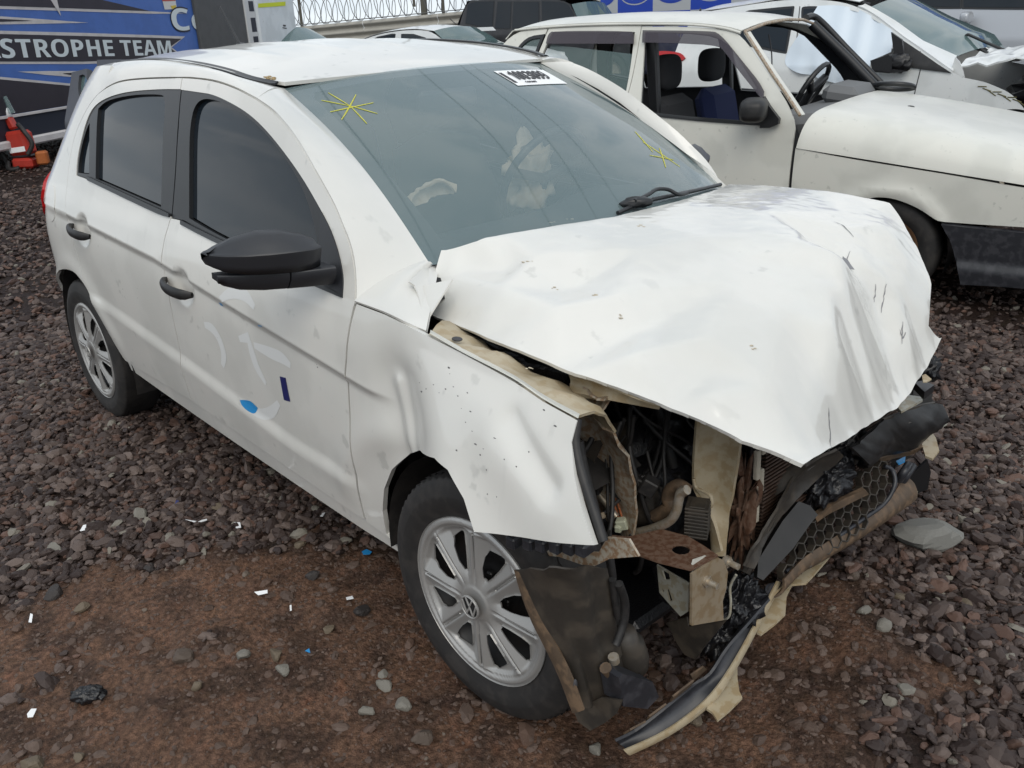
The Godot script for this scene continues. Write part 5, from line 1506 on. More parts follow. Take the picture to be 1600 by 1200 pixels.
	T.call("orange_wire", [Vector3(0.13,0.493,0.51), Vector3(0.139,0.472,0.51), Vector3(0.154,0.442,0.51)], 0.0028, mat(lin(0.40, 0.12, 0.04), 0.6))
	T.call("orange_wire", [Vector3(0.135,0.5,0.51), Vector3(0.15,0.48,0.51), Vector3(0.164,0.446,0.51)], 0.0028, mat(lin(0.40, 0.12, 0.04), 0.6))
	var bx: Callable = func(nm: String, c: Vector3, s: Vector3, rot: Vector3, m: Material):
		var b := MB.new()
		rbox(b, Transform3D(Basis.from_euler(rot), c), s, 0.003)
		return put(car, nm, b, m)
	bx.call("white_plug", (Vector3(0.171,0.443,0.52)), Vector3(0.026, 0.026, 0.022), Vector3(0.1, 0.5, 0.3), mat(lin(0.45, 0.47, 0.36), 0.5))
	bx.call("white_plug", (Vector3(0.168,0.435,0.53)), Vector3(0.016, 0.018, 0.018), Vector3(0.1, 0.5, 0.0), mat(lin(0.45, 0.47, 0.36), 0.5))
	bx.call("black_plug", (Vector3(0.191,0.553,0.5)), Vector3(0.045, 0.020, 0.02), Vector3(0, 0.5, -0.45), M.hose)
	bx.call("black_plug", (Vector3(0.229,0.552,0.5)), Vector3(0.035, 0.038, 0.032), Vector3(0, 0.5, -0.45), M.hose)
	bx.call("black_plug", (Vector3(0.152,0.514,0.52)), Vector3(0.04, 0.014, 0.014), Vector3(0, 0.5, -0.6), M.hose)
	bx.call("black_plug", (Vector3(0.109,0.53,0.54)), Vector3(0.028, 0.045, 0.03), Vector3(0, 0.4, 0.0), M.hose)
	T.call("headlamp_seal", [Vector3(0.3,0.834,0.791), Vector3(0.309,0.798,0.807), Vector3(0.328,0.765,0.818), Vector3(0.356,0.729,0.829), Vector3(0.384,0.692,0.838), Vector3(0.411,0.655,0.847)], 0.009, M.hose)
	T.call("wiring_sheath", [Vector3(0.254,0.756,0.74), Vector3(0.266,0.706,0.74), Vector3(0.287,0.644,0.74), Vector3(0.306,0.589,0.74), Vector3(0.325,0.55,0.74), Vector3(0.333,0.515,0.74), Vector3(0.337,0.487,0.74)], 0.0085, M.hose)
	T.call("drain_tube", [Vector3(0.37,0.522,0.778), Vector3(0.37,0.468,0.77), Vector3(0.37,0.426,0.761)], 0.007, M.hose)
	T.call("drain_tube", [Vector3(0.38,0.514,0.771), Vector3(0.38,0.465,0.754), Vector3(0.38,0.421,0.756), Vector3(0.38,0.388,0.772), Vector3(0.38,0.378,0.78)], 0.0085, M.hose)
	# loose wiring and small clips in the dark of the engine bay
	var rg := RandomNumberGenerator.new()
	rg.seed = 41
	for k in 26:
		var a := Vector3(rg.randf_range(0.0, 0.16), rg.randf_range(0.58, 0.74), rg.randf_range(0.28, 0.54))
		var pp := [a]
		var v := Vector3(rg.randf_range(-0.05, 0.06), -0.07, rg.randf_range(-0.05, 0.06))
		for q in 4:
			a += v * rg.randf_range(0.6, 1.1)
			v += Vector3(rg.randf_range(-0.04, 0.04), rg.randf_range(-0.03, 0.04), rg.randf_range(-0.04, 0.04))
			a.x = minf(a.x, 0.22)
			pp.append(a)
		T.call("cable", pp, rg.randf_range(0.0025, 0.007), M.hose)
		if k % 3 == 0: bx.call("black_plug", a, Vector3(0.03, 0.018, 0.018) * rg.randf_range(0.7, 1.3), Vector3(rg.randf(), rg.randf() * 3.0, rg.randf()), M.hose)
		elif k % 5 == 1: bx.call("metal_clip", a, Vector3(0.03, 0.004, 0.014), Vector3(rg.randf(), rg.randf() * 3.0, rg.randf()), M.dusty_metal)
	# wheel arch liner hanging in front of the tyre
	var C0 := resample([Vector3(0.181,0.49,0.85), Vector3(0.197,0.443,0.85), Vector3(0.223,0.392,0.85), Vector3(0.254,0.353,0.85), Vector3(0.295,0.3,0.85), Vector3(0.333,0.228,0.85)], 30, true)
	var C1 := resample([Vector3(0.335,0.59,0.894), Vector3(0.335,0.546,0.872), Vector3(0.335,0.482,0.857), Vector3(0.335,0.4,0.842), Vector3(0.335,0.308,0.815), Vector3(0.335,0.215,0.791)], 30, true)
	var C2 := resample([Vector3(0.35,0.536,0.775), Vector3(0.35,0.492,0.766), Vector3(0.35,0.436,0.757), Vector3(0.35,0.377,0.746), Vector3(0.35,0.297,0.73), Vector3(0.35,0.192,0.714)], 30, true)
	var b1 := MB.new()
	var G := PackedVector3Array()
	for j in 25:
		for i in 31:
			var v := j / 24.0
			var C3 := C2[i] + Vector3(-0.05, -0.09, -0.04)
			var q: Vector3
			if v < 0.35: q = C0[i].cubic_interpolate(C1[i], C0[i] * 2.0 - C1[i], C2[i], v / 0.35)
			elif v < 0.7: q = C1[i].cubic_interpolate(C2[i], C0[i], C3, (v - 0.35) / 0.35)
			else: q = C2[i].lerp(C3, (v - 0.7) / 0.3)
			q.x += 0.007 * sin(v * TAU * 5.0) * smoothstep(0.08, 0.2, v)
			G.append(q)
	slab(b1, G, 30, 24, 0.004)
	put(car, "wheel_arch_liner", b1, M.dusty_plastic)
	B.call("liner_edge", [Vector3(0.184,0.493,0.853), Vector3(0.2,0.446,0.853), Vector3(0.227,0.396,0.853), Vector3(0.258,0.357,0.853), Vector3(0.298,0.304,0.853), Vector3(0.336,0.232,0.853)], [Vector3(0.218,0.504,0.853), Vector3(0.237,0.459,0.853), Vector3(0.263,0.412,0.853), Vector3(0.294,0.376,0.853), Vector3(0.332,0.326,0.853), Vector3(0.366,0.26,0.853)], 0.004, M.brown_plastic, 0.003)
	P.call("liner_flap", [Vector3(0.282,0.167,0.8), Vector3(0.295,0.145,0.8), Vector3(0.329,0.144,0.8), Vector3(0.369,0.191,0.8), Vector3(0.398,0.233,0.8), Vector3(0.414,0.277,0.8), Vector3(0.361,0.251,0.8)], 0.004, M.dusty_plastic)
	for q in [Vector3(0.251,0.421,0.853), Vector3(0.333,0.305,0.853)]:
		var b := MB.new()
		lump(b, q + Vector3(0.008, 0, 0), Vector3(0.004, 0.012, 0.005), 0.0, 1, 6)
		put(car, "liner_slot", b, M.ink)
	P.call("washer_pump_block", [Vector3(0.36,0.332,0.805), Vector3(0.36,0.335,0.794), Vector3(0.36,0.299,0.751), Vector3(0.36,0.258,0.702), Vector3(0.36,0.207,0.681), Vector3(0.36,0.199,0.717), Vector3(0.36,0.254,0.791), Vector3(0.36,0.294,0.798)], 0.05, M.blue_black)
	T.call("washer_stub", [Vector3(0.375,0.335,0.804), Vector3(0.375,0.301,0.785), Vector3(0.375,0.263,0.765)], [0.012, 0.007], M.brown_plastic)
	var wb := MB.new()
	var wc: Vector3 = (Vector3(0.35,0.3,0.703))
	lathe(wb, [Vector2(0.0, 0.062), Vector2(0.024, 0.06), Vector2(0.026, 0.03), Vector2(0.034, 0.025), Vector2(0.036, -0.02), Vector2(0.030, -0.05), Vector2(0.0, -0.055)], 20, Transform3D(Basis(Vector3(1, 0, 0), -PI / 2 + 0.3), wc))
	put(car, "washer_bottle_neck", wb, M.dusty_plastic)
	T.call("washer_screw", [Vector3(0.365,0.336,0.77), Vector3(0.365,0.321,0.766)], 0.011, M.steel)
	make_bumper(car)

func make_bumper(car: Node3D) -> void:
	var bump := Node3D.new()
	bump.name = "front_bumper"
	car.add_child(bump, true)
	var P: Callable = func(nm: String, pts: Array, th: float, m: Material):
		var b := MB.new()
		plate(b, pts, th)
		return put(bump, nm, b, m)
	var B: Callable = func(nm: String, A: Array, D: Array, th: float, m: Material, bow := 0.0, rough := 0.0, nu := 30):
		var b := MB.new()
		band(b, A, D, th, nu, 8, bow, true, rough, nm.length())
		return put(bump, nm, b, m)
	B.call("lower_strip", [Vector3(0.344,0.02,0.695), Vector3(0.379,0.04,0.622), Vector3(0.402,0.06,0.544), Vector3(0.418,0.09,0.488), Vector3(0.413,0.12,0.414), Vector3(0.403,0.16,0.329), Vector3(0.366,0.2,0.159)], [Vector3(0.316,0.05,0.709), Vector3(0.348,0.08,0.675), Vector3(0.37,0.11,0.61), Vector3(0.384,0.13,0.522), Vector3(0.401,0.15,0.495), Vector3(0.399,0.18,0.433), Vector3(0.405,0.21,0.362), Vector3(0.41,0.24,0.285)], 0.006, M.blue_black, -0.022)
	B.call("strip_front_lip", [Vector3(0.342,0.015,0.693), Vector3(0.377,0.035,0.619), Vector3(0.4,0.055,0.541), Vector3(0.416,0.085,0.485), Vector3(0.411,0.115,0.41), Vector3(0.401,0.155,0.325), Vector3(0.364,0.195,0.155)], [Vector3(0.338,0.035,0.707), Vector3(0.376,0.055,0.629), Vector3(0.397,0.075,0.552), Vector3(0.412,0.105,0.498), Vector3(0.411,0.135,0.429), Vector3(0.402,0.175,0.344), Vector3(0.367,0.215,0.183)], 0.004, M.cream, 0.002)
	for q in [[Vector3(0.328,0.06,0.694), Vector3(0.343,0.07,0.662), Vector3(0.358,0.09,0.656), Vector3(0.351,0.09,0.699)], [Vector3(0.352,0.08,0.647), Vector3(0.365,0.1,0.611), Vector3(0.377,0.12,0.611), Vector3(0.367,0.11,0.656)], [Vector3(0.373,0.11,0.592), Vector3(0.385,0.13,0.536), Vector3(0.394,0.15,0.539), Vector3(0.386,0.14,0.601)], [Vector3(0.38,0.13,0.521), Vector3(0.392,0.15,0.49), Vector3(0.392,0.165,0.503), Vector3(0.383,0.155,0.535)]]:
		P.call("strip_tab", q, 0.004, M.brown_plastic)
	B.call("lower_lip", [Vector3(0.375,0.19,0.214), Vector3(0.372,0.2,0.112), Vector3(0.385,0.2,0.02), Vector3(0.405,0.2,-0.175), Vector3(0.414,0.2,-0.335), Vector3(0.418,0.2,-0.434), Vector3(0.408,0.21,-0.46)], [Vector3(0.384,0.23,0.186), Vector3(0.379,0.24,0.1), Vector3(0.385,0.245,0.028), Vector3(0.396,0.245,-0.149), Vector3(0.402,0.245,-0.275), Vector3(0.391,0.25,-0.377), Vector3(0.368,0.26,-0.43)], 0.006, M.brown_plastic, 0.012)
	B.call("lip_edge", [Vector3(0.375,0.188,0.213), Vector3(0.372,0.198,0.112), Vector3(0.385,0.198,0.02), Vector3(0.405,0.198,-0.176), Vector3(0.414,0.198,-0.336), Vector3(0.419,0.198,-0.435), Vector3(0.409,0.208,-0.466)], [Vector3(0.378,0.196,0.211), Vector3(0.376,0.206,0.11), Vector3(0.387,0.206,0.019), Vector3(0.405,0.206,-0.175), Vector3(0.411,0.206,-0.333), Vector3(0.415,0.206,-0.427), Vector3(0.407,0.214,-0.449)], 0.004, M.cream)
	P.call("torn_bumper_skin", [Vector3(0.395,0.14,0.301), Vector3(0.363,0.14,0.194), Vector3(0.338,0.14,0.106), Vector3(0.337,0.14,0.03), Vector3(0.343,0.14,-0.031), Vector3(0.351,0.14,-0.133), Vector3(0.361,0.14,-0.069), Vector3(0.369,0.14,-0.008), Vector3(0.375,0.14,0.051), Vector3(0.353,0.14,0.08), Vector3(0.368,0.14,0.129), Vector3(0.405,0.14,0.195), Vector3(0.408,0.14,0.246), Vector3(0.406,0.14,0.3)], 0.006, M.cream)
	P.call("torn_bumper_skin", [Vector3(0.393,0.07,0.405), Vector3(0.383,0.07,0.355), Vector3(0.408,0.07,0.391), Vector3(0.436,0.07,0.425), Vector3(0.452,0.07,0.437), Vector3(0.455,0.07,0.489), Vector3(0.454,0.07,0.533), Vector3(0.432,0.07,0.521), Vector3(0.416,0.07,0.52), Vector3(0.408,0.07,0.466)], 0.006, M.cream)
	# honeycomb grille
	var poly: Array = [Vector3(0.371,0.225,0.148), Vector3(0.356,0.25,0.135), Vector3(0.361,0.265,0.1), Vector3(0.371,0.285,0.059), Vector3(0.357,0.31,0.03), Vector3(0.363,0.31,-0.014), Vector3(0.398,0.31,-0.093), Vector3(0.402,0.33,-0.156), Vector3(0.372,0.37,-0.191), Vector3(0.394,0.36,-0.271), Vector3(0.411,0.345,-0.286), Vector3(0.427,0.315,-0.271), Vector3(0.423,0.275,-0.234), Vector3(0.407,0.255,-0.15), Vector3(0.391,0.24,-0.03), Vector3(0.381,0.23,0.058)]
	var o3: Vector3 = poly[0]
	var e1: Vector3 = (poly[13] - o3).normalized()
	var e2: Vector3 = (poly[8] - o3)
	e2 = (e2 - e1 * e2.dot(e1)).normalized()
	var nn := e1.cross(e2)
	var p2 := PackedVector2Array()
	for q in poly: p2.append(Vector2((q - o3).dot(e1), (q - o3).dot(e2)))
	var hb := MB.new()
	var s := 0.021
	for j in range(-4, 16):
		for i in range(-4, 30):
			var c := Vector2(i * s * sqrt(3.0) + (j % 2) * s * sqrt(3.0) / 2, j * s * 1.5)
			if not Geometry2D.is_point_in_polygon(c, p2): continue
			for k in 6:
				var a := TAU * (k + 0.5) / 6
				var d := TAU * (k + 1.5) / 6
				var A := c + Vector2(cos(a), sin(a)) * s
				var D := c + Vector2(cos(d), sin(d)) * s
				var mid := (A + D) / 2
				var L := A.distance_to(D)
				var bs := Basis(e1 * ((D - A).x / L) + e2 * ((D - A).y / L), nn, Vector3.ZERO)
				bs.z = bs.x.cross(bs.y)
				if k < 3 or not Geometry2D.is_point_in_polygon(c + (mid - c) * 2.0, p2):
					rbox(hb, Transform3D(bs, o3 + e1 * mid.x + e2 * mid.y), Vector3(L + 0.002, 0.022, 0.0035), 0.0008)
	put(bump, "honeycomb_grille", hb, M.dusty_plastic)
	var rim := MB.new()
	tube(rim, [poly[0], poly[15], poly[14], poly[13], poly[12], poly[11], poly[10], poly[9]], 0.006, 8)
	put(bump, "grille_rim", rim, M.blue_black)
	B.call("grille_top_bar", [Vector3(0.362,0.31,0.017), Vector3(0.375,0.325,-0.016), Vector3(0.395,0.335,-0.067), Vector3(0.413,0.345,-0.135)], [Vector3(0.359,0.33,0.027), Vector3(0.373,0.345,-0.006), Vector3(0.391,0.355,-0.064), Vector3(0.41,0.365,-0.119)], 0.012, M.brown_plastic)
	P.call("number_plate_mount", [Vector3(0.357,0.4,0.113), Vector3(0.38,0.39,0.096), Vector3(0.398,0.37,0.09), Vector3(0.402,0.36,0.12), Vector3(0.385,0.31,0.172), Vector3(0.369,0.26,0.264), Vector3(0.361,0.27,0.274), Vector3(0.347,0.3,0.254), Vector3(0.354,0.37,0.168)], 0.02, M.plastic)
	B.call("bumper_edge", [Vector3(0.394,0.36,0.368), Vector3(0.383,0.38,0.312), Vector3(0.378,0.41,0.261), Vector3(0.372,0.46,0.184), Vector3(0.369,0.48,0.141), Vector3(0.382,0.5,0.077), Vector3(0.408,0.52,0.026)], [Vector3(0.39,0.33,0.324), Vector3(0.38,0.36,0.276), Vector3(0.37,0.39,0.201), Vector3(0.378,0.42,0.14), Vector3(0.373,0.43,0.07), Vector3(0.375,0.45,0.009), Vector3(0.394,0.48,-0.035)], 0.006, M.dusty_plastic, 0.006, 0.01)
	B.call("crash_beam_foam", [Vector3(0.302,0.29,0.295), Vector3(0.289,0.34,0.236), Vector3(0.297,0.38,0.192), Vector3(0.329,0.42,0.173), Vector3(0.356,0.45,0.159), Vector3(0.38,0.49,0.106)], [Vector3(0.361,0.31,0.325), Vector3(0.359,0.35,0.274), Vector3(0.362,0.39,0.236), Vector3(0.356,0.44,0.159), Vector3(0.357,0.46,0.116), Vector3(0.371,0.48,0.054)], 0.01, M.dusty_plastic, 0.03)
	var g := MB.new()
	lump(g, (Vector3(0.373,0.4,-0.039)) + Vector3(-0.03, 0, 0), Vector3(0.055, 0.075, 0.085), 0.55, 4, 30, 3.0)
	lump(g, (Vector3(0.355,0.45,-0.135)) + Vector3(-0.04, 0, 0), Vector3(0.06, 0.09, 0.10), 0.55, 6, 30, 3.0)
	lump(g, (Vector3(0.371,0.22,0.318)) + Vector3(-0.02, 0, 0), Vector3(0.05, 0.06, 0.06), 0.6, 7, 26, 3.0)
	lump(g, (Vector3(0.357,0.14,0.367)) + Vector3(-0.03, 0, 0), Vector3(0.05, 0.05, 0.05), 0.6, 9, 22, 3.0)
	put(bump, "melted_plastic", g, M.black_goo)
	B.call("upper_shell", [Vector3(0.432,0.52,-0.009), Vector3(0.416,0.53,-0.186), Vector3(0.425,0.53,-0.252), Vector3(0.434,0.52,-0.353), Vector3(0.444,0.51,-0.409), Vector3(0.451,0.49,-0.453)], [Vector3(0.364,0.38,-0.182), Vector3(0.378,0.37,-0.33), Vector3(0.427,0.38,-0.379), Vector3(0.433,0.4,-0.435), Vector3(0.433,0.42,-0.475), Vector3(0.439,0.44,-0.5)], 0.01, M.plastic, -0.03, 0.02)
	B.call("upper_shell_ledge", [Vector3(0.416,0.53,-0.186), Vector3(0.425,0.53,-0.252), Vector3(0.434,0.52,-0.353), Vector3(0.446,0.51,-0.411)], [Vector3(0.414,0.5,-0.21), Vector3(0.437,0.5,-0.251), Vector3(0.444,0.49,-0.338), Vector3(0.449,0.49,-0.418)], 0.006, M.dusty_plastic, 0.004)
	P.call("broken_lamp_plate", [Vector3(0.423,0.55,-0.227), Vector3(0.41,0.55,-0.312), Vector3(0.439,0.55,-0.322), Vector3(0.453,0.55,-0.307), Vector3(0.446,0.55,-0.206)], 0.006, M.grey_metal)
	P.call("broken_lamp_bracket", [Vector3(0.428,0.58,-0.301), Vector3(0.44,0.58,-0.323), Vector3(0.473,0.58,-0.314), Vector3(0.475,0.58,-0.256)], 0.02, M.trim)
	P.call("cream_tab", [Vector3(0.413,0.36,-0.446), Vector3(0.397,0.36,-0.54), Vector3(0.423,0.36,-0.509), Vector3(0.463,0.36,-0.439), Vector3(0.471,0.36,-0.381), Vector3(0.449,0.36,-0.386)], 0.006, M.cream)
	P.call("pale_shell_piece", [Vector3(0.396,0.42,-0.596), Vector3(0.44,0.42,-0.532), Vector3(0.453,0.42,-0.493), Vector3(0.447,0.42,-0.418), Vector3(0.424,0.42,-0.489)], 0.006, M.grey_metal)
	P.call("torn_metal_tab", [Vector3(0.445,0.62,-0.3), Vector3(0.448,0.62,-0.314), Vector3(0.473,0.62,-0.291), Vector3(0.472,0.62,-0.268), Vector3(0.465,0.62,-0.262)], 0.003, M.cream)
	P.call("blue_film_scrap", [Vector3(0.382,0.33,-0.367), Vector3(0.387,0.33,-0.413), Vector3(0.4,0.33,-0.383), Vector3(0.396,0.33,-0.354)], 0.003, M.sticker_cyan)
	B.call("upper_lip", [Vector3(0.358,0.36,-0.258), Vector3(0.377,0.36,-0.335), Vector3(0.403,0.36,-0.39), Vector3(0.425,0.37,-0.424)], [Vector3(0.361,0.345,-0.284), Vector3(0.377,0.345,-0.344), Vector3(0.405,0.345,-0.405), Vector3(0.417,0.355,-0.437)], 0.008, M.brown_plastic)
	for q in [[Vector3(0.389,0.27,-0.385), Vector3(0.401,0.3,-0.381), Vector3(0.399,0.31,-0.414)], [Vector3(0.386,0.25,-0.411), Vector3(0.397,0.28,-0.417), Vector3(0.395,0.29,-0.451)]]:
		var b := MB.new()
		tube(b, q, 0.012, 8)
		put(bump, "fog_lamp_surround", b, M.blue_black)
	var rb := MB.new()
	lump(rb, (Vector3(0.382,0.55,-0.535)) + Vector3(-0.02, 0, 0), Vector3(0.03, 0.03, 0.035), 1.0, 3, 12, 3.0)
	put(bump, "torn_rubber", rb, M.black_goo)
	P.call("shade_backing", [Vector3(0.37,0.22,-0.44), Vector3(0.404,0.3,-0.502), Vector3(0.403,0.24,-0.55), Vector3(0.395,0.16,-0.584), Vector3(0.364,0.16,-0.529)], 0.006, M.trim)  # near-black plate put in to stand for the shade behind the bumper end

# ---------- simpler cars ----------
func bz(par: Array, x: float, y: float) -> float:
	var q := pow((minf(y, par[1]) - 0.62) / 0.5, 2)
	var v: float = par[0] - 0.03 * q
	if y >= par[1]: v -= (v - par[3]) * (y - par[1]) / (par[2] - par[1])
	return v
func panel(par: Array, poly: PackedVector2Array, holes: Array, sg: float, off: float, thick := 0.01, cell := 0.06, f = null) -> MB:
	if Geometry2D.is_polygon_clockwise(poly): poly.reverse()
	var b := MB.new()
	poly = rounded(poly)
	var hh := []
	for h in holes: hh.append(rounded(h))
	holes = hh
	sheet(b, poly, holes, func(p: Vector2) -> Vector3: return Vector3(p.x, p.y, sg * (bz(par, p.x, p.y) + off + (f.call(p) if f != null else 0.0))), cell, -thick * sg)
	return b
# surface across the car along a side profile
func across(par: Array, prof: Array, crown: float, inset := 0.0, nv := 10) -> MB:
	var b := MB.new()
	var A := []
	var D := []
	for p in prof:
		var z := bz(par, p.x, p.y) - inset
		A.append(Vector3(p.x, p.y, z)); D.append(Vector3(p.x, p.y, -z))
	var a := resample(A, 24, true)
	var d := resample(D, 24, true)
	var P := PackedVector3Array()
	for j in nv + 1:
		for i in 25:
			var t := (a[mini(i + 1, 24)] - a[maxi(i - 1, 0)])
			var n := Vector3(-t.y, t.x, 0).normalized()
			var s := 2.0 * j / nv - 1.0
			P.append(a[i].lerp(d[i], float(j) / nv) + n * crown * (1.0 - s * s))
	slab(b, P, 24, nv, 0.006)
	return b
func arc(c: Vector2, r: float, a0: float, a1: float, n := 12) -> PackedVector2Array:
	var o := PackedVector2Array()
	for k in n + 1:
		var a := lerpf(a0, a1, float(k) / n)
		o.append(c + Vector2(cos(a), sin(a)) * r)
	return o
func simple_wheel(car: Node3D, at: Vector3, sg: float, R: float, m: Material) -> void:
	var w := Node3D.new()
	w.name = fresh(car, "wheel")
	car.add_child(w, true)
	w.position = at
	if sg < 0: w.rotation.y = PI
	var b := MB.new()
	lathe(b, [Vector2(R * 0.6, 0.05), Vector2(R * 0.64, 0.082), Vector2(R * 0.8, 0.088), Vector2(R * 0.93, 0.08), Vector2(R * 0.99, 0.055), Vector2(R, 0.0), Vector2(R * 0.99, -0.06), Vector2(R * 0.6, -0.08)], 48)
	put(w, "tyre", b, M.rubber)
	var c := MB.new()
	lathe(c, [Vector2(0, 0.03), Vector2(R * 0.2, 0.035), Vector2(R * 0.24, 0.02), Vector2(R * 0.45, 0.045), Vector2(R * 0.52, 0.02), Vector2(R * 0.62, 0.06), Vector2(R * 0.645, 0.08)], 36)
	put(w, "rim", c, m)

func far_car(nm: String, label: String, at: Vector3, yaw: float, par: Array, poly: Array, wins: Array, roofp: Array, screenp: Array, noz: Array, rear: Array, paint: Material, wx: Array, R := 0.31) -> Node3D:
	var c := thing(nm, label, "car", at, yaw)
	var sp := PackedVector2Array(poly)
	if Geometry2D.is_polygon_clockwise(sp): sp.reverse()
	for w in wx:
		var ci := arc(Vector2(w, R), R + 0.05, 0, TAU, 20)
		sp = Geometry2D.clip_polygons(sp, ci)[0]
	for sg in [1.0, -1.0]:
		put(c, "body_side", panel(par, sp, [], sg, 0.0), paint)
		for w in wins:
			var wp := PackedVector2Array(w)
			var W := put(c, "window_frame", panel(par, Geometry2D.offset_polygon(wp, 0.022)[0], [], sg, 0.004, 0.006), M.trim)
			put(W, "window_glass", panel(par, wp, [], sg, 0.009, 0.004), M.tint)
		for w in wx: simple_wheel(c, Vector3(w, R, sg * (par[0] - 0.11)), sg, R, M.steel)
	put(c, "roof", across(par, roofp, 0.05), paint)
	put(c, "windscreen", across(par, screenp, 0.07), M.haze_glass)
	put(c, "bonnet", across(par, noz, 0.05), paint)
	put(c, "tailgate", across(par, rear, 0.06), paint)
	var fl := MB.new()
	rbox(fl, Transform3D(Basis(), Vector3((sp[0].x + wx[0] + wx[1]) / 3, 0.3, 0)), Vector3(2.6, 0.1, par[0] * 1.9), 0.02)
	put(c, "floor_pan", fl, M.trim)
	return c

func make_far_cars() -> void:
	# white saloon
	var E: Array = [0.86,0.95,1.42,0.6]
	far_car("white_saloon", "white saloon with round roof parked before the metal fence", Vector3(-12.7,0,-9.96), 12, E,
		[Vector2(-2.5, 0.3), Vector2(-2.55, 0.95), Vector2(-2.257,1.15), Vector2(-1.806,1.255), Vector2(-1.316,1.305), Vector2(-0.826,1.315), Vector2(-0.365,1.27), Vector2(0.138,0.971), Vector2(0.55, 0.92), Vector2(1.55, 0.80), Vector2(1.65, 0.3)],
		[[Vector2(-2.028,1.099), Vector2(-1.785,1.197), Vector2(-1.427,1.24), Vector2(-1.342,1.238), Vector2(-1.322,1.04), Vector2(-1.25, 0.95), Vector2(-2.1, 0.98)], [Vector2(-1.158,1.234), Vector2(-0.859,1.221), Vector2(-0.546,1.153), Vector2(-0.195,0.998), Vector2(0.25, 0.95), Vector2(-1.05, 0.95)]],
		[Vector2(-2.246,1.167), Vector2(-1.81,1.267), Vector2(-1.32,1.317), Vector2(-0.83,1.326), Vector2(-0.369,1.281)], [Vector2(-0.367,1.275), Vector2(-0.118,1.138), Vector2(0.134,0.982), Vector2(0.6, 0.93)], [Vector2(0.6, 0.93), Vector2(1.2, 0.86), Vector2(1.6, 0.7), Vector2(1.65, 0.35)], [Vector2(-2.5, 0.3), Vector2(-2.55, 0.95), Vector2(-2.244,1.161)], M.cool_white, [0.9, -1.8])
	var s := get_node("white_saloon")
	var an := MB.new()
	tube(an, [Vector3(-0.362,1.375,0), Vector3(-0.437,1.423,0), Vector3(-0.511,1.483,0)], 0.008, 6, false)
	put(s, "antenna", an, M.trim)
	var lb := MB.new()
	plate(lb, [Vector3(-0.022,1.301,-0.2), Vector3(0.362,1.301,-0.2), Vector3(0.434,1.237,-0.2), Vector3(0.097,1.234,-0.2)], 0.004)
	put(s, "paper_label", lb, M.paper)
	# dark off-roader
	var D: Array = [0.88,1.12,1.72,0.66]
	far_car("dark_off_roader", "tall dark grey off-roader with tinted windows, behind the white saloon", Vector3(-10.4,0,-13), 14, D,
		[Vector2(-4.5, 0.4), Vector2(-4.46,1.234), Vector2(-4.403,1.532), Vector2(-4.291,1.789), Vector2(-4.1, 1.82), Vector2(-3.0, 1.83), Vector2(-2.2, 1.78), Vector2(-1.739,1.633), Vector2(-1.47,1.219), Vector2(-1.3, 1.12), Vector2(-0.2, 1.0), Vector2(-0.1, 0.4)],
		[[Vector2(-4.281,1.727), Vector2(-4.19,1.785), Vector2(-3.613,1.772), Vector2(-3.58,1.246), Vector2(-4.279,1.378)], [Vector2(-3.514,1.756), Vector2(-3.178,1.741), Vector2(-3.132,1.245), Vector2(-3.501,1.256)], [Vector2(-3.114,1.738), Vector2(-2.508,1.712), Vector2(-2.435,1.248), Vector2(-3.068,1.243)], [Vector2(-2.434,1.721), Vector2(-1.938,1.687), Vector2(-1.781,1.623), Vector2(-1.554,1.291), Vector2(-2.347,1.269)]],
		[Vector2(-4.3, 1.80), Vector2(-3.6, 1.85), Vector2(-2.6, 1.82), Vector2(-1.9, 1.72)], [Vector2(-1.739,1.633), Vector2(-1.551,1.36), Vector2(-1.382,1.102)], [Vector2(-1.3, 1.10), Vector2(-0.5, 1.03), Vector2(-0.1, 0.9), Vector2(-0.05, 0.4)], [Vector2(-4.5, 0.4), Vector2(-4.52, 1.2), Vector2(-4.3, 1.80)], M.dark_paint, [-0.8, -3.5], 0.36)
	# silver van at the right edge
	var G: Array = [0.9,1.05,1.7,0.7]
	var g := far_car("silver_pickup", "silver vehicle with dark window band behind the covered white car", Vector3(-3.6,0,-9.2), 6, G,
		[Vector2(-1.2, 0.4), Vector2(-1.3, 1.1), Vector2(-1.0, 1.65), Vector2(0.5, 1.75), Vector2(1.8, 1.72), Vector2(2.5, 1.2), Vector2(3.3, 1.05), Vector2(3.4, 0.4)],
		[[Vector2(-0.125,1.405), Vector2(-0.18,1.656), Vector2(0.477,1.657), Vector2(0.541,1.367)], [Vector2(0.579,1.366), Vector2(0.515,1.655), Vector2(1.314,1.633), Vector2(1.383,1.33)]],
		[Vector2(-1.0, 1.66), Vector2(0.5, 1.77), Vector2(1.8, 1.72)], [Vector2(1.8, 1.72), Vector2(2.2, 1.4), Vector2(2.5, 1.2)], [Vector2(2.5, 1.2), Vector2(3.1, 1.1), Vector2(3.4, 0.9), Vector2(3.42, 0.4)], [Vector2(-1.2, 0.4), Vector2(-1.3, 1.1), Vector2(-1.0, 1.65)], M.silver_paint, [2.4, -0.3], 0.34)
	var mi := MB.new()
	superbox(mi, (Vector3(0.68,1.264,1)), Basis(), Vector3(0.05, 0.06, 0.11), 0.6)
	put(g, "door_mirror", mi, M.silver_paint)
	# two dark doors standing on their sills behind the wreck's tail
	var Bp: Array = [0.8,0.82,1.26,0.6]
	var dg := coat(mat(lin(0.055, 0.058, 0.068), 0.4), M.film, 1.5)
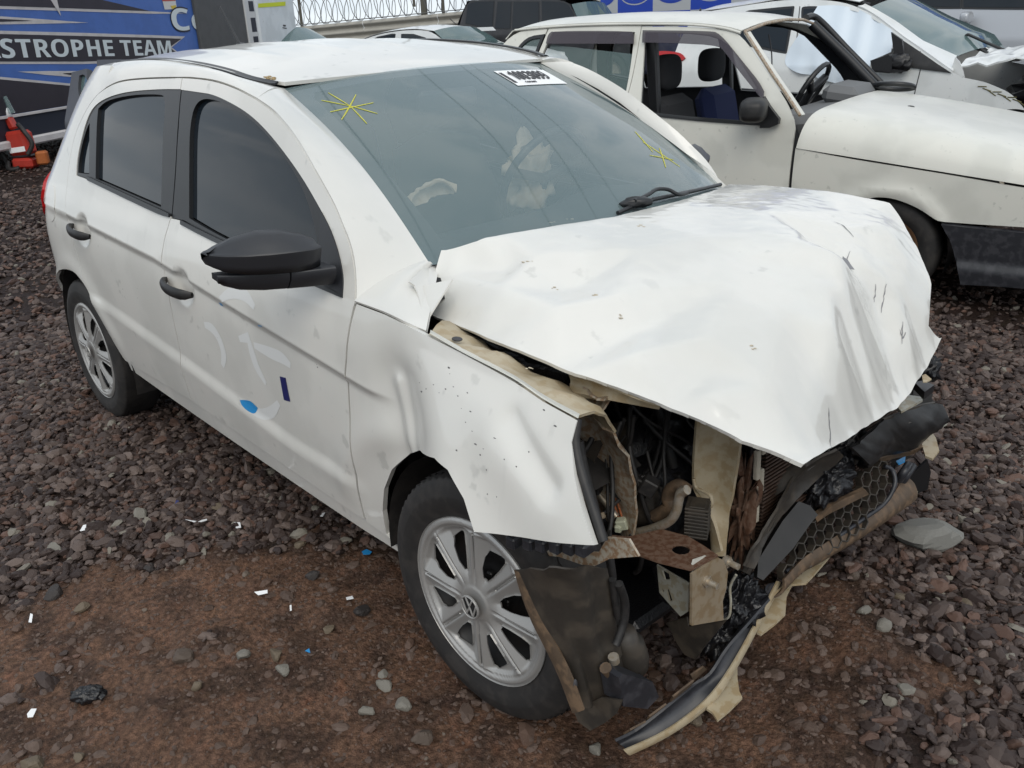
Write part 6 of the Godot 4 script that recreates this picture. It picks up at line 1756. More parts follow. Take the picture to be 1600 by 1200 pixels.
	for q in [["small dark grey rear door with narrow window, standing behind the smashed car's tail", PackedVector2Array([Vector2(-2.05, 0.05), Vector2(-1.995,0.745), Vector2(-2.027,1.025), Vector2(-2.058,1.211), Vector2(-1.77,1.242), Vector2(-1.52, 0.9), Vector2(-1.45, 0.05)]), PackedVector2Array([Vector2(-1.885,1.187), Vector2(-1.775,1.203), Vector2(-1.566,1.045), Vector2(-1.421,0.933), Vector2(-1.715,0.963), Vector2(-1.867,1.078)]), 0.0],
		["larger dark grey door with wide window frame, in front of the trailer's lettering", PackedVector2Array([Vector2(-1.55, 0.05), Vector2(-1.62, 0.9), Vector2(-1.879,1.301), Vector2(-1.368,1.306), Vector2(-0.709,1.291), Vector2(-0.55, 0.85), Vector2(-0.55, 0.05)]), PackedVector2Array([Vector2(-1.635,1.253), Vector2(-1.492,1.263), Vector2(-0.833,1.26), Vector2(-0.70, 0.86), Vector2(-1.38, 0.86), Vector2(-1.536,1.157)]), -0.12]]:
		var dn := thing("loose_car_door", q[0], "car door", Vector3(-5.2,0,-1.6), 4)
		put(dn, "door_shell", panel(Bp, q[1], [q[2]], 1.0, q[3], 0.05, 0.04), dg)
		put(dn, "window_glass", panel(Bp, q[2], [], 1.0, q[3] - 0.025, 0.0), M.haze_glass)
	# sliver of another car beyond the roof
	far_car("grey_car", "only the pale sloping screen of a car, beside the white trailer door", Vector3(-15.9, 0, -8.3), 10, [0.8, 0.92, 1.42, 0.58],
		[Vector2(-2.2, 0.3), Vector2(-2.2, 0.95), Vector2(-1.5, 1.36), Vector2(-0.6, 1.40), Vector2(0.3, 0.95), Vector2(1.4, 0.8), Vector2(1.5, 0.3)],
		[[Vector2(-1.5, 0.97), Vector2(-1.3, 1.28), Vector2(-0.6, 1.30), Vector2(-0.1, 0.97)]],
		[Vector2(-1.5, 1.36), Vector2(-1.0, 1.42), Vector2(-0.6, 1.40)], [Vector2(-0.6, 1.40), Vector2(-0.1, 1.15), Vector2(0.3, 0.95)], [Vector2(0.3, 0.95), Vector2(1.1, 0.86), Vector2(1.5, 0.6), Vector2(1.5, 0.3)], [Vector2(-2.2, 0.3), Vector2(-2.2, 0.95), Vector2(-1.5, 1.36)], M.silver_paint, [0.8, -1.5], 0.29)

func make_old_hatch() -> void:
	var U: Array = [0.77,0.92,1.38,0.58]
	var c := thing("old_white_hatchback", "old white hatchback without a windscreen, standing beyond the smashed car", "car", Vector3(-0.87,0,-3.44), 11.3)
	var win_f := PackedVector2Array([Vector2(-1.597,1.372), Vector2(-1.115,1.353), Vector2(-0.954,1.188), Vector2(-0.802,1.027), Vector2(-0.784,0.899), Vector2(-1.533,0.935)])
	var win_r := PackedVector2Array([Vector2(-2.257,1.389), Vector2(-1.666,1.374), Vector2(-1.649,1.164), Vector2(-1.655,0.96), Vector2(-2.30, 0.945), Vector2(-2.334,1.189)])
	var win_q := PackedVector2Array([Vector2(-2.542,1.255), Vector2(-2.45,1.367), Vector2(-2.309,1.379), Vector2(-2.364,1.189), Vector2(-2.38, 0.99), Vector2(-2.60, 1.03)])
	var door_f := PackedVector2Array([Vector2(-1.625,1.401), Vector2(-1.388,1.397), Vector2(-1.109,1.376), Vector2(-1.001,1.351), Vector2(-0.8,1.149), Vector2(-0.594,0.93), Vector2(-0.602,0.775), Vector2(-0.61,0.577), Vector2(-0.60, 0.25), Vector2(-1.50, 0.25), Vector2(-1.644,0.954), Vector2(-1.621,1.136)])
	var door_r := PackedVector2Array([Vector2(-2.287,1.412), Vector2(-1.995,1.418), Vector2(-1.63,1.408), Vector2(-1.625,1.136), Vector2(-1.649,0.953), Vector2(-1.51, 0.25), Vector2(-2.1, 0.28), Vector2(-2.3, 0.55), Vector2(-2.36, 0.98), Vector2(-2.358,1.204)])
	var quart := PackedVector2Array([Vector2(-2.686,1.268), Vector2(-2.545,1.404), Vector2(-2.297,1.412), Vector2(-2.368,1.204), Vector2(-2.37, 0.98), Vector2(-2.31, 0.55), Vector2(-2.6, 0.45), Vector2(-2.75, 0.3), Vector2(-2.82, 0.6), Vector2(-2.78, 1.0)])
	var wing := PackedVector2Array([Vector2(-0.584,0.773), Vector2(-0.32,0.736), Vector2(-0.062,0.708), Vector2(0.24,0.675), Vector2(0.522,0.639), Vector2(0.74, 0.62), Vector2(0.75, 0.46), Vector2(0.542,0.455), Vector2(0.188,0.446), Vector2(0.14,0.468), Vector2(0.085,0.501), Vector2(0.014,0.529), Vector2(-0.043,0.544), Vector2(-0.091,0.551), Vector2(-0.17,0.545)])
	for q in [Vector2(-0.30, 0.48), Vector2(-0.38, 0.36), Vector2(-0.40, 0.25), Vector2(-0.58, 0.25)]: wing.append(q)
	wing.append_array([Vector2(-0.592,0.579)])
	var under := PackedVector2Array([Vector2(-2.67,1.268), Vector2(-2.533,1.396), Vector2(-1.637,1.401), Vector2(-1.004,1.344), Vector2(-0.599,0.923), Vector2(-0.56, 0.75), Vector2(0.5, 0.60), Vector2(0.5, 0.5), Vector2(0.2, 0.5), Vector2(-0.08, 0.58), Vector2(-0.36, 0.45), Vector2(-0.45, 0.28), Vector2(-2.1, 0.30), Vector2(-2.78, 0.35)])
	for sg in [1.0, -1.0]:
		put(c, "body_shell", panel(U, under, [win_f, win_r, win_q], sg, -0.014, 0.012), M.trim)
		var d := put(c, "front_door", panel(U, door_f, [win_f], sg, 0.0, 0.016, 0.04, func(p: Vector2) -> float: return -0.006 * smoothstep(0.0, -0.012, p.y - (0.80 - 0.02 * p.x)) * smoothstep(0.2, 0.8, p.y)), M.old_white)
		put(c, "rear_door", panel(U, door_r, [win_r], sg, 0.0, 0.016), M.old_white)
		put(c, "quarter_panel", panel(U, quart, [win_q], sg, 0.0, 0.016), M.old_white)
		put(c, "front_wing", panel(U, wing, [], sg, 0.0, 0.016, 0.04, func(p: Vector2) -> float: return 0.015 * exp(-pow((p.distance_to(Vector2(-0.08, 0.27)) - 0.31) / 0.04, 2))), M.old_white)
		var fr := Geometry2D.offset_polygon(win_q, -0.02)[0] as PackedVector2Array
		put(c, "window_seal", panel(U, win_q, [fr], sg, 0.006, 0.014), M.trim)
		put(c, "window_glass", panel(U, fr, [], sg, -0.004, 0.0), M.clear_glass)
		var bp := PackedVector2Array([Vector2(0.191,0.44), Vector2(0.387,0.436), Vector2(0.554,0.434), Vector2(0.86, 0.44), Vector2(0.86, 0.15), Vector2(0.593,0.16), Vector2(0.314,0.138), Vector2(0.279,0.257), Vector2(0.243,0.36)])
		put(c, "bumper", panel(U, bp, [], sg, 0.022, 0.04, 0.04, func(p: Vector2) -> float: return -0.012 * exp(-pow((p.y - 0.25) / 0.012, 2)) + 0.01 * smoothstep(0.36, 0.40, p.y)), M.blue_black)
		simple_wheel(c, Vector3(-0.08, 0.27, sg * 0.665), sg, 0.27, coat(mat(lin(0.30, 0.165, 0.085), 0.8), M.film, 5.0))
		simple_wheel(c, Vector3(-2.40, 0.27, sg * 0.665), sg, 0.27, M.rust)
		var al := MB.new()
		al.grid(20, 2, func(u, v): var a: float = PI * (-0.1 + 1.2 * u); return Vector3(-0.08 + 0.31 * cos(a), 0.27 + 0.31 * sin(a), sg * lerpf(0.74, 0.4, v)))
		al.grid(20, 2, func(u, v): var a: float = PI * (-0.1 + 1.2 * u); return Vector3(-0.08 + 0.31 * v * cos(a), 0.27 + 0.31 * v * sin(a), sg * 0.42))
		put(c, "arch_lining", al, M.trim)
		var mo := PackedVector2Array([Vector2(-1.535,0.945), Vector2(-1.122,0.917), Vector2(-0.784,0.905), Vector2(-0.782,0.885), Vector2(-1.121,0.896), Vector2(-1.53,0.924)])
		put(d, "belt_moulding", panel(U, mo, [], sg, 0.008, 0.012), M.trim)
	# wind deflectors over the near windows
	put(c, "window_visor", panel(U, PackedVector2Array([Vector2(-2.245,1.396), Vector2(-1.676,1.381), Vector2(-1.659,1.363), Vector2(-1.647,1.311), Vector2(-2.276,1.323), Vector2(-2.274,1.374)]), [], 1.0, 0.022, 0.004, 0.03), M.visor)
	put(c, "window_visor", panel(U, PackedVector2Array([Vector2(-1.604,1.383), Vector2(-1.183,1.368), Vector2(-1.116,1.357), Vector2(-0.961,1.22), Vector2(-0.795,1.075), Vector2(-0.788,1.012), Vector2(-0.955,1.156), Vector2(-1.059,1.254), Vector2(-1.114,1.298), Vector2(-1.593,1.317)]), [], 1.0, 0.022, 0.004, 0.03), M.visor)
	put(c, "window_glass", panel(U, PackedVector2Array([Vector2(-2.25,1.315), Vector2(-1.647,1.252), Vector2(-1.644,1.164), Vector2(-1.655,0.96), Vector2(-2.30, 0.945), Vector2(-2.334,1.189)]), [], 1.0, -0.008, 0.0), M.clear_glass)
	# roof with gutter and the open windscreen frame
	put(c, "roof", across(U, [Vector2(-2.616,1.352), Vector2(-2.546,1.408), Vector2(-2.28,1.423), Vector2(-1.952,1.428), Vector2(-1.629,1.421), Vector2(-1.31,1.408), Vector2(-1.111,1.386), Vector2(-1,1.36)], 0.045, 0.004), M.old_white)
	var gut := MB.new()
	var gl := []
	for p in [Vector2(-2.547,1.411), Vector2(-2.28,1.423), Vector2(-1.951,1.426), Vector2(-1.629,1.42), Vector2(-1.31,1.407), Vector2(-1.11,1.384), Vector2(-0.999,1.357)]: gl.append(Vector3(p.x, p.y - 0.004, bz(U, p.x, p.y) + 0.008))
	tube(gut, gl, 0.008, 6)
	put(c, "roof_gutter", gut, M.old_white)
	var fr := MB.new()
	var fpts := []
	for q in [Vector2(-0.592,0.936), Vector2(-0.686,1.035), Vector2(-0.792,1.142), Vector2(-0.895,1.252), Vector2(-0.991,1.354)]: fpts.append(Vector3(q.x + 0.010, q.y + 0.004, bz(U, q.x, q.y) - 0.012))
	var inn := []
	for q in fpts: inn.append(q + Vector3(0.008, 0.0, -0.055))
	fpts.append_array([Vector3(-0.97, 1.392, 0.3), Vector3(-0.96, 1.402, 0.0), Vector3(-0.97, 1.392, -0.3), Vector3(-0.99, 1.36, -0.565)])
	var pp := MB.new()
	band(pp, fpts.slice(0, 5), inn, 0.012, 12, 2, 0.0, false)
	put(c, "screen_post", pp, M.old_white)
	tube(fr, fpts, 0.009, 8, false)
	put(c, "windscreen_frame", fr, M.cream_rust)
	var sl := MB.new()
	tube(sl, [Vector3(-1.02, 1.40, -0.50), Vector3(-0.98, 1.385, -0.62), Vector3(-0.78, 1.18, -0.69), Vector3(-0.54, 0.95, -0.74)], 0.022, 8)
	put(c, "hanging_screen_seal", sl, M.trim)
	var ps := MB.new()
	tube(ps, [Vector3(-1.0, 1.36, -0.56), Vector3(-0.78, 1.15, -0.63), Vector3(-0.56, 0.93, -0.69)], 0.032, 8, false)
	put(c, "inner_post", ps, M.trim)
	var ring := MB.new()
	var rp := []
	for k in 13: rp.append(Vector3(-0.46, 0.955, -0.60) + Vector3(cos(TAU * k / 12) * 0.12, 0.025 * sin(TAU * k / 12) + 0.02, sin(TAU * k / 12) * 0.10))
	tube(ring, rp, 0.016, 8)
	put(c, "loose_seal_loop", ring, M.trim)
	var wr := MB.new()
	tube(wr, [Vector3(-1.069,1.321,0), Vector3(-1.048,1.244,0), Vector3(-1.037,1.153,0), Vector3(-1.042,1.097,0)], 0.004, 6)
	put(c, "dangling_wire", wr, M.ink)
	# bonnet
	var hb := MB.new()
	var P := PackedVector3Array()
	for j in 33:
		for i in 25:
			var t := i / 24.0
			var s := 2.0 * j / 32 - 1.0
			var sg2 := signf(s) * (1.0 - pow(1.0 - absf(s), 1.6))
			var x := lerpf(-0.58, 0.78, t)
			var cut := lerpf(0.775, 0.625, t)
			var top := lerpf(0.945, 0.73, pow(t, 1.3))
			P.append(Vector3(x - 0.02 * (1 - s * s) * (1 - t) * -3.0, cut + (top - cut) * pow(maxf(0, 1.0 - pow(absf(sg2), 11.0)), 0.6) + 0.025 * (1 - sg2 * sg2), 0.772 * sg2))
	slab(hb, P, 24, 32, 0.006)
	put(c, "bonnet", hb, M.old_white)
	var no := MB.new()
	rbox(no, Transform3D(Basis(), Vector3(0.79, 0.55, 0)), Vector3(0.05, 0.34, 1.5), 0.02)
	put(c, "front_panel", no, M.old_white)
	var bb := MB.new()
	rbox(bb, Transform3D(Basis(), Vector3(0.86, 0.29, 0)), Vector3(0.10, 0.28, 1.6), 0.03)
	put(c, "bumper", bb, M.blue_black)
	var jt := MB.new()
	lump(jt, Vector3(-0.18, 0.925, 0.12), Vector3(0.025, 0.012, 0.012), 0.2, 2, 8)
	put(c, "washer_jet", jt, M.trim)
	# mirror
	var mi := MB.new()
	superbox(mi, (Vector3(-0.792,0.976,0.86)), Basis(Vector3.UP, 0.25), Vector3(0.07, 0.062, 0.115), 0.6)
	var MM := put(c, "door_mirror", mi, M.plastic)
	var mb := MB.new()
	plate(mb, [Vector3(-0.766,1.04,0.775), Vector3(-0.731,0.991,0.775), Vector3(-0.673,0.927,0.775), Vector3(-0.675,0.9,0.775), Vector3(-0.723,0.879,0.775), Vector3(-0.776,0.877,0.775), Vector3(-0.772,0.924,0.775)], 0.03)
	put(MM, "mirror_base", mb, M.trim)
	# inside: floor, seats, dashboard, wheel
	var fl := MB.new()
	rbox(fl, Transform3D(Basis(), Vector3(-1.5, 0.27, 0)), Vector3(2.4, 0.08, 1.45), 0.01)
	rbox(fl, Transform3D(Basis(), Vector3(-0.42, 0.55, 0)), Vector3(0.05, 0.6, 1.4), 0.01)
	put(c, "floor_pan", fl, M.interior)
	var da := MB.new()
	rbox(da, Transform3D(Basis(Vector3(0, 0, 1), 0.1), Vector3(-0.70, 0.82, -0.05)), Vector3(0.36, 0.20, 1.30), 0.05)
	rbox(da, Transform3D(Basis(Vector3(0, 0, 1), -0.12), Vector3(-0.66, 0.955, -0.34)), Vector3(0.22, 0.12, 0.42), 0.04)
	put(c, "dashboard", da, mat(lin(0.14, 0.145, 0.15), 0.7))
	var sw := MB.new()
	var bs := Basis(Vector3(0, 0, 1), -0.5)
	var cen := Vector3(-0.90, 0.97, -0.34)
	var rg := []
	for k in 25: rg.append(cen + bs * Vector3(0, sin(TAU * k / 24) * 0.18, cos(TAU * k / 24) * 0.18))
	tube(sw, rg, 0.016, 8, false, false)
	for a in [0.5, 2.64, 4.71]: tube(sw, [cen, cen + bs * Vector3(0, sin(a) * 0.17, cos(a) * 0.17)], 0.025, 6, false)
	put(c, "steering_wheel", sw, M.trim)
	for z in [0.33, -0.33]:
		var sb_ := MB.new()
		rbox(sb_, Transform3D(Basis(Vector3(0, 0, 1), 0.22), Vector3(-1.50, 0.72, z)), Vector3(0.14, 0.56, 0.46), 0.06)
		rbox(sb_, Transform3D(Basis(Vector3(0, 0, 1), 0.1), Vector3(-1.22, 0.46, z)), Vector3(0.5, 0.16, 0.46), 0.06)
		var S := put(c, "front_seat", sb_, M.blue_seat if z < 0 else M.seat)
		var hr := MB.new()
		superbox(hr, Vector3(-1.58, 1.13, z), Basis(), Vector3(0.06, 0.105, 0.14), 0.6)
		put(S, "headrest", hr, M.seat)
	var rs := MB.new()
	rbox(rs, Transform3D(Basis(Vector3(0, 0, 1), 0.2), Vector3(-2.25, 0.70, 0)), Vector3(0.14, 0.5, 1.2), 0.05)
	put(c, "rear_seat", rs, M.seat)
	for sg in [1.0, -1.0]:
		var bp2 := MB.new()
		rbox(bp2, Transform3D(Basis(Vector3(0, 0, 1), 0.07), Vector3(-1.56, 1.13, sg * 0.54)), Vector3(0.07, 0.5, 0.05), 0.01)
		put(c, "inner_pillar", bp2, M.trim)

func make_covered_car() -> void:
	var V: Array = [0.86,1,1.5,0.62]
	var c := thing("white_crossover", "white crossover with crumpled bonnet and missing mirror shell, behind the old hatchback", "car", Vector3(-1,0,-6.3), 9)
	var poly := PackedVector2Array([Vector2(-3.15, 0.4), Vector2(-3.2, 1.1), Vector2(-3.087,1.393), Vector2(-3.025,1.443), Vector2(-2.856,1.457), Vector2(-2.622,1.484), Vector2(-2.2, 1.52), Vector2(-1.8, 1.49), Vector2(-1.584,1.42), Vector2(-1.458,1.355), Vector2(-1.222,1.203), Vector2(-1.063,1.111), Vector2(-0.811,0.958), Vector2(-0.739,0.922), Vector2(-0.595,0.896), Vector2(-0.513,0.866), Vector2(-0.391,0.814), Vector2(-0.302,0.723), Vector2(-0.2, 0.6), Vector2(0.2, 0.5), Vector2(0.2, 0.4)])
	if Geometry2D.is_polygon_clockwise(poly): poly.reverse()
	var wr := PackedVector2Array([Vector2(-2.713,1.376), Vector2(-2.548,1.426), Vector2(-2.168,1.446), Vector2(-2.143,1.119), Vector2(-2.545,1.195), Vector2(-2.711,1.279)])
	var wt := PackedVector2Array([Vector2(-2.067,1.438), Vector2(-1.96,1.436), Vector2(-1.989,1.363), Vector2(-2.054,1.384)])
	var wf := PackedVector2Array([Vector2(-1.921,1.432), Vector2(-1.675,1.423), Vector2(-1.497,1.352), Vector2(-1.304,1.246), Vector2(-1.242,1), Vector2(-1.302,1.027), Vector2(-1.788,1.058)])
	for sg in [1.0, -1.0]:
		var s := poly
		for x in [-0.35, -2.75]: s = Geometry2D.clip_polygons(s, arc(Vector2(x, 0.33), 0.38, 0, TAU, 20))[0]
		put(c, "body_side", panel(V, s, [wf], sg, 0.0, 0.012, 0.05), M.cool_white)
		for w in [wr, wt]:
			var F := put(c, "window_frame", panel(V, Geometry2D.offset_polygon(w, 0.02)[0], [], sg, 0.004, 0.006), M.trim)
			put(F, "window_glass", panel(V, w, [], sg, 0.009, 0.004), M.tint)
		for x in [-0.35, -2.75]: simple_wheel(c, Vector3(x, 0.33, sg * 0.74), sg, 0.33, M.steel)
	for L in [[Vector2(-1.071,1.106), Vector2(-1.04,0.972), Vector2(-1.05,0.879), Vector2(-1.058,0.8)], [Vector2(-2.106,1.459), Vector2(-2.084,1.313), Vector2(-2.056,1.143), Vector2(-2.039,0.987)]]:
		var b := MB.new()
		for i in L.size() - 1: tube(b, [Vector3(L[i].x, L[i].y, bz(V, L[i].x, L[i].y) + 0.001), Vector3(L[i + 1].x, L[i + 1].y, bz(V, L[i + 1].x, L[i + 1].y) + 0.001)], 0.004, 5, false)
		put(c, "door_seam", b, M.ink)
	put(c, "roof", across(V, [Vector2(-3.089,1.398), Vector2(-3.027,1.448), Vector2(-2.798,1.47), Vector2(-2.566,1.492), Vector2(-2.2, 1.53), Vector2(-1.9, 1.52), Vector2(-1.62, 1.47)], 0.05), M.cool_white)
	var rail := MB.new()
	tube(rail, [Vector3(-2.225,1.516,0.56), Vector3(-1.915,1.512,0.56), Vector3(-1.714,1.484,0.56), Vector3(-1.563,1.445,0.56)], 0.018, 6)
	put(c, "roof_rail", rail, M.trim)
	var ws := MB.new()
	band(ws, [Vector3(-1.532,1.431,0.62), Vector3(-1.327,1.312,0.62), Vector3(-1.118,1.167,0.62), Vector3(-0.853,1.053,0.62)], [Vector3(-1.532,1.462,-0.6), Vector3(-1.225,1.31,-0.6), Vector3(-0.867,1.161,-0.6), Vector3(-0.753,1.03,-0.6)], 0.004, 16, 10, 0.05, false)
	put(c, "windscreen", ws, M.haze_glass)
	var sp0 := MB.new()
	var lo := []
	for q in [Vector2(-1.628,1.435), Vector2(-1.584,1.42), Vector2(-1.458,1.355), Vector2(-1.222,1.203), Vector2(-1.063,1.111), Vector2(-0.811,0.958)]: lo.append(Vector3(q.x, q.y, bz(V, q.x, q.y)))
	band(sp0, lo, [Vector3(-1.579,1.456,0.62), Vector3(-1.532,1.431,0.62), Vector3(-1.327,1.312,0.62), Vector3(-1.118,1.167,0.62), Vector3(-0.853,1.053,0.62)], 0.012, 18, 4, -0.008, false)
	plate(sp0, [Vector3(-0.831,0.955,0.8), Vector3(-0.814,1.063,0.8), Vector3(-0.779,1.032,0.8), Vector3(-0.742,0.959,0.8), Vector3(-0.727,0.914,0.8), Vector3(-0.772,0.918,0.8)], 0.012)
	put(c, "screen_post", sp0, M.cool_white)
	var wp := MB.new()
	tube(wp, [Vector3(-0.621,1.067,0.1), Vector3(-0.749,1.121,0.1), Vector3(-0.874,1.176,0.1), Vector3(-0.914,1.191,0.1), Vector3(-0.934,1.163,0.1), Vector3(-0.919,1.124,0.1), Vector3(-0.743,1.05,0.1)], 0.012, 6)
	put(c, "bent_wiper", wp, M.trim)
	var hd := MB.new()
	var P := PackedVector3Array()
	var nz := FastNoiseLite.new()
	nz.seed = 8; nz.frequency = 2.2
	for j in 21:
		for i in 25:
			var x := -0.78 + 1.5 * i / 24.0
			var z := 0.80 - 1.6 * j / 20.0
			var y := 1.02 + 0.06 * sin(PI * (x + 0.78) / 1.4) - 0.05 * pow(absf(z) / 0.8, 3)
			P.append(Vector3(x, y + 0.07 * absf(nz.get_noise_2d(x * 2.0, z)) + 0.03 * nz.get_noise_2d(x * 6, z * 6), z))
	slab(hd, P, 24, 20, 0.012)
	put(c, "crumpled_bonnet", hd, M.cool_white)
	var en := MB.new()
	lump(en, Vector3(0.0, 0.72, 0.0), Vector3(0.55, 0.26, 0.75), 0.3, 4, 16, 3.0)
	put(c, "engine", en, M.black_goo)
	var mm := MB.new()
	plate(mm, [Vector3(-1.389,1.051,0.9), Vector3(-1.254,1.092,0.9), Vector3(-1.222,1.059,0.9), Vector3(-1.221,0.966,0.9), Vector3(-1.367,0.98,0.9)], 0.05)
	plate(mm, [Vector3(-1.269,1.251,0.88), Vector3(-1.183,1.195,0.88), Vector3(-1.124,0.974,0.88), Vector3(-1.227,0.965,0.88), Vector3(-1.234,1.113,0.88)], 0.03)
	lump(mm, (Vector3(-1.186,1.031,0.9)), Vector3(0.09, 0.07, 0.05), 0.35, 3, 14, 2.0)
	plate(mm, [Vector3(-1.423,0.972,0.92), Vector3(-1.232,0.991,0.92), Vector3(-1.102,0.972,0.92), Vector3(-1.242,0.958,0.92)], 0.02)
	put(c, "mirror_remnant", mm, M.black_goo)
	put(c, "quarter_trim", panel(V, PackedVector2Array([Vector2(-1.223,1.19), Vector2(-1.071,1.106), Vector2(-0.814,0.954), Vector2(-1.032,0.981), Vector2(-1.138,0.999)]), [], 1.0, 0.012, 0.01), M.plastic)
	var tl := PackedVector2Array([Vector2(-3.341,1.134), Vector2(-3.269,1.138), Vector2(-3.102,1.121), Vector2(-3.052,1.078), Vector2(-3.084,1.052), Vector2(-3.226,1.005), Vector2(-3.303,0.995)])
	put(c, "tail_lamp", panel(V, tl, [], 1.0, 0.02, 0.02), M.red_lens)
	var st := MB.new()
	for k in 9:
		var q := Vector2(-0.62 + 0.035 * k, 0.86 - 0.012 * k)
		tube(st, [Vector3(q.x, q.y, bz(V, q.x, q.y) + 0.002), Vector3(q.x + 0.06, q.y - 0.02 * (k % 3), bz(V, q.x, q.y) + 0.002)], 0.004, 5, false)
	put(c, "scrape", st, coat(mat(lin(0.12, 0.11, 0.05), 0.9), M.film, 9.0))
	var lp := MB.new()
	lump(lp, (Vector3(-2.891,1.434,0.88)), Vector3(0.01, 0.05, 0.02), 0.0, 1, 6)
	put(c, "roof_vent", lp, M.trim)
	var cl := thing("plastic_sheet", "pale blue-white plastic sheet taped over the crossover's side windows", "sheet", Vector3(-1,0,-6.3), 9)
	var sp := PackedVector2Array([Vector2(-1.949,1.457), Vector2(-1.839,1.458), Vector2(-1.738,1.449), Vector2(-1.581,1.41), Vector2(-1.453,1.337), Vector2(-1.374,1.293), Vector2(-1.312,1.26), Vector2(-1.29,1.191), Vector2(-1.283,1.105), Vector2(-1.347,1.073), Vector2(-1.414,1.046), Vector2(-1.408,1.005), Vector2(-1.393,0.972), Vector2(-1.35,0.944), Vector2(-1.334,0.896), Vector2(-1.318,0.844), Vector2(-1.395,0.829), Vector2(-1.471,0.838), Vector2(-1.604,0.851), Vector2(-1.691,0.884), Vector2(-1.787,0.903), Vector2(-1.871,0.938), Vector2(-1.963,0.947), Vector2(-2.037,0.972), Vector2(-2.083,0.992), Vector2(-2.125,1.031), Vector2(-2.124,1.109), Vector2(-2.067,1.206), Vector2(-2.002,1.31)])
	put(cl, "sheet", panel(V, sp, [], 1.0, 0.022, 0.002, 0.03, func(p: Vector2) -> float: return 0.012 * sin(p.x * 34.0 + 3.0 * p.y) * (0.4 + 0.6 * sin(p.x * 7.0)) + 0.02 * sin(p.y * 9.0 + p.x * 5.0) + 0.03 * smoothstep(1.1, 0.9, p.y) * absf(sin(p.x * 15.0))), mat(lin(0.62, 0.70, 0.78), 0.45))

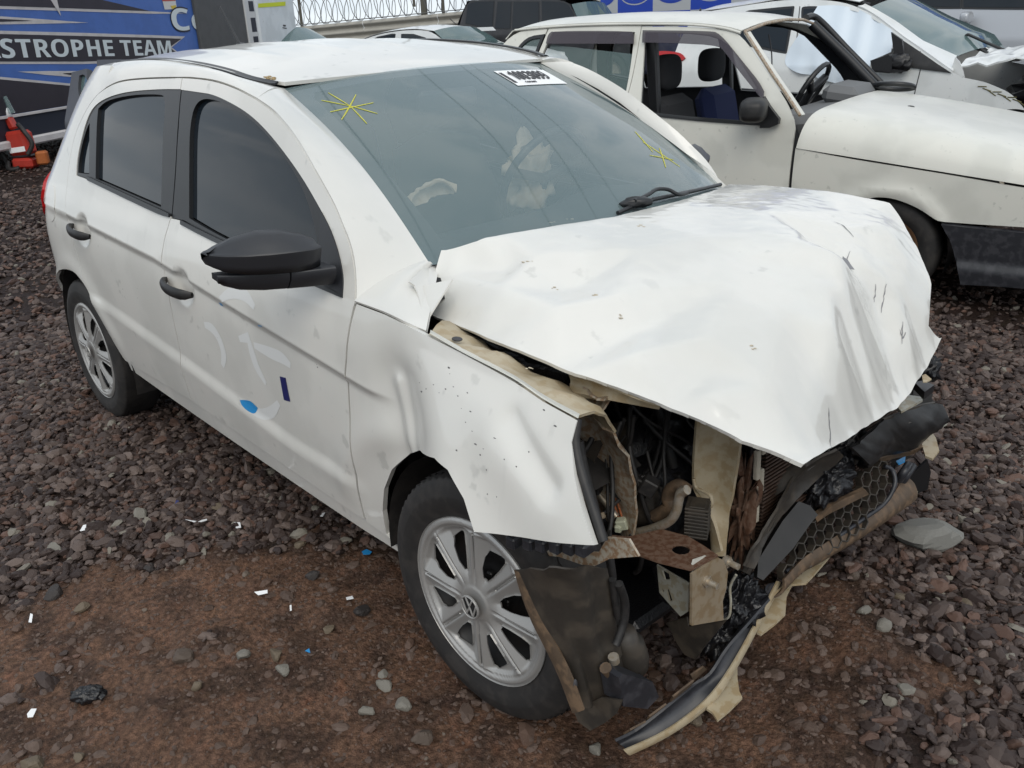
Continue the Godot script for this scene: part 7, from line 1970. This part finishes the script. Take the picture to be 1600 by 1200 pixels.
# ---------- trailer, fence, banner ----------
func make_trailer() -> void:
	var t := thing("box_trailer", "long blue and black box trailer with white lettering, behind the smashed car's tail", "trailer")
	var bs := Basis(Vector3(-0.6023,0.0000,-0.7983), Vector3.UP, Vector3(0.7983,-0.0000,-0.6023))
	t.transform = Transform3D(bs, Vector3(-11.468,0,-1.542))
	var box: Callable = func(nm: String, a: Vector3, d: Vector3, m: Material, r := 0.01):
		var b := MB.new()
		rbox(b, Transform3D(Basis(), (a + d) / 2), (d - a).abs(), r)
		return put(t, nm, b, m)
	var blue := coat(mat(lin(0.065, 0.15, 0.46), 0.4), M.film, 0.6)
	var black := coat(mat(lin(0.030, 0.026, 0.034), 0.4), M.film, 0.8)
	var navy := mat(lin(0.012, 0.016, 0.028), 0.5)
	var pale := coat(mat(lin(0.55, 0.53, 0.54), 0.5), M.film, 0.8)
	box.call("body_wall", Vector3(-2.0, 0.62, -2.4), Vector3(4.9, 3.3, 0.0), blue)
	box.call("skirt", Vector3(-2.0, 0.33, -2.2), Vector3(4.85, 0.62, -0.02), navy)
	box.call("bottom_rail", Vector3(-2.0, 0.24, -0.10), Vector3(4.9, 0.345, 0.03), pale, 0.02)
	box.call("trim_rail", Vector3(-2.0, 0.60, -0.02), Vector3(4.9, 0.635, 0.012), pale, 0.004)
	var pr: Callable = func(nm: String, pts: Array, m: Material, w: float):
		var b := MB.new()
		flat(b, PackedVector2Array(pts), [], 0.002, Transform3D(Basis(), Vector3(0, 0, w)))
		return put(t, nm, b, m)
	pr.call("painted_stripe", [Vector2(-0.144,1.594), Vector2(1.32,1.535), Vector2(3.201,1.451), Vector2(4.133,1.406), Vector2(3.658,1.256), Vector2(3.878,1.149), Vector2(2.643,1.088), Vector2(1.312,1.134), Vector2(-0.284,1.223), Vector2(-1.98, 1.19), Vector2(-1.98, 1.60)], pale, 0.004)
	pr.call("painted_band", [Vector2(-0.157,1.558), Vector2(1.305,1.495), Vector2(3.188,1.414), Vector2(4,1.375), Vector2(3.582,1.259), Vector2(3.767,1.174), Vector2(2.656,1.123), Vector2(1.324,1.167), Vector2(-0.273,1.252), Vector2(-1.98, 1.22), Vector2(-1.98, 1.56)], black, 0.008)
	pr.call("painted_stripe", [Vector2(-1.98, 1.90), Vector2(-0.039,1.871), Vector2(1.162,1.844), Vector2(3.182,1.795), Vector2(4.321,1.756), Vector2(3.313,1.758), Vector2(1.149,1.809), Vector2(-0.052,1.836), Vector2(-1.98, 1.86)], pale, 0.004)
	pr.call("painted_band", [Vector2(-1.98, 2.6), Vector2(1.0, 2.5), Vector2(2.054,1.947), Vector2(3.219,1.797), Vector2(1.162,1.844), Vector2(-0.039,1.871), Vector2(-1.98, 1.90)], black, 0.008)
	pr.call("painted_spike", [Vector2(0.87,2.001), Vector2(1.037,2.003), Vector2(1.046,1.747)], pale, 0.012)
	pr.call("painted_spike", [Vector2(-1.6, 1.79), Vector2(-0.083,1.754), Vector2(0.505,1.722), Vector2(1.62,1.656), Vector2(0.481,1.659), Vector2(-0.117,1.665), Vector2(-1.6, 1.68)], pale, 0.004)
	pr.call("painted_spike", [Vector2(-1.6, 1.76), Vector2(-0.094,1.726), Vector2(0.472,1.698), Vector2(-0.106,1.694), Vector2(-1.6, 1.71)], black, 0.008)
	pr.call("painted_spike", [Vector2(-0.018,1.119), Vector2(0.592,1.088), Vector2(1.265,1.046), Vector2(1.542,0.969), Vector2(0.952,0.992), Vector2(0.5,1.047)], pale, 0.004)
	pr.call("painted_spike", [Vector2(0.824,1.045), Vector2(1.274,1.033), Vector2(1.545,0.977), Vector2(0.961,1.016)], black, 0.008)
	pr.call("painted_stripe", [Vector2(-1.98, 1.05), Vector2(-0.338,1.08), Vector2(0.921,0.909), Vector2(4.8, 0.72), Vector2(4.8, 0.69), Vector2(0.911,0.881), Vector2(-0.349,1.052), Vector2(-1.98, 1.02)], pale, 0.004)
	pr.call("painted_band", [Vector2(-1.98, 1.02), Vector2(-0.349,1.052), Vector2(0.911,0.881), Vector2(4.8, 0.69), Vector2(4.8, 0.64), Vector2(-1.98, 0.64)], black, 0.008)
	# txt stands on the line a-d; the piece of it named by fit fills that line, and its capitals are hgt tall
	var word: Callable = func(nm: String, txt: String, fit: String, a: Vector2, d: Vector2, hgt: float, m: Material, w: float, to_end: bool):
		var tm := text_mesh(txt, true)
		var bb := ink_box(tm)
		var cap := ink_box(text_mesh("E", true))
		var k := hgt / cap.size.y
		var kx := a.distance_to(d) / ink_box(text_mesh(fit, true)).size.x
		var dir := (d - a).normalized()
		var up := Vector2(-dir.y, dir.x)
		if to_end: a = d - dir * (bb.size.x * kx)
		var o: MeshInstance3D = put(t, nm, tm, m)
		var at := a - dir * bb.position.x * kx - up * cap.position.y * k
		o.transform = Transform3D(Basis(Vector3(dir.x, dir.y, 0) * kx, Vector3(up.x, up.y, 0) * k, Vector3(0, 0, 0.06)), Vector3(at.x, at.y, w))
		return o
	var e: Array = [Vector2(-0.226,1.289), Vector2(3.617,1.142)]
	var h: Array = [Vector2(-0.176,1.508), Vector2(-0.258,1.291), Vector2(2.488,1.404), Vector2(2.41,1.19)]
	var white := mat(lin(0.60, 0.66, 0.68), 0.5)
	# the words are stretched so that they end where they do in the place; their beginning runs on to the left
	word.call("lettering", "CATASTROPHE TEAM", "STROPHE TEAM", e[0], e[1], (h[0].y - h[1].y + h[2].y - h[3].y) / 2.0, white, 0.013, true)
	var cc: Array = [Vector2(3.787,1.502), Vector2(4.331,1.494), Vector2(4.186,1.834)]
	for q in [[navy, 0.009, 0.022], [white, 0.013, 0.0]]:
		word.call("lettering", "Cop", "C", cc[0] - Vector2(q[2], q[2]), cc[1] + Vector2(q[2], -q[2]), (cc[2].y - cc[0].y) + 2.0 * q[2], q[0], q[1], false)
	pr.call("warning_label", [Vector2(3.62,1.993), Vector2(4.025,1.996), Vector2(4.022,1.825), Vector2(3.65,1.816)], mat(lin(0.6, 0.6, 0.58), 0.5), 0.006)
	pr.call("warning_label", [Vector2(3.843,1.872), Vector2(4.003,1.882), Vector2(4.004,1.83), Vector2(3.865,1.825)], mat(lin(0.6, 0.45, 0.05), 0.5), 0.009)
	pr.call("warning_label", [Vector2(3.62,1.993), Vector2(4.025,1.996), Vector2(4.017,1.949), Vector2(3.619,1.937)], mat(lin(0.5, 0.06, 0.05), 0.5), 0.009)
	# open rear: grey ramp leaf, door post, white door
	var q: Array = [Vector2(4.499,1.961), Vector2(6.292,1.971), Vector2(6.934,1.975), Vector2(6.612,1.527), Vector2(8.488,1.492)]
	var grey := coat(mat(lin(0.075, 0.078, 0.082), 0.55), M.film, 1.0)
	box.call("grey_door_leaf", Vector3(q[0].x + 0.02, 0.3, 0.0), Vector3(q[1].x, 3.2, 0.06), grey)
	box.call("door_post", Vector3(q[1].x + 0.005, 0.3, -0.05), Vector3(q[3].x + 0.10, 3.2, 0.08), mat(lin(0.55, 0.56, 0.56), 0.5))
	var sx: float = (q[1].x + q[3].x) / 2 + 0.12
	for s in [[Vector2(6.494,1.95), Vector2(6.564,1.773)], [Vector2(6.525,1.662), Vector2(6.573,1.414)], [Vector2(6.572,1.335), Vector2(6.618,1.151)]]:
		box.call("post_slot", Vector3(sx - 0.10, s[1].y, 0.03), Vector3(sx + 0.10, s[0].y, 0.084), navy, 0.002)
	box.call("white_door", Vector3(q[3].x + 0.11, 0.3, 0.02), Vector3(q[4].x, 3.2, 0.12), coat(mat(lin(0.62, 0.67, 0.72), 0.45), M.film, 0.5), 0.04)
	var yl: Array = [Vector2(6.775,1.834), Vector2(8.041,1.868), Vector2(8.068,1.945), Vector2(6.8,1.907)]
	pr.call("yellow_strip", yl, mat(lin(0.55, 0.62, 0.01), 0.5), 0.126)
	for s in [[Vector2(7.795,1.517), Vector2(7.947,1.508), Vector2(7.906,1.479), Vector2(7.816,1.486)], [Vector2(7.748,1.47), Vector2(7.96,1.453), Vector2(7.954,1.435), Vector2(7.773,1.451)]]: pr.call("small_mark", s, M.ink, 0.126)

func make_fence() -> void:
	var A: Vector3 = Vector3(-20.427,1.45,-10.549)
	var B: Vector3 = Vector3(-16.464,1.623,-12.79)
	var d := (B - A) * Vector3(1, 0, 1)
	var L := d.length()
	d /= L
	var slope := (B.y - A.y) / L
	var n := Vector3(d.z, 0, -d.x)
	if n.dot(Vector3(1.2962,1.5014,1.8238) - A) < 0: n = -n
	var f := thing("metal_fence", "pale corrugated metal fence along the far edge of the yard", "fence")
	var m := coat(mat(lin(0.40, 0.39, 0.36), 0.6, 0.2), M.film, 1.0)
	for k in range(-4, 4):
		var b := MB.new()
		var P := PackedVector3Array()
		for j in 73:
			for i in 2:
				var s: float = k * 2.0 + 1.994 * i
				var y: float = A.y + slope * s - j * 0.030
				var ph := fposmod(j * 0.030, 0.18) / 0.18
				var w := 0.07 * (smoothstep(0.0, 0.2, ph) - smoothstep(0.55, 0.75, ph))
				P.append(Vector3(A.x + d.x * s, y, A.z + d.z * s) + n * w)
		slab(b, P, 1, 72, 0.002)
		put(f, "fence_panel", b, m)
	var pm := mat(lin(0.10, 0.095, 0.075), 0.7)
	for s in [0.2, 3.6, 4.1, 7.4, -4.0]:
		var b := MB.new()
		var w: float = 0.10 if s == 3.6 or s == 7.4 else 0.05
		rbox(b, Transform3D(Basis(d, Vector3.UP, n), A + d * s + Vector3(0, slope * s - 0.55, 0) - n * 0.1), Vector3(w * 1.4, 2.4 + w * 2.0, w), 0.01)
		put(f, "fence_post", b, pm)
	var mast := MB.new()
	tube(mast, [A + d * 3.4 + Vector3(0, slope * 3.4 + 0.2, 0), A + d * 3.2 + Vector3(0, slope * 4 + 3.2, 0)], 0.035, 6, false)
	put(f, "thin_mast", mast, pm)
	var rz := MB.new()
	var pts := []
	var q := -7.0
	var i := 0
	while q < 8.0:
		var a := i * TAU / 14.0
		pts.append(A + d * (q + 0.16 * sin(a * 0.5)) + Vector3(0, slope * q + 0.34 + 0.33 * sin(a), 0) + n * (0.33 * cos(a)))
		q += 0.0115; i += 1
	tube(rz, pts, 0.010, 3, false)
	for y in [0.04, 0.64]: tube(rz, [A - d * 8 + Vector3(0, y - 8 * slope, 0), A + d * 8 + Vector3(0, y + 8 * slope, 0)], 0.010, 4, false)
	var o := put(self, "razor_wire", rz, mat(lin(0.17, 0.175, 0.175), 0.6, 0.3))
	tag(o, "coil of razor wire running along the top of the metal fence", "wire")

func make_banner() -> void:
	var A: Vector3 = Vector3(-13.85,1.417,-16.793)
	var B: Vector3 = Vector3(-12.712,1.472,-16.795)
	var d := (B - A) * Vector3(1, 0, 1)
	var S := d.length()
	d /= S
	var n := Vector3(d.z, 0, -d.x)
	if n.dot(Vector3(1.2962,1.5014,1.8238) - A) < 0: n = -n
	var t := thing("chequered_banner", "blue and white chequered banner with oval emblems on the back wall", "banner")
	t.transform = Transform3D(Basis(d, Vector3.UP, d.cross(Vector3.UP)), A)
	var sg := 1.0 if d.cross(Vector3.UP).dot(n) > 0 else -1.0
	var wl := MB.new()
	rbox(wl, Transform3D(Basis(), Vector3(4.0, 0.6, -sg * 0.06)), Vector3(16.0, 4.0, 0.1), 0.01)
	put(t, "backing_wall", wl, M.paper)
	var bl := mat(lin(0.012, 0.055, 0.42), 0.5)
	var wh := mat(lin(0.45, 0.47, 0.49), 0.6)
	var h := S * 0.86
	for j in range(-2, 3):
		for i in range(-4, 10):
			var is_blue := (i + j) % 2 != 0
			var b := MB.new()
			flat(b, PackedVector2Array([Vector2(i * S, j * h), Vector2((i + 1) * S, j * h), Vector2((i + 1) * S, (j + 1) * h), Vector2(i * S, (j + 1) * h)]), [], 0.0, Transform3D(Basis(), Vector3(0, 0, sg * 0.003)))
			var Q := put(t, "banner_square", b, bl if is_blue else wh)
			var o := MB.new()
			var c := Vector2((i + 0.5) * S, (j + 0.42) * h)
			var el := PackedVector2Array()
			var el2 := PackedVector2Array()
			for k in 28:
				var u := Vector2(cos(TAU * k / 28), sin(TAU * k / 28))
				el.append(c + u * Vector2(S * 0.42, h * 0.25)); el2.append(c + u * Vector2(S * 0.39, h * 0.22))
			flat(o, el, [], 0.0, Transform3D(Basis(), Vector3(0, 0, sg * 0.006)))
			var E := put(Q, "oval_emblem", o, wh if is_blue else bl)
			var o2 := MB.new()
			flat(o2, el2, [], 0.0, Transform3D(Basis(), Vector3(0, 0, sg * 0.009)))
			put(Q, "oval_emblem", o2, bl)
			if sg > 0 and j > -2 and j < 2:
				var tm := text_mesh("Copart", true)
				var bb: AABB = ink_box(tm)
				var k := S * 0.62 / bb.size.x
				var x := put(Q, "lettering", tm, wh)
				x.transform = Transform3D(Basis(Vector3(k, 0, 0), Vector3(k * 0.2, k * 1.1, 0), Vector3(0, 0, 0.05)), Vector3(c.x, c.y, 0.012) - Vector3(k, 0, 0) * bb.get_center().x - Vector3(k * 0.2, k * 1.1, 0) * bb.get_center().y)

func make_machine() -> void:
	var t := thing("red_yard_machine", "small red machine with white label and dark hoses by the trailer", "machine", Vector3(-11.2,0,-1.302), 40)
	var box: Callable = func(nm: String, c: Vector3, s: Vector3, rot: Vector3, m: Material, r := 0.015):
		var b := MB.new()
		rbox(b, Transform3D(Basis.from_euler(rot), c), s, r)
		return put(t, nm, b, m)
	var red := coat(mat(lin(0.42, 0.035, 0.022), 0.4), M.film, 3.0)
	box.call("base_tank", Vector3(0.04, 0.07, 0.04), Vector3(0.26, 0.13, 0.24), Vector3(0, 0.1, 0), red, 0.03)
	box.call("motor_housing", Vector3(0.0, 0.30, 0.0), Vector3(0.26, 0.30, 0.24), Vector3(-0.08, 0.1, 0.10), red, 0.04)
	box.call("white_label", Vector3(0.02, 0.235, 0.125), Vector3(0.20, 0.06, 0.006), Vector3(-0.08, 0.1, 0.10), M.paper, 0.001)
	box.call("black_frame", Vector3(0.02, 0.15, 0.0), Vector3(0.30, 0.03, 0.28), Vector3(0, 0.1, 0.05), M.trim)
	box.call("orange_block", Vector3(0.26, 0.12, 0.02), Vector3(0.13, 0.16, 0.14), Vector3(0, 0.4, 0), coat(mat(lin(0.36, 0.10, 0.02), 0.6), M.film, 4.0), 0.02)
	box.call("filler_head", Vector3(-0.06, 0.54, 0.0), Vector3(0.09, 0.15, 0.10), Vector3(0, 0, 0.3), red, 0.02)
	var b := MB.new()
	lathe(b, [Vector2(0, 0.07), Vector2(0.05, 0.065), Vector2(0.055, 0.0), Vector2(0.05, -0.065), Vector2(0, -0.07)], 16, Transform3D(Basis(Vector3(1, 0, 0), PI / 2) * Basis(Vector3(0, 1, 0), 0.25), Vector3(-0.10, 0.67, 0)))
	put(t, "white_bottle", b, M.paper)
	var b2 := MB.new()
	tube(b2, [Vector3(0.02, 0.66, 0.05), Vector3(-0.02, 0.86, 0.05)], [0.04, 0.022], 10, false)
	put(t, "clear_bottle", b2, M.clear_glass)
	for L in [[Vector3(-0.14, 0.70, 0.05), Vector3(-0.20, 0.55, 0.1), Vector3(-0.24, 0.36, 0.12), Vector3(-0.18, 0.14, 0.12), Vector3(-0.10, 0.06, 0.14)], [Vector3(0.06, 0.53, 0.05), Vector3(0.16, 0.44, 0.1), Vector3(0.22, 0.30, 0.1), Vector3(0.16, 0.18, 0.14)], [Vector3(-0.10, 0.10, 0.18), Vector3(-0.05, 0.02, 0.25), Vector3(0.06, 0.03, 0.22)]]:
		var h := MB.new()
		tube(h, L, 0.028, 8)
		put(t, "dark_hose", h, M.hose)

func make_litter() -> void:
	var scraps: Array = [
		[[Vector2(-1.543,1.226), Vector2(-1.571,1.205), Vector2(-1.566,1.184), Vector2(-1.542,1.194), Vector2(-1.537,1.21)], "white looped paper scrap on the gravel at the left", 0],
		[[Vector2(-1.336,0.955), Vector2(-1.309,0.93), Vector2(-1.313,0.895), Vector2(-1.303,0.897), Vector2(-1.294,0.932)], "long curved white paper strip on the edge of the gravel", 0],
		[[Vector2(-1.217,0.844), Vector2(-1.202,0.829), Vector2(-1.17,0.842), Vector2(-1.179,0.856), Vector2(-1.187,0.852), Vector2(-1.183,0.843), Vector2(-1.199,0.837)], "hooked white paper scrap right of the long curved strip", 0],
		[[Vector2(-1.035,0.628), Vector2(-1.05,0.609), Vector2(-1.047,0.601), Vector2(-1.025,0.624)], "white paper sliver in the gravel under the front door", 0],
		[[Vector2(-0.81,0.982), Vector2(-0.787,0.952), Vector2(-0.776,0.958), Vector2(-0.791,0.98)], "flat white paper strip in the middle of the mud", 0],
		[[Vector2(-0.6,0.809), Vector2(-0.595,0.791), Vector2(-0.579,0.797), Vector2(-0.586,0.815)], "square white paper chip near the front wheel", 0],
		[[Vector2(-0.682,0.941), Vector2(-0.681,0.936), Vector2(-0.663,0.946), Vector2(-0.664,0.951)], "tiny white paper chip left of the square chip", 0],
		[[Vector2(-1.142,1.494), Vector2(-1.175,1.479), Vector2(-1.167,1.475), Vector2(-1.136,1.488)], "upright white paper strip in the mud at the left edge", 0],
		[[Vector2(-0.76,1.605), Vector2(-0.771,1.592), Vector2(-0.764,1.582), Vector2(-0.743,1.597), Vector2(-0.748,1.607)], "crumpled white paper scrap below the black lump", 0],
		[[Vector2(-0.759,0.649), Vector2(-0.758,0.633), Vector2(-0.73,0.631), Vector2(-0.724,0.644), Vector2(-0.741,0.656)], "bright blue film scrap on the mud beside the sill", 1],
		[[Vector2(-1.457,0.945), Vector2(-1.487,0.921), Vector2(-1.476,0.917), Vector2(-1.438,0.94)], "dark blue film scrap in the gravel by the pale flat stone", 2],
		[[Vector2(-0.475,1.013), Vector2(-0.476,1), Vector2(-0.461,1.006)], "small blue film scrap in the mud among pale stones", 1]]
	for s in scraps:
		var b := MB.new()
		var pts := []
		for p in s[0]: pts.append(Vector3(p.x, gh(p.x, p.y) + 0.014, p.y))
		plate(b, pts, 0.0012)
		var o := put(self, "paper_scrap" if s[2] == 0 else "film_scrap", b, [M.paper, M.sticker_cyan, M.sticker_blue][s[2]])
		tag(o, s[1], "litter", "scraps lying on the ground")
	var r := RandomNumberGenerator.new()
	r.seed = 77
	var k := 0
	for s in [[Vector2(-1.498,1.047), 0.040, 0, "pale flat stone at the edge of the gravel, left of the curved paper strip"], [Vector2(-1.372,0.831), 0.024, 1, "round tan stone on the gravel above the curved paper strip"],
		[Vector2(-1.484,1.325), 0.034, 0, "pale pointed stone in the gravel left of the looped paper"], [Vector2(-0.948,0.75), 0.022, 1, "tan stone below the front door, above the blue film scrap"],
		[Vector2(-1.112,1.361), 0.022, 1, "yellowish round stone alone in the left part of the mud"], [Vector2(-0.685,1.25), 0.030, 2, "flat brown stone in the mud right of the black lump"],
		[Vector2(-0.579,1.135), 0.022, 0, "pale rounded stone in the middle of the mud, left of a stone pair"], [Vector2(-0.525,1.069), 0.022, 1, "tan flat stone above the pale pebble in the mud"],
		[Vector2(-0.458,1.088), 0.021, 0, "pale pebble against a dark stone below the blue film scrap"], [Vector2(-0.56,1.269), 0.018, 1, "small tan sliver of stone below the flat brown stone"],
		[Vector2(-0.531,0.908), 0.020, 1, "tan stone beside the square paper chip"], [Vector2(-0.234,0.935), 0.022, 0, "lower of two pale stones beside the front tyre"],
		[Vector2(-0.271,0.913), 0.016, 0, "upper of two pale stones beside the front tyre"], [Vector2(-0.19,1.014), 0.022, 0, "pale angular stone below the stone pair by the tyre"],
		[Vector2(-0.139,0.946), 0.022, 0, "pale stone nearest to the bottom of the front tyre"], [Vector2(-0.6,1.643), 0.030, 1, "big tan stone cut by the lower left corner"],
		[Vector2(-0.55,1.556), 0.015, 1, "small tan stone near the lower left corner"], [Vector2(-1.246,1.398), 0.030, 3, "dark flat stone in the mud above the yellowish stone"],
		[Vector2(-1.168,1.144), 0.026, 3, "dark wedge stone at the border of mud and gravel"], [Vector2(-0.53,0.806), 0.030, 3, "large dark stone below the square paper chip"],
		[Vector2(-0.77,0.817), 0.024, 3, "dark rounded stone under the car's sill edge"], [Vector2(-0.017,0.982), 0.028, 2, "flat grey brown stone below the front tyre at the bottom edge"],
		[Vector2(0.348,-0.255), 0.024, 2, "reddish upright stone right of the torn bumper"], [Vector2(0.484,-0.262), 0.020, 1, "tan stone below the big grey rock"],
		[Vector2(0.45,-0.132), 0.020, 0, "pale stone in the dark soil right of the bumper flap"], [Vector2(0.523,-0.092), 0.022, 0, "pale green grey stone right of the bumper flap"],
		[Vector2(0.664,0.081), 0.022, 0, "pale pinkish stone in the gravel at the lower right"], [Vector2(0.628,-0.342), 0.022, 1, "brown pointed stone at the right below the grey rock"],
		[Vector2(0.365,0.498), 0.022, 1, "tan stone lying against the lower bumper strip"], [Vector2(0.268,0.72), 0.02, 0, "pale chip of stone left of the bumper strip's end"]]:
		var cols := [Vector3(0.30, 0.28, 0.24), Vector3(0.22, 0.17, 0.115), Vector3(0.15, 0.11, 0.085), Vector3(0.055, 0.045, 0.042)]
		var m := rock_mesh(300 + k, 3)
		var p: Vector2 = s[0]
		var o := put(self, "stone", m, coat(mat(lin(cols[s[2]].x, cols[s[2]].y, cols[s[2]].z), 0.7), M.stone.albedo_texture, 9.0))
		o.transform = Transform3D(Basis.from_euler(Vector3(r.randfn(0, 0.2), r.randf() * TAU, r.randfn(0, 0.2))) * Basis.from_scale(Vector3.ONE * s[1] * 1.15), Vector3(p.x, gh(p.x, p.y) + s[1] * 0.22, p.y))
		tag(o, s[3], "stone", "larger stones lying on the yard")
		k += 1
	var big := put(self, "grey_rock", rock_mesh(411, 3), coat(mat(lin(0.30, 0.295, 0.27), 0.75), M.stone.albedo_texture, 5.0))
	big.transform = Transform3D(Basis.from_euler(Vector3(0.1, 0.9, 0.1)) * Basis.from_scale(Vector3(0.12, 0.08, 0.10)), (Vector3(0.431,0.03,-0.552)))
	tag(big, "large flat grey rock on the gravel right of the bumper", "rock")
	var bl := MB.new()
	lump(bl, (Vector3(-0.715,0.012,1.476)), Vector3(0.040, 0.02, 0.024), 0.4, 5, 16, 2.0, Basis(Vector3.UP, 0.9))
	var o := put(self, "black_lump", bl, M.black_goo)
	tag(o, "shiny black lump of broken plastic lying in the mud", "debris")

func make_power_line() -> void:
	# overhead wires behind the viewer's left shoulder and over the yard: the windscreen mirrors them
	var wires: Array = [[Vector3(-18.182,9,-10.312), Vector3(10.793,9,-1.433)], [Vector3(-19.932,9,-13.41), Vector3(11.546,9,-3.051)], [Vector3(-10.624,9.5,-4.859), Vector3(4.701,9.5,0.754)], [Vector3(-17.839,10,-14.07), Vector3(9.34,10,-7.513)]]
	var b := MB.new()
	for w in wires:
		var pts := []
		for k in 13:
			var t := k / 12.0
			pts.append((w[0] as Vector3).lerp(w[1], t) + Vector3(0, -0.25 * (1 - pow(2 * t - 1, 2)) + 0.25, 0))
		tube(b, pts, 0.022, 5, false)
	var o := put(self, "overhead_wires", b, M.trim)
	tag(o, "dark overhead wires mirrored as thin lines in the windscreen", "wires")
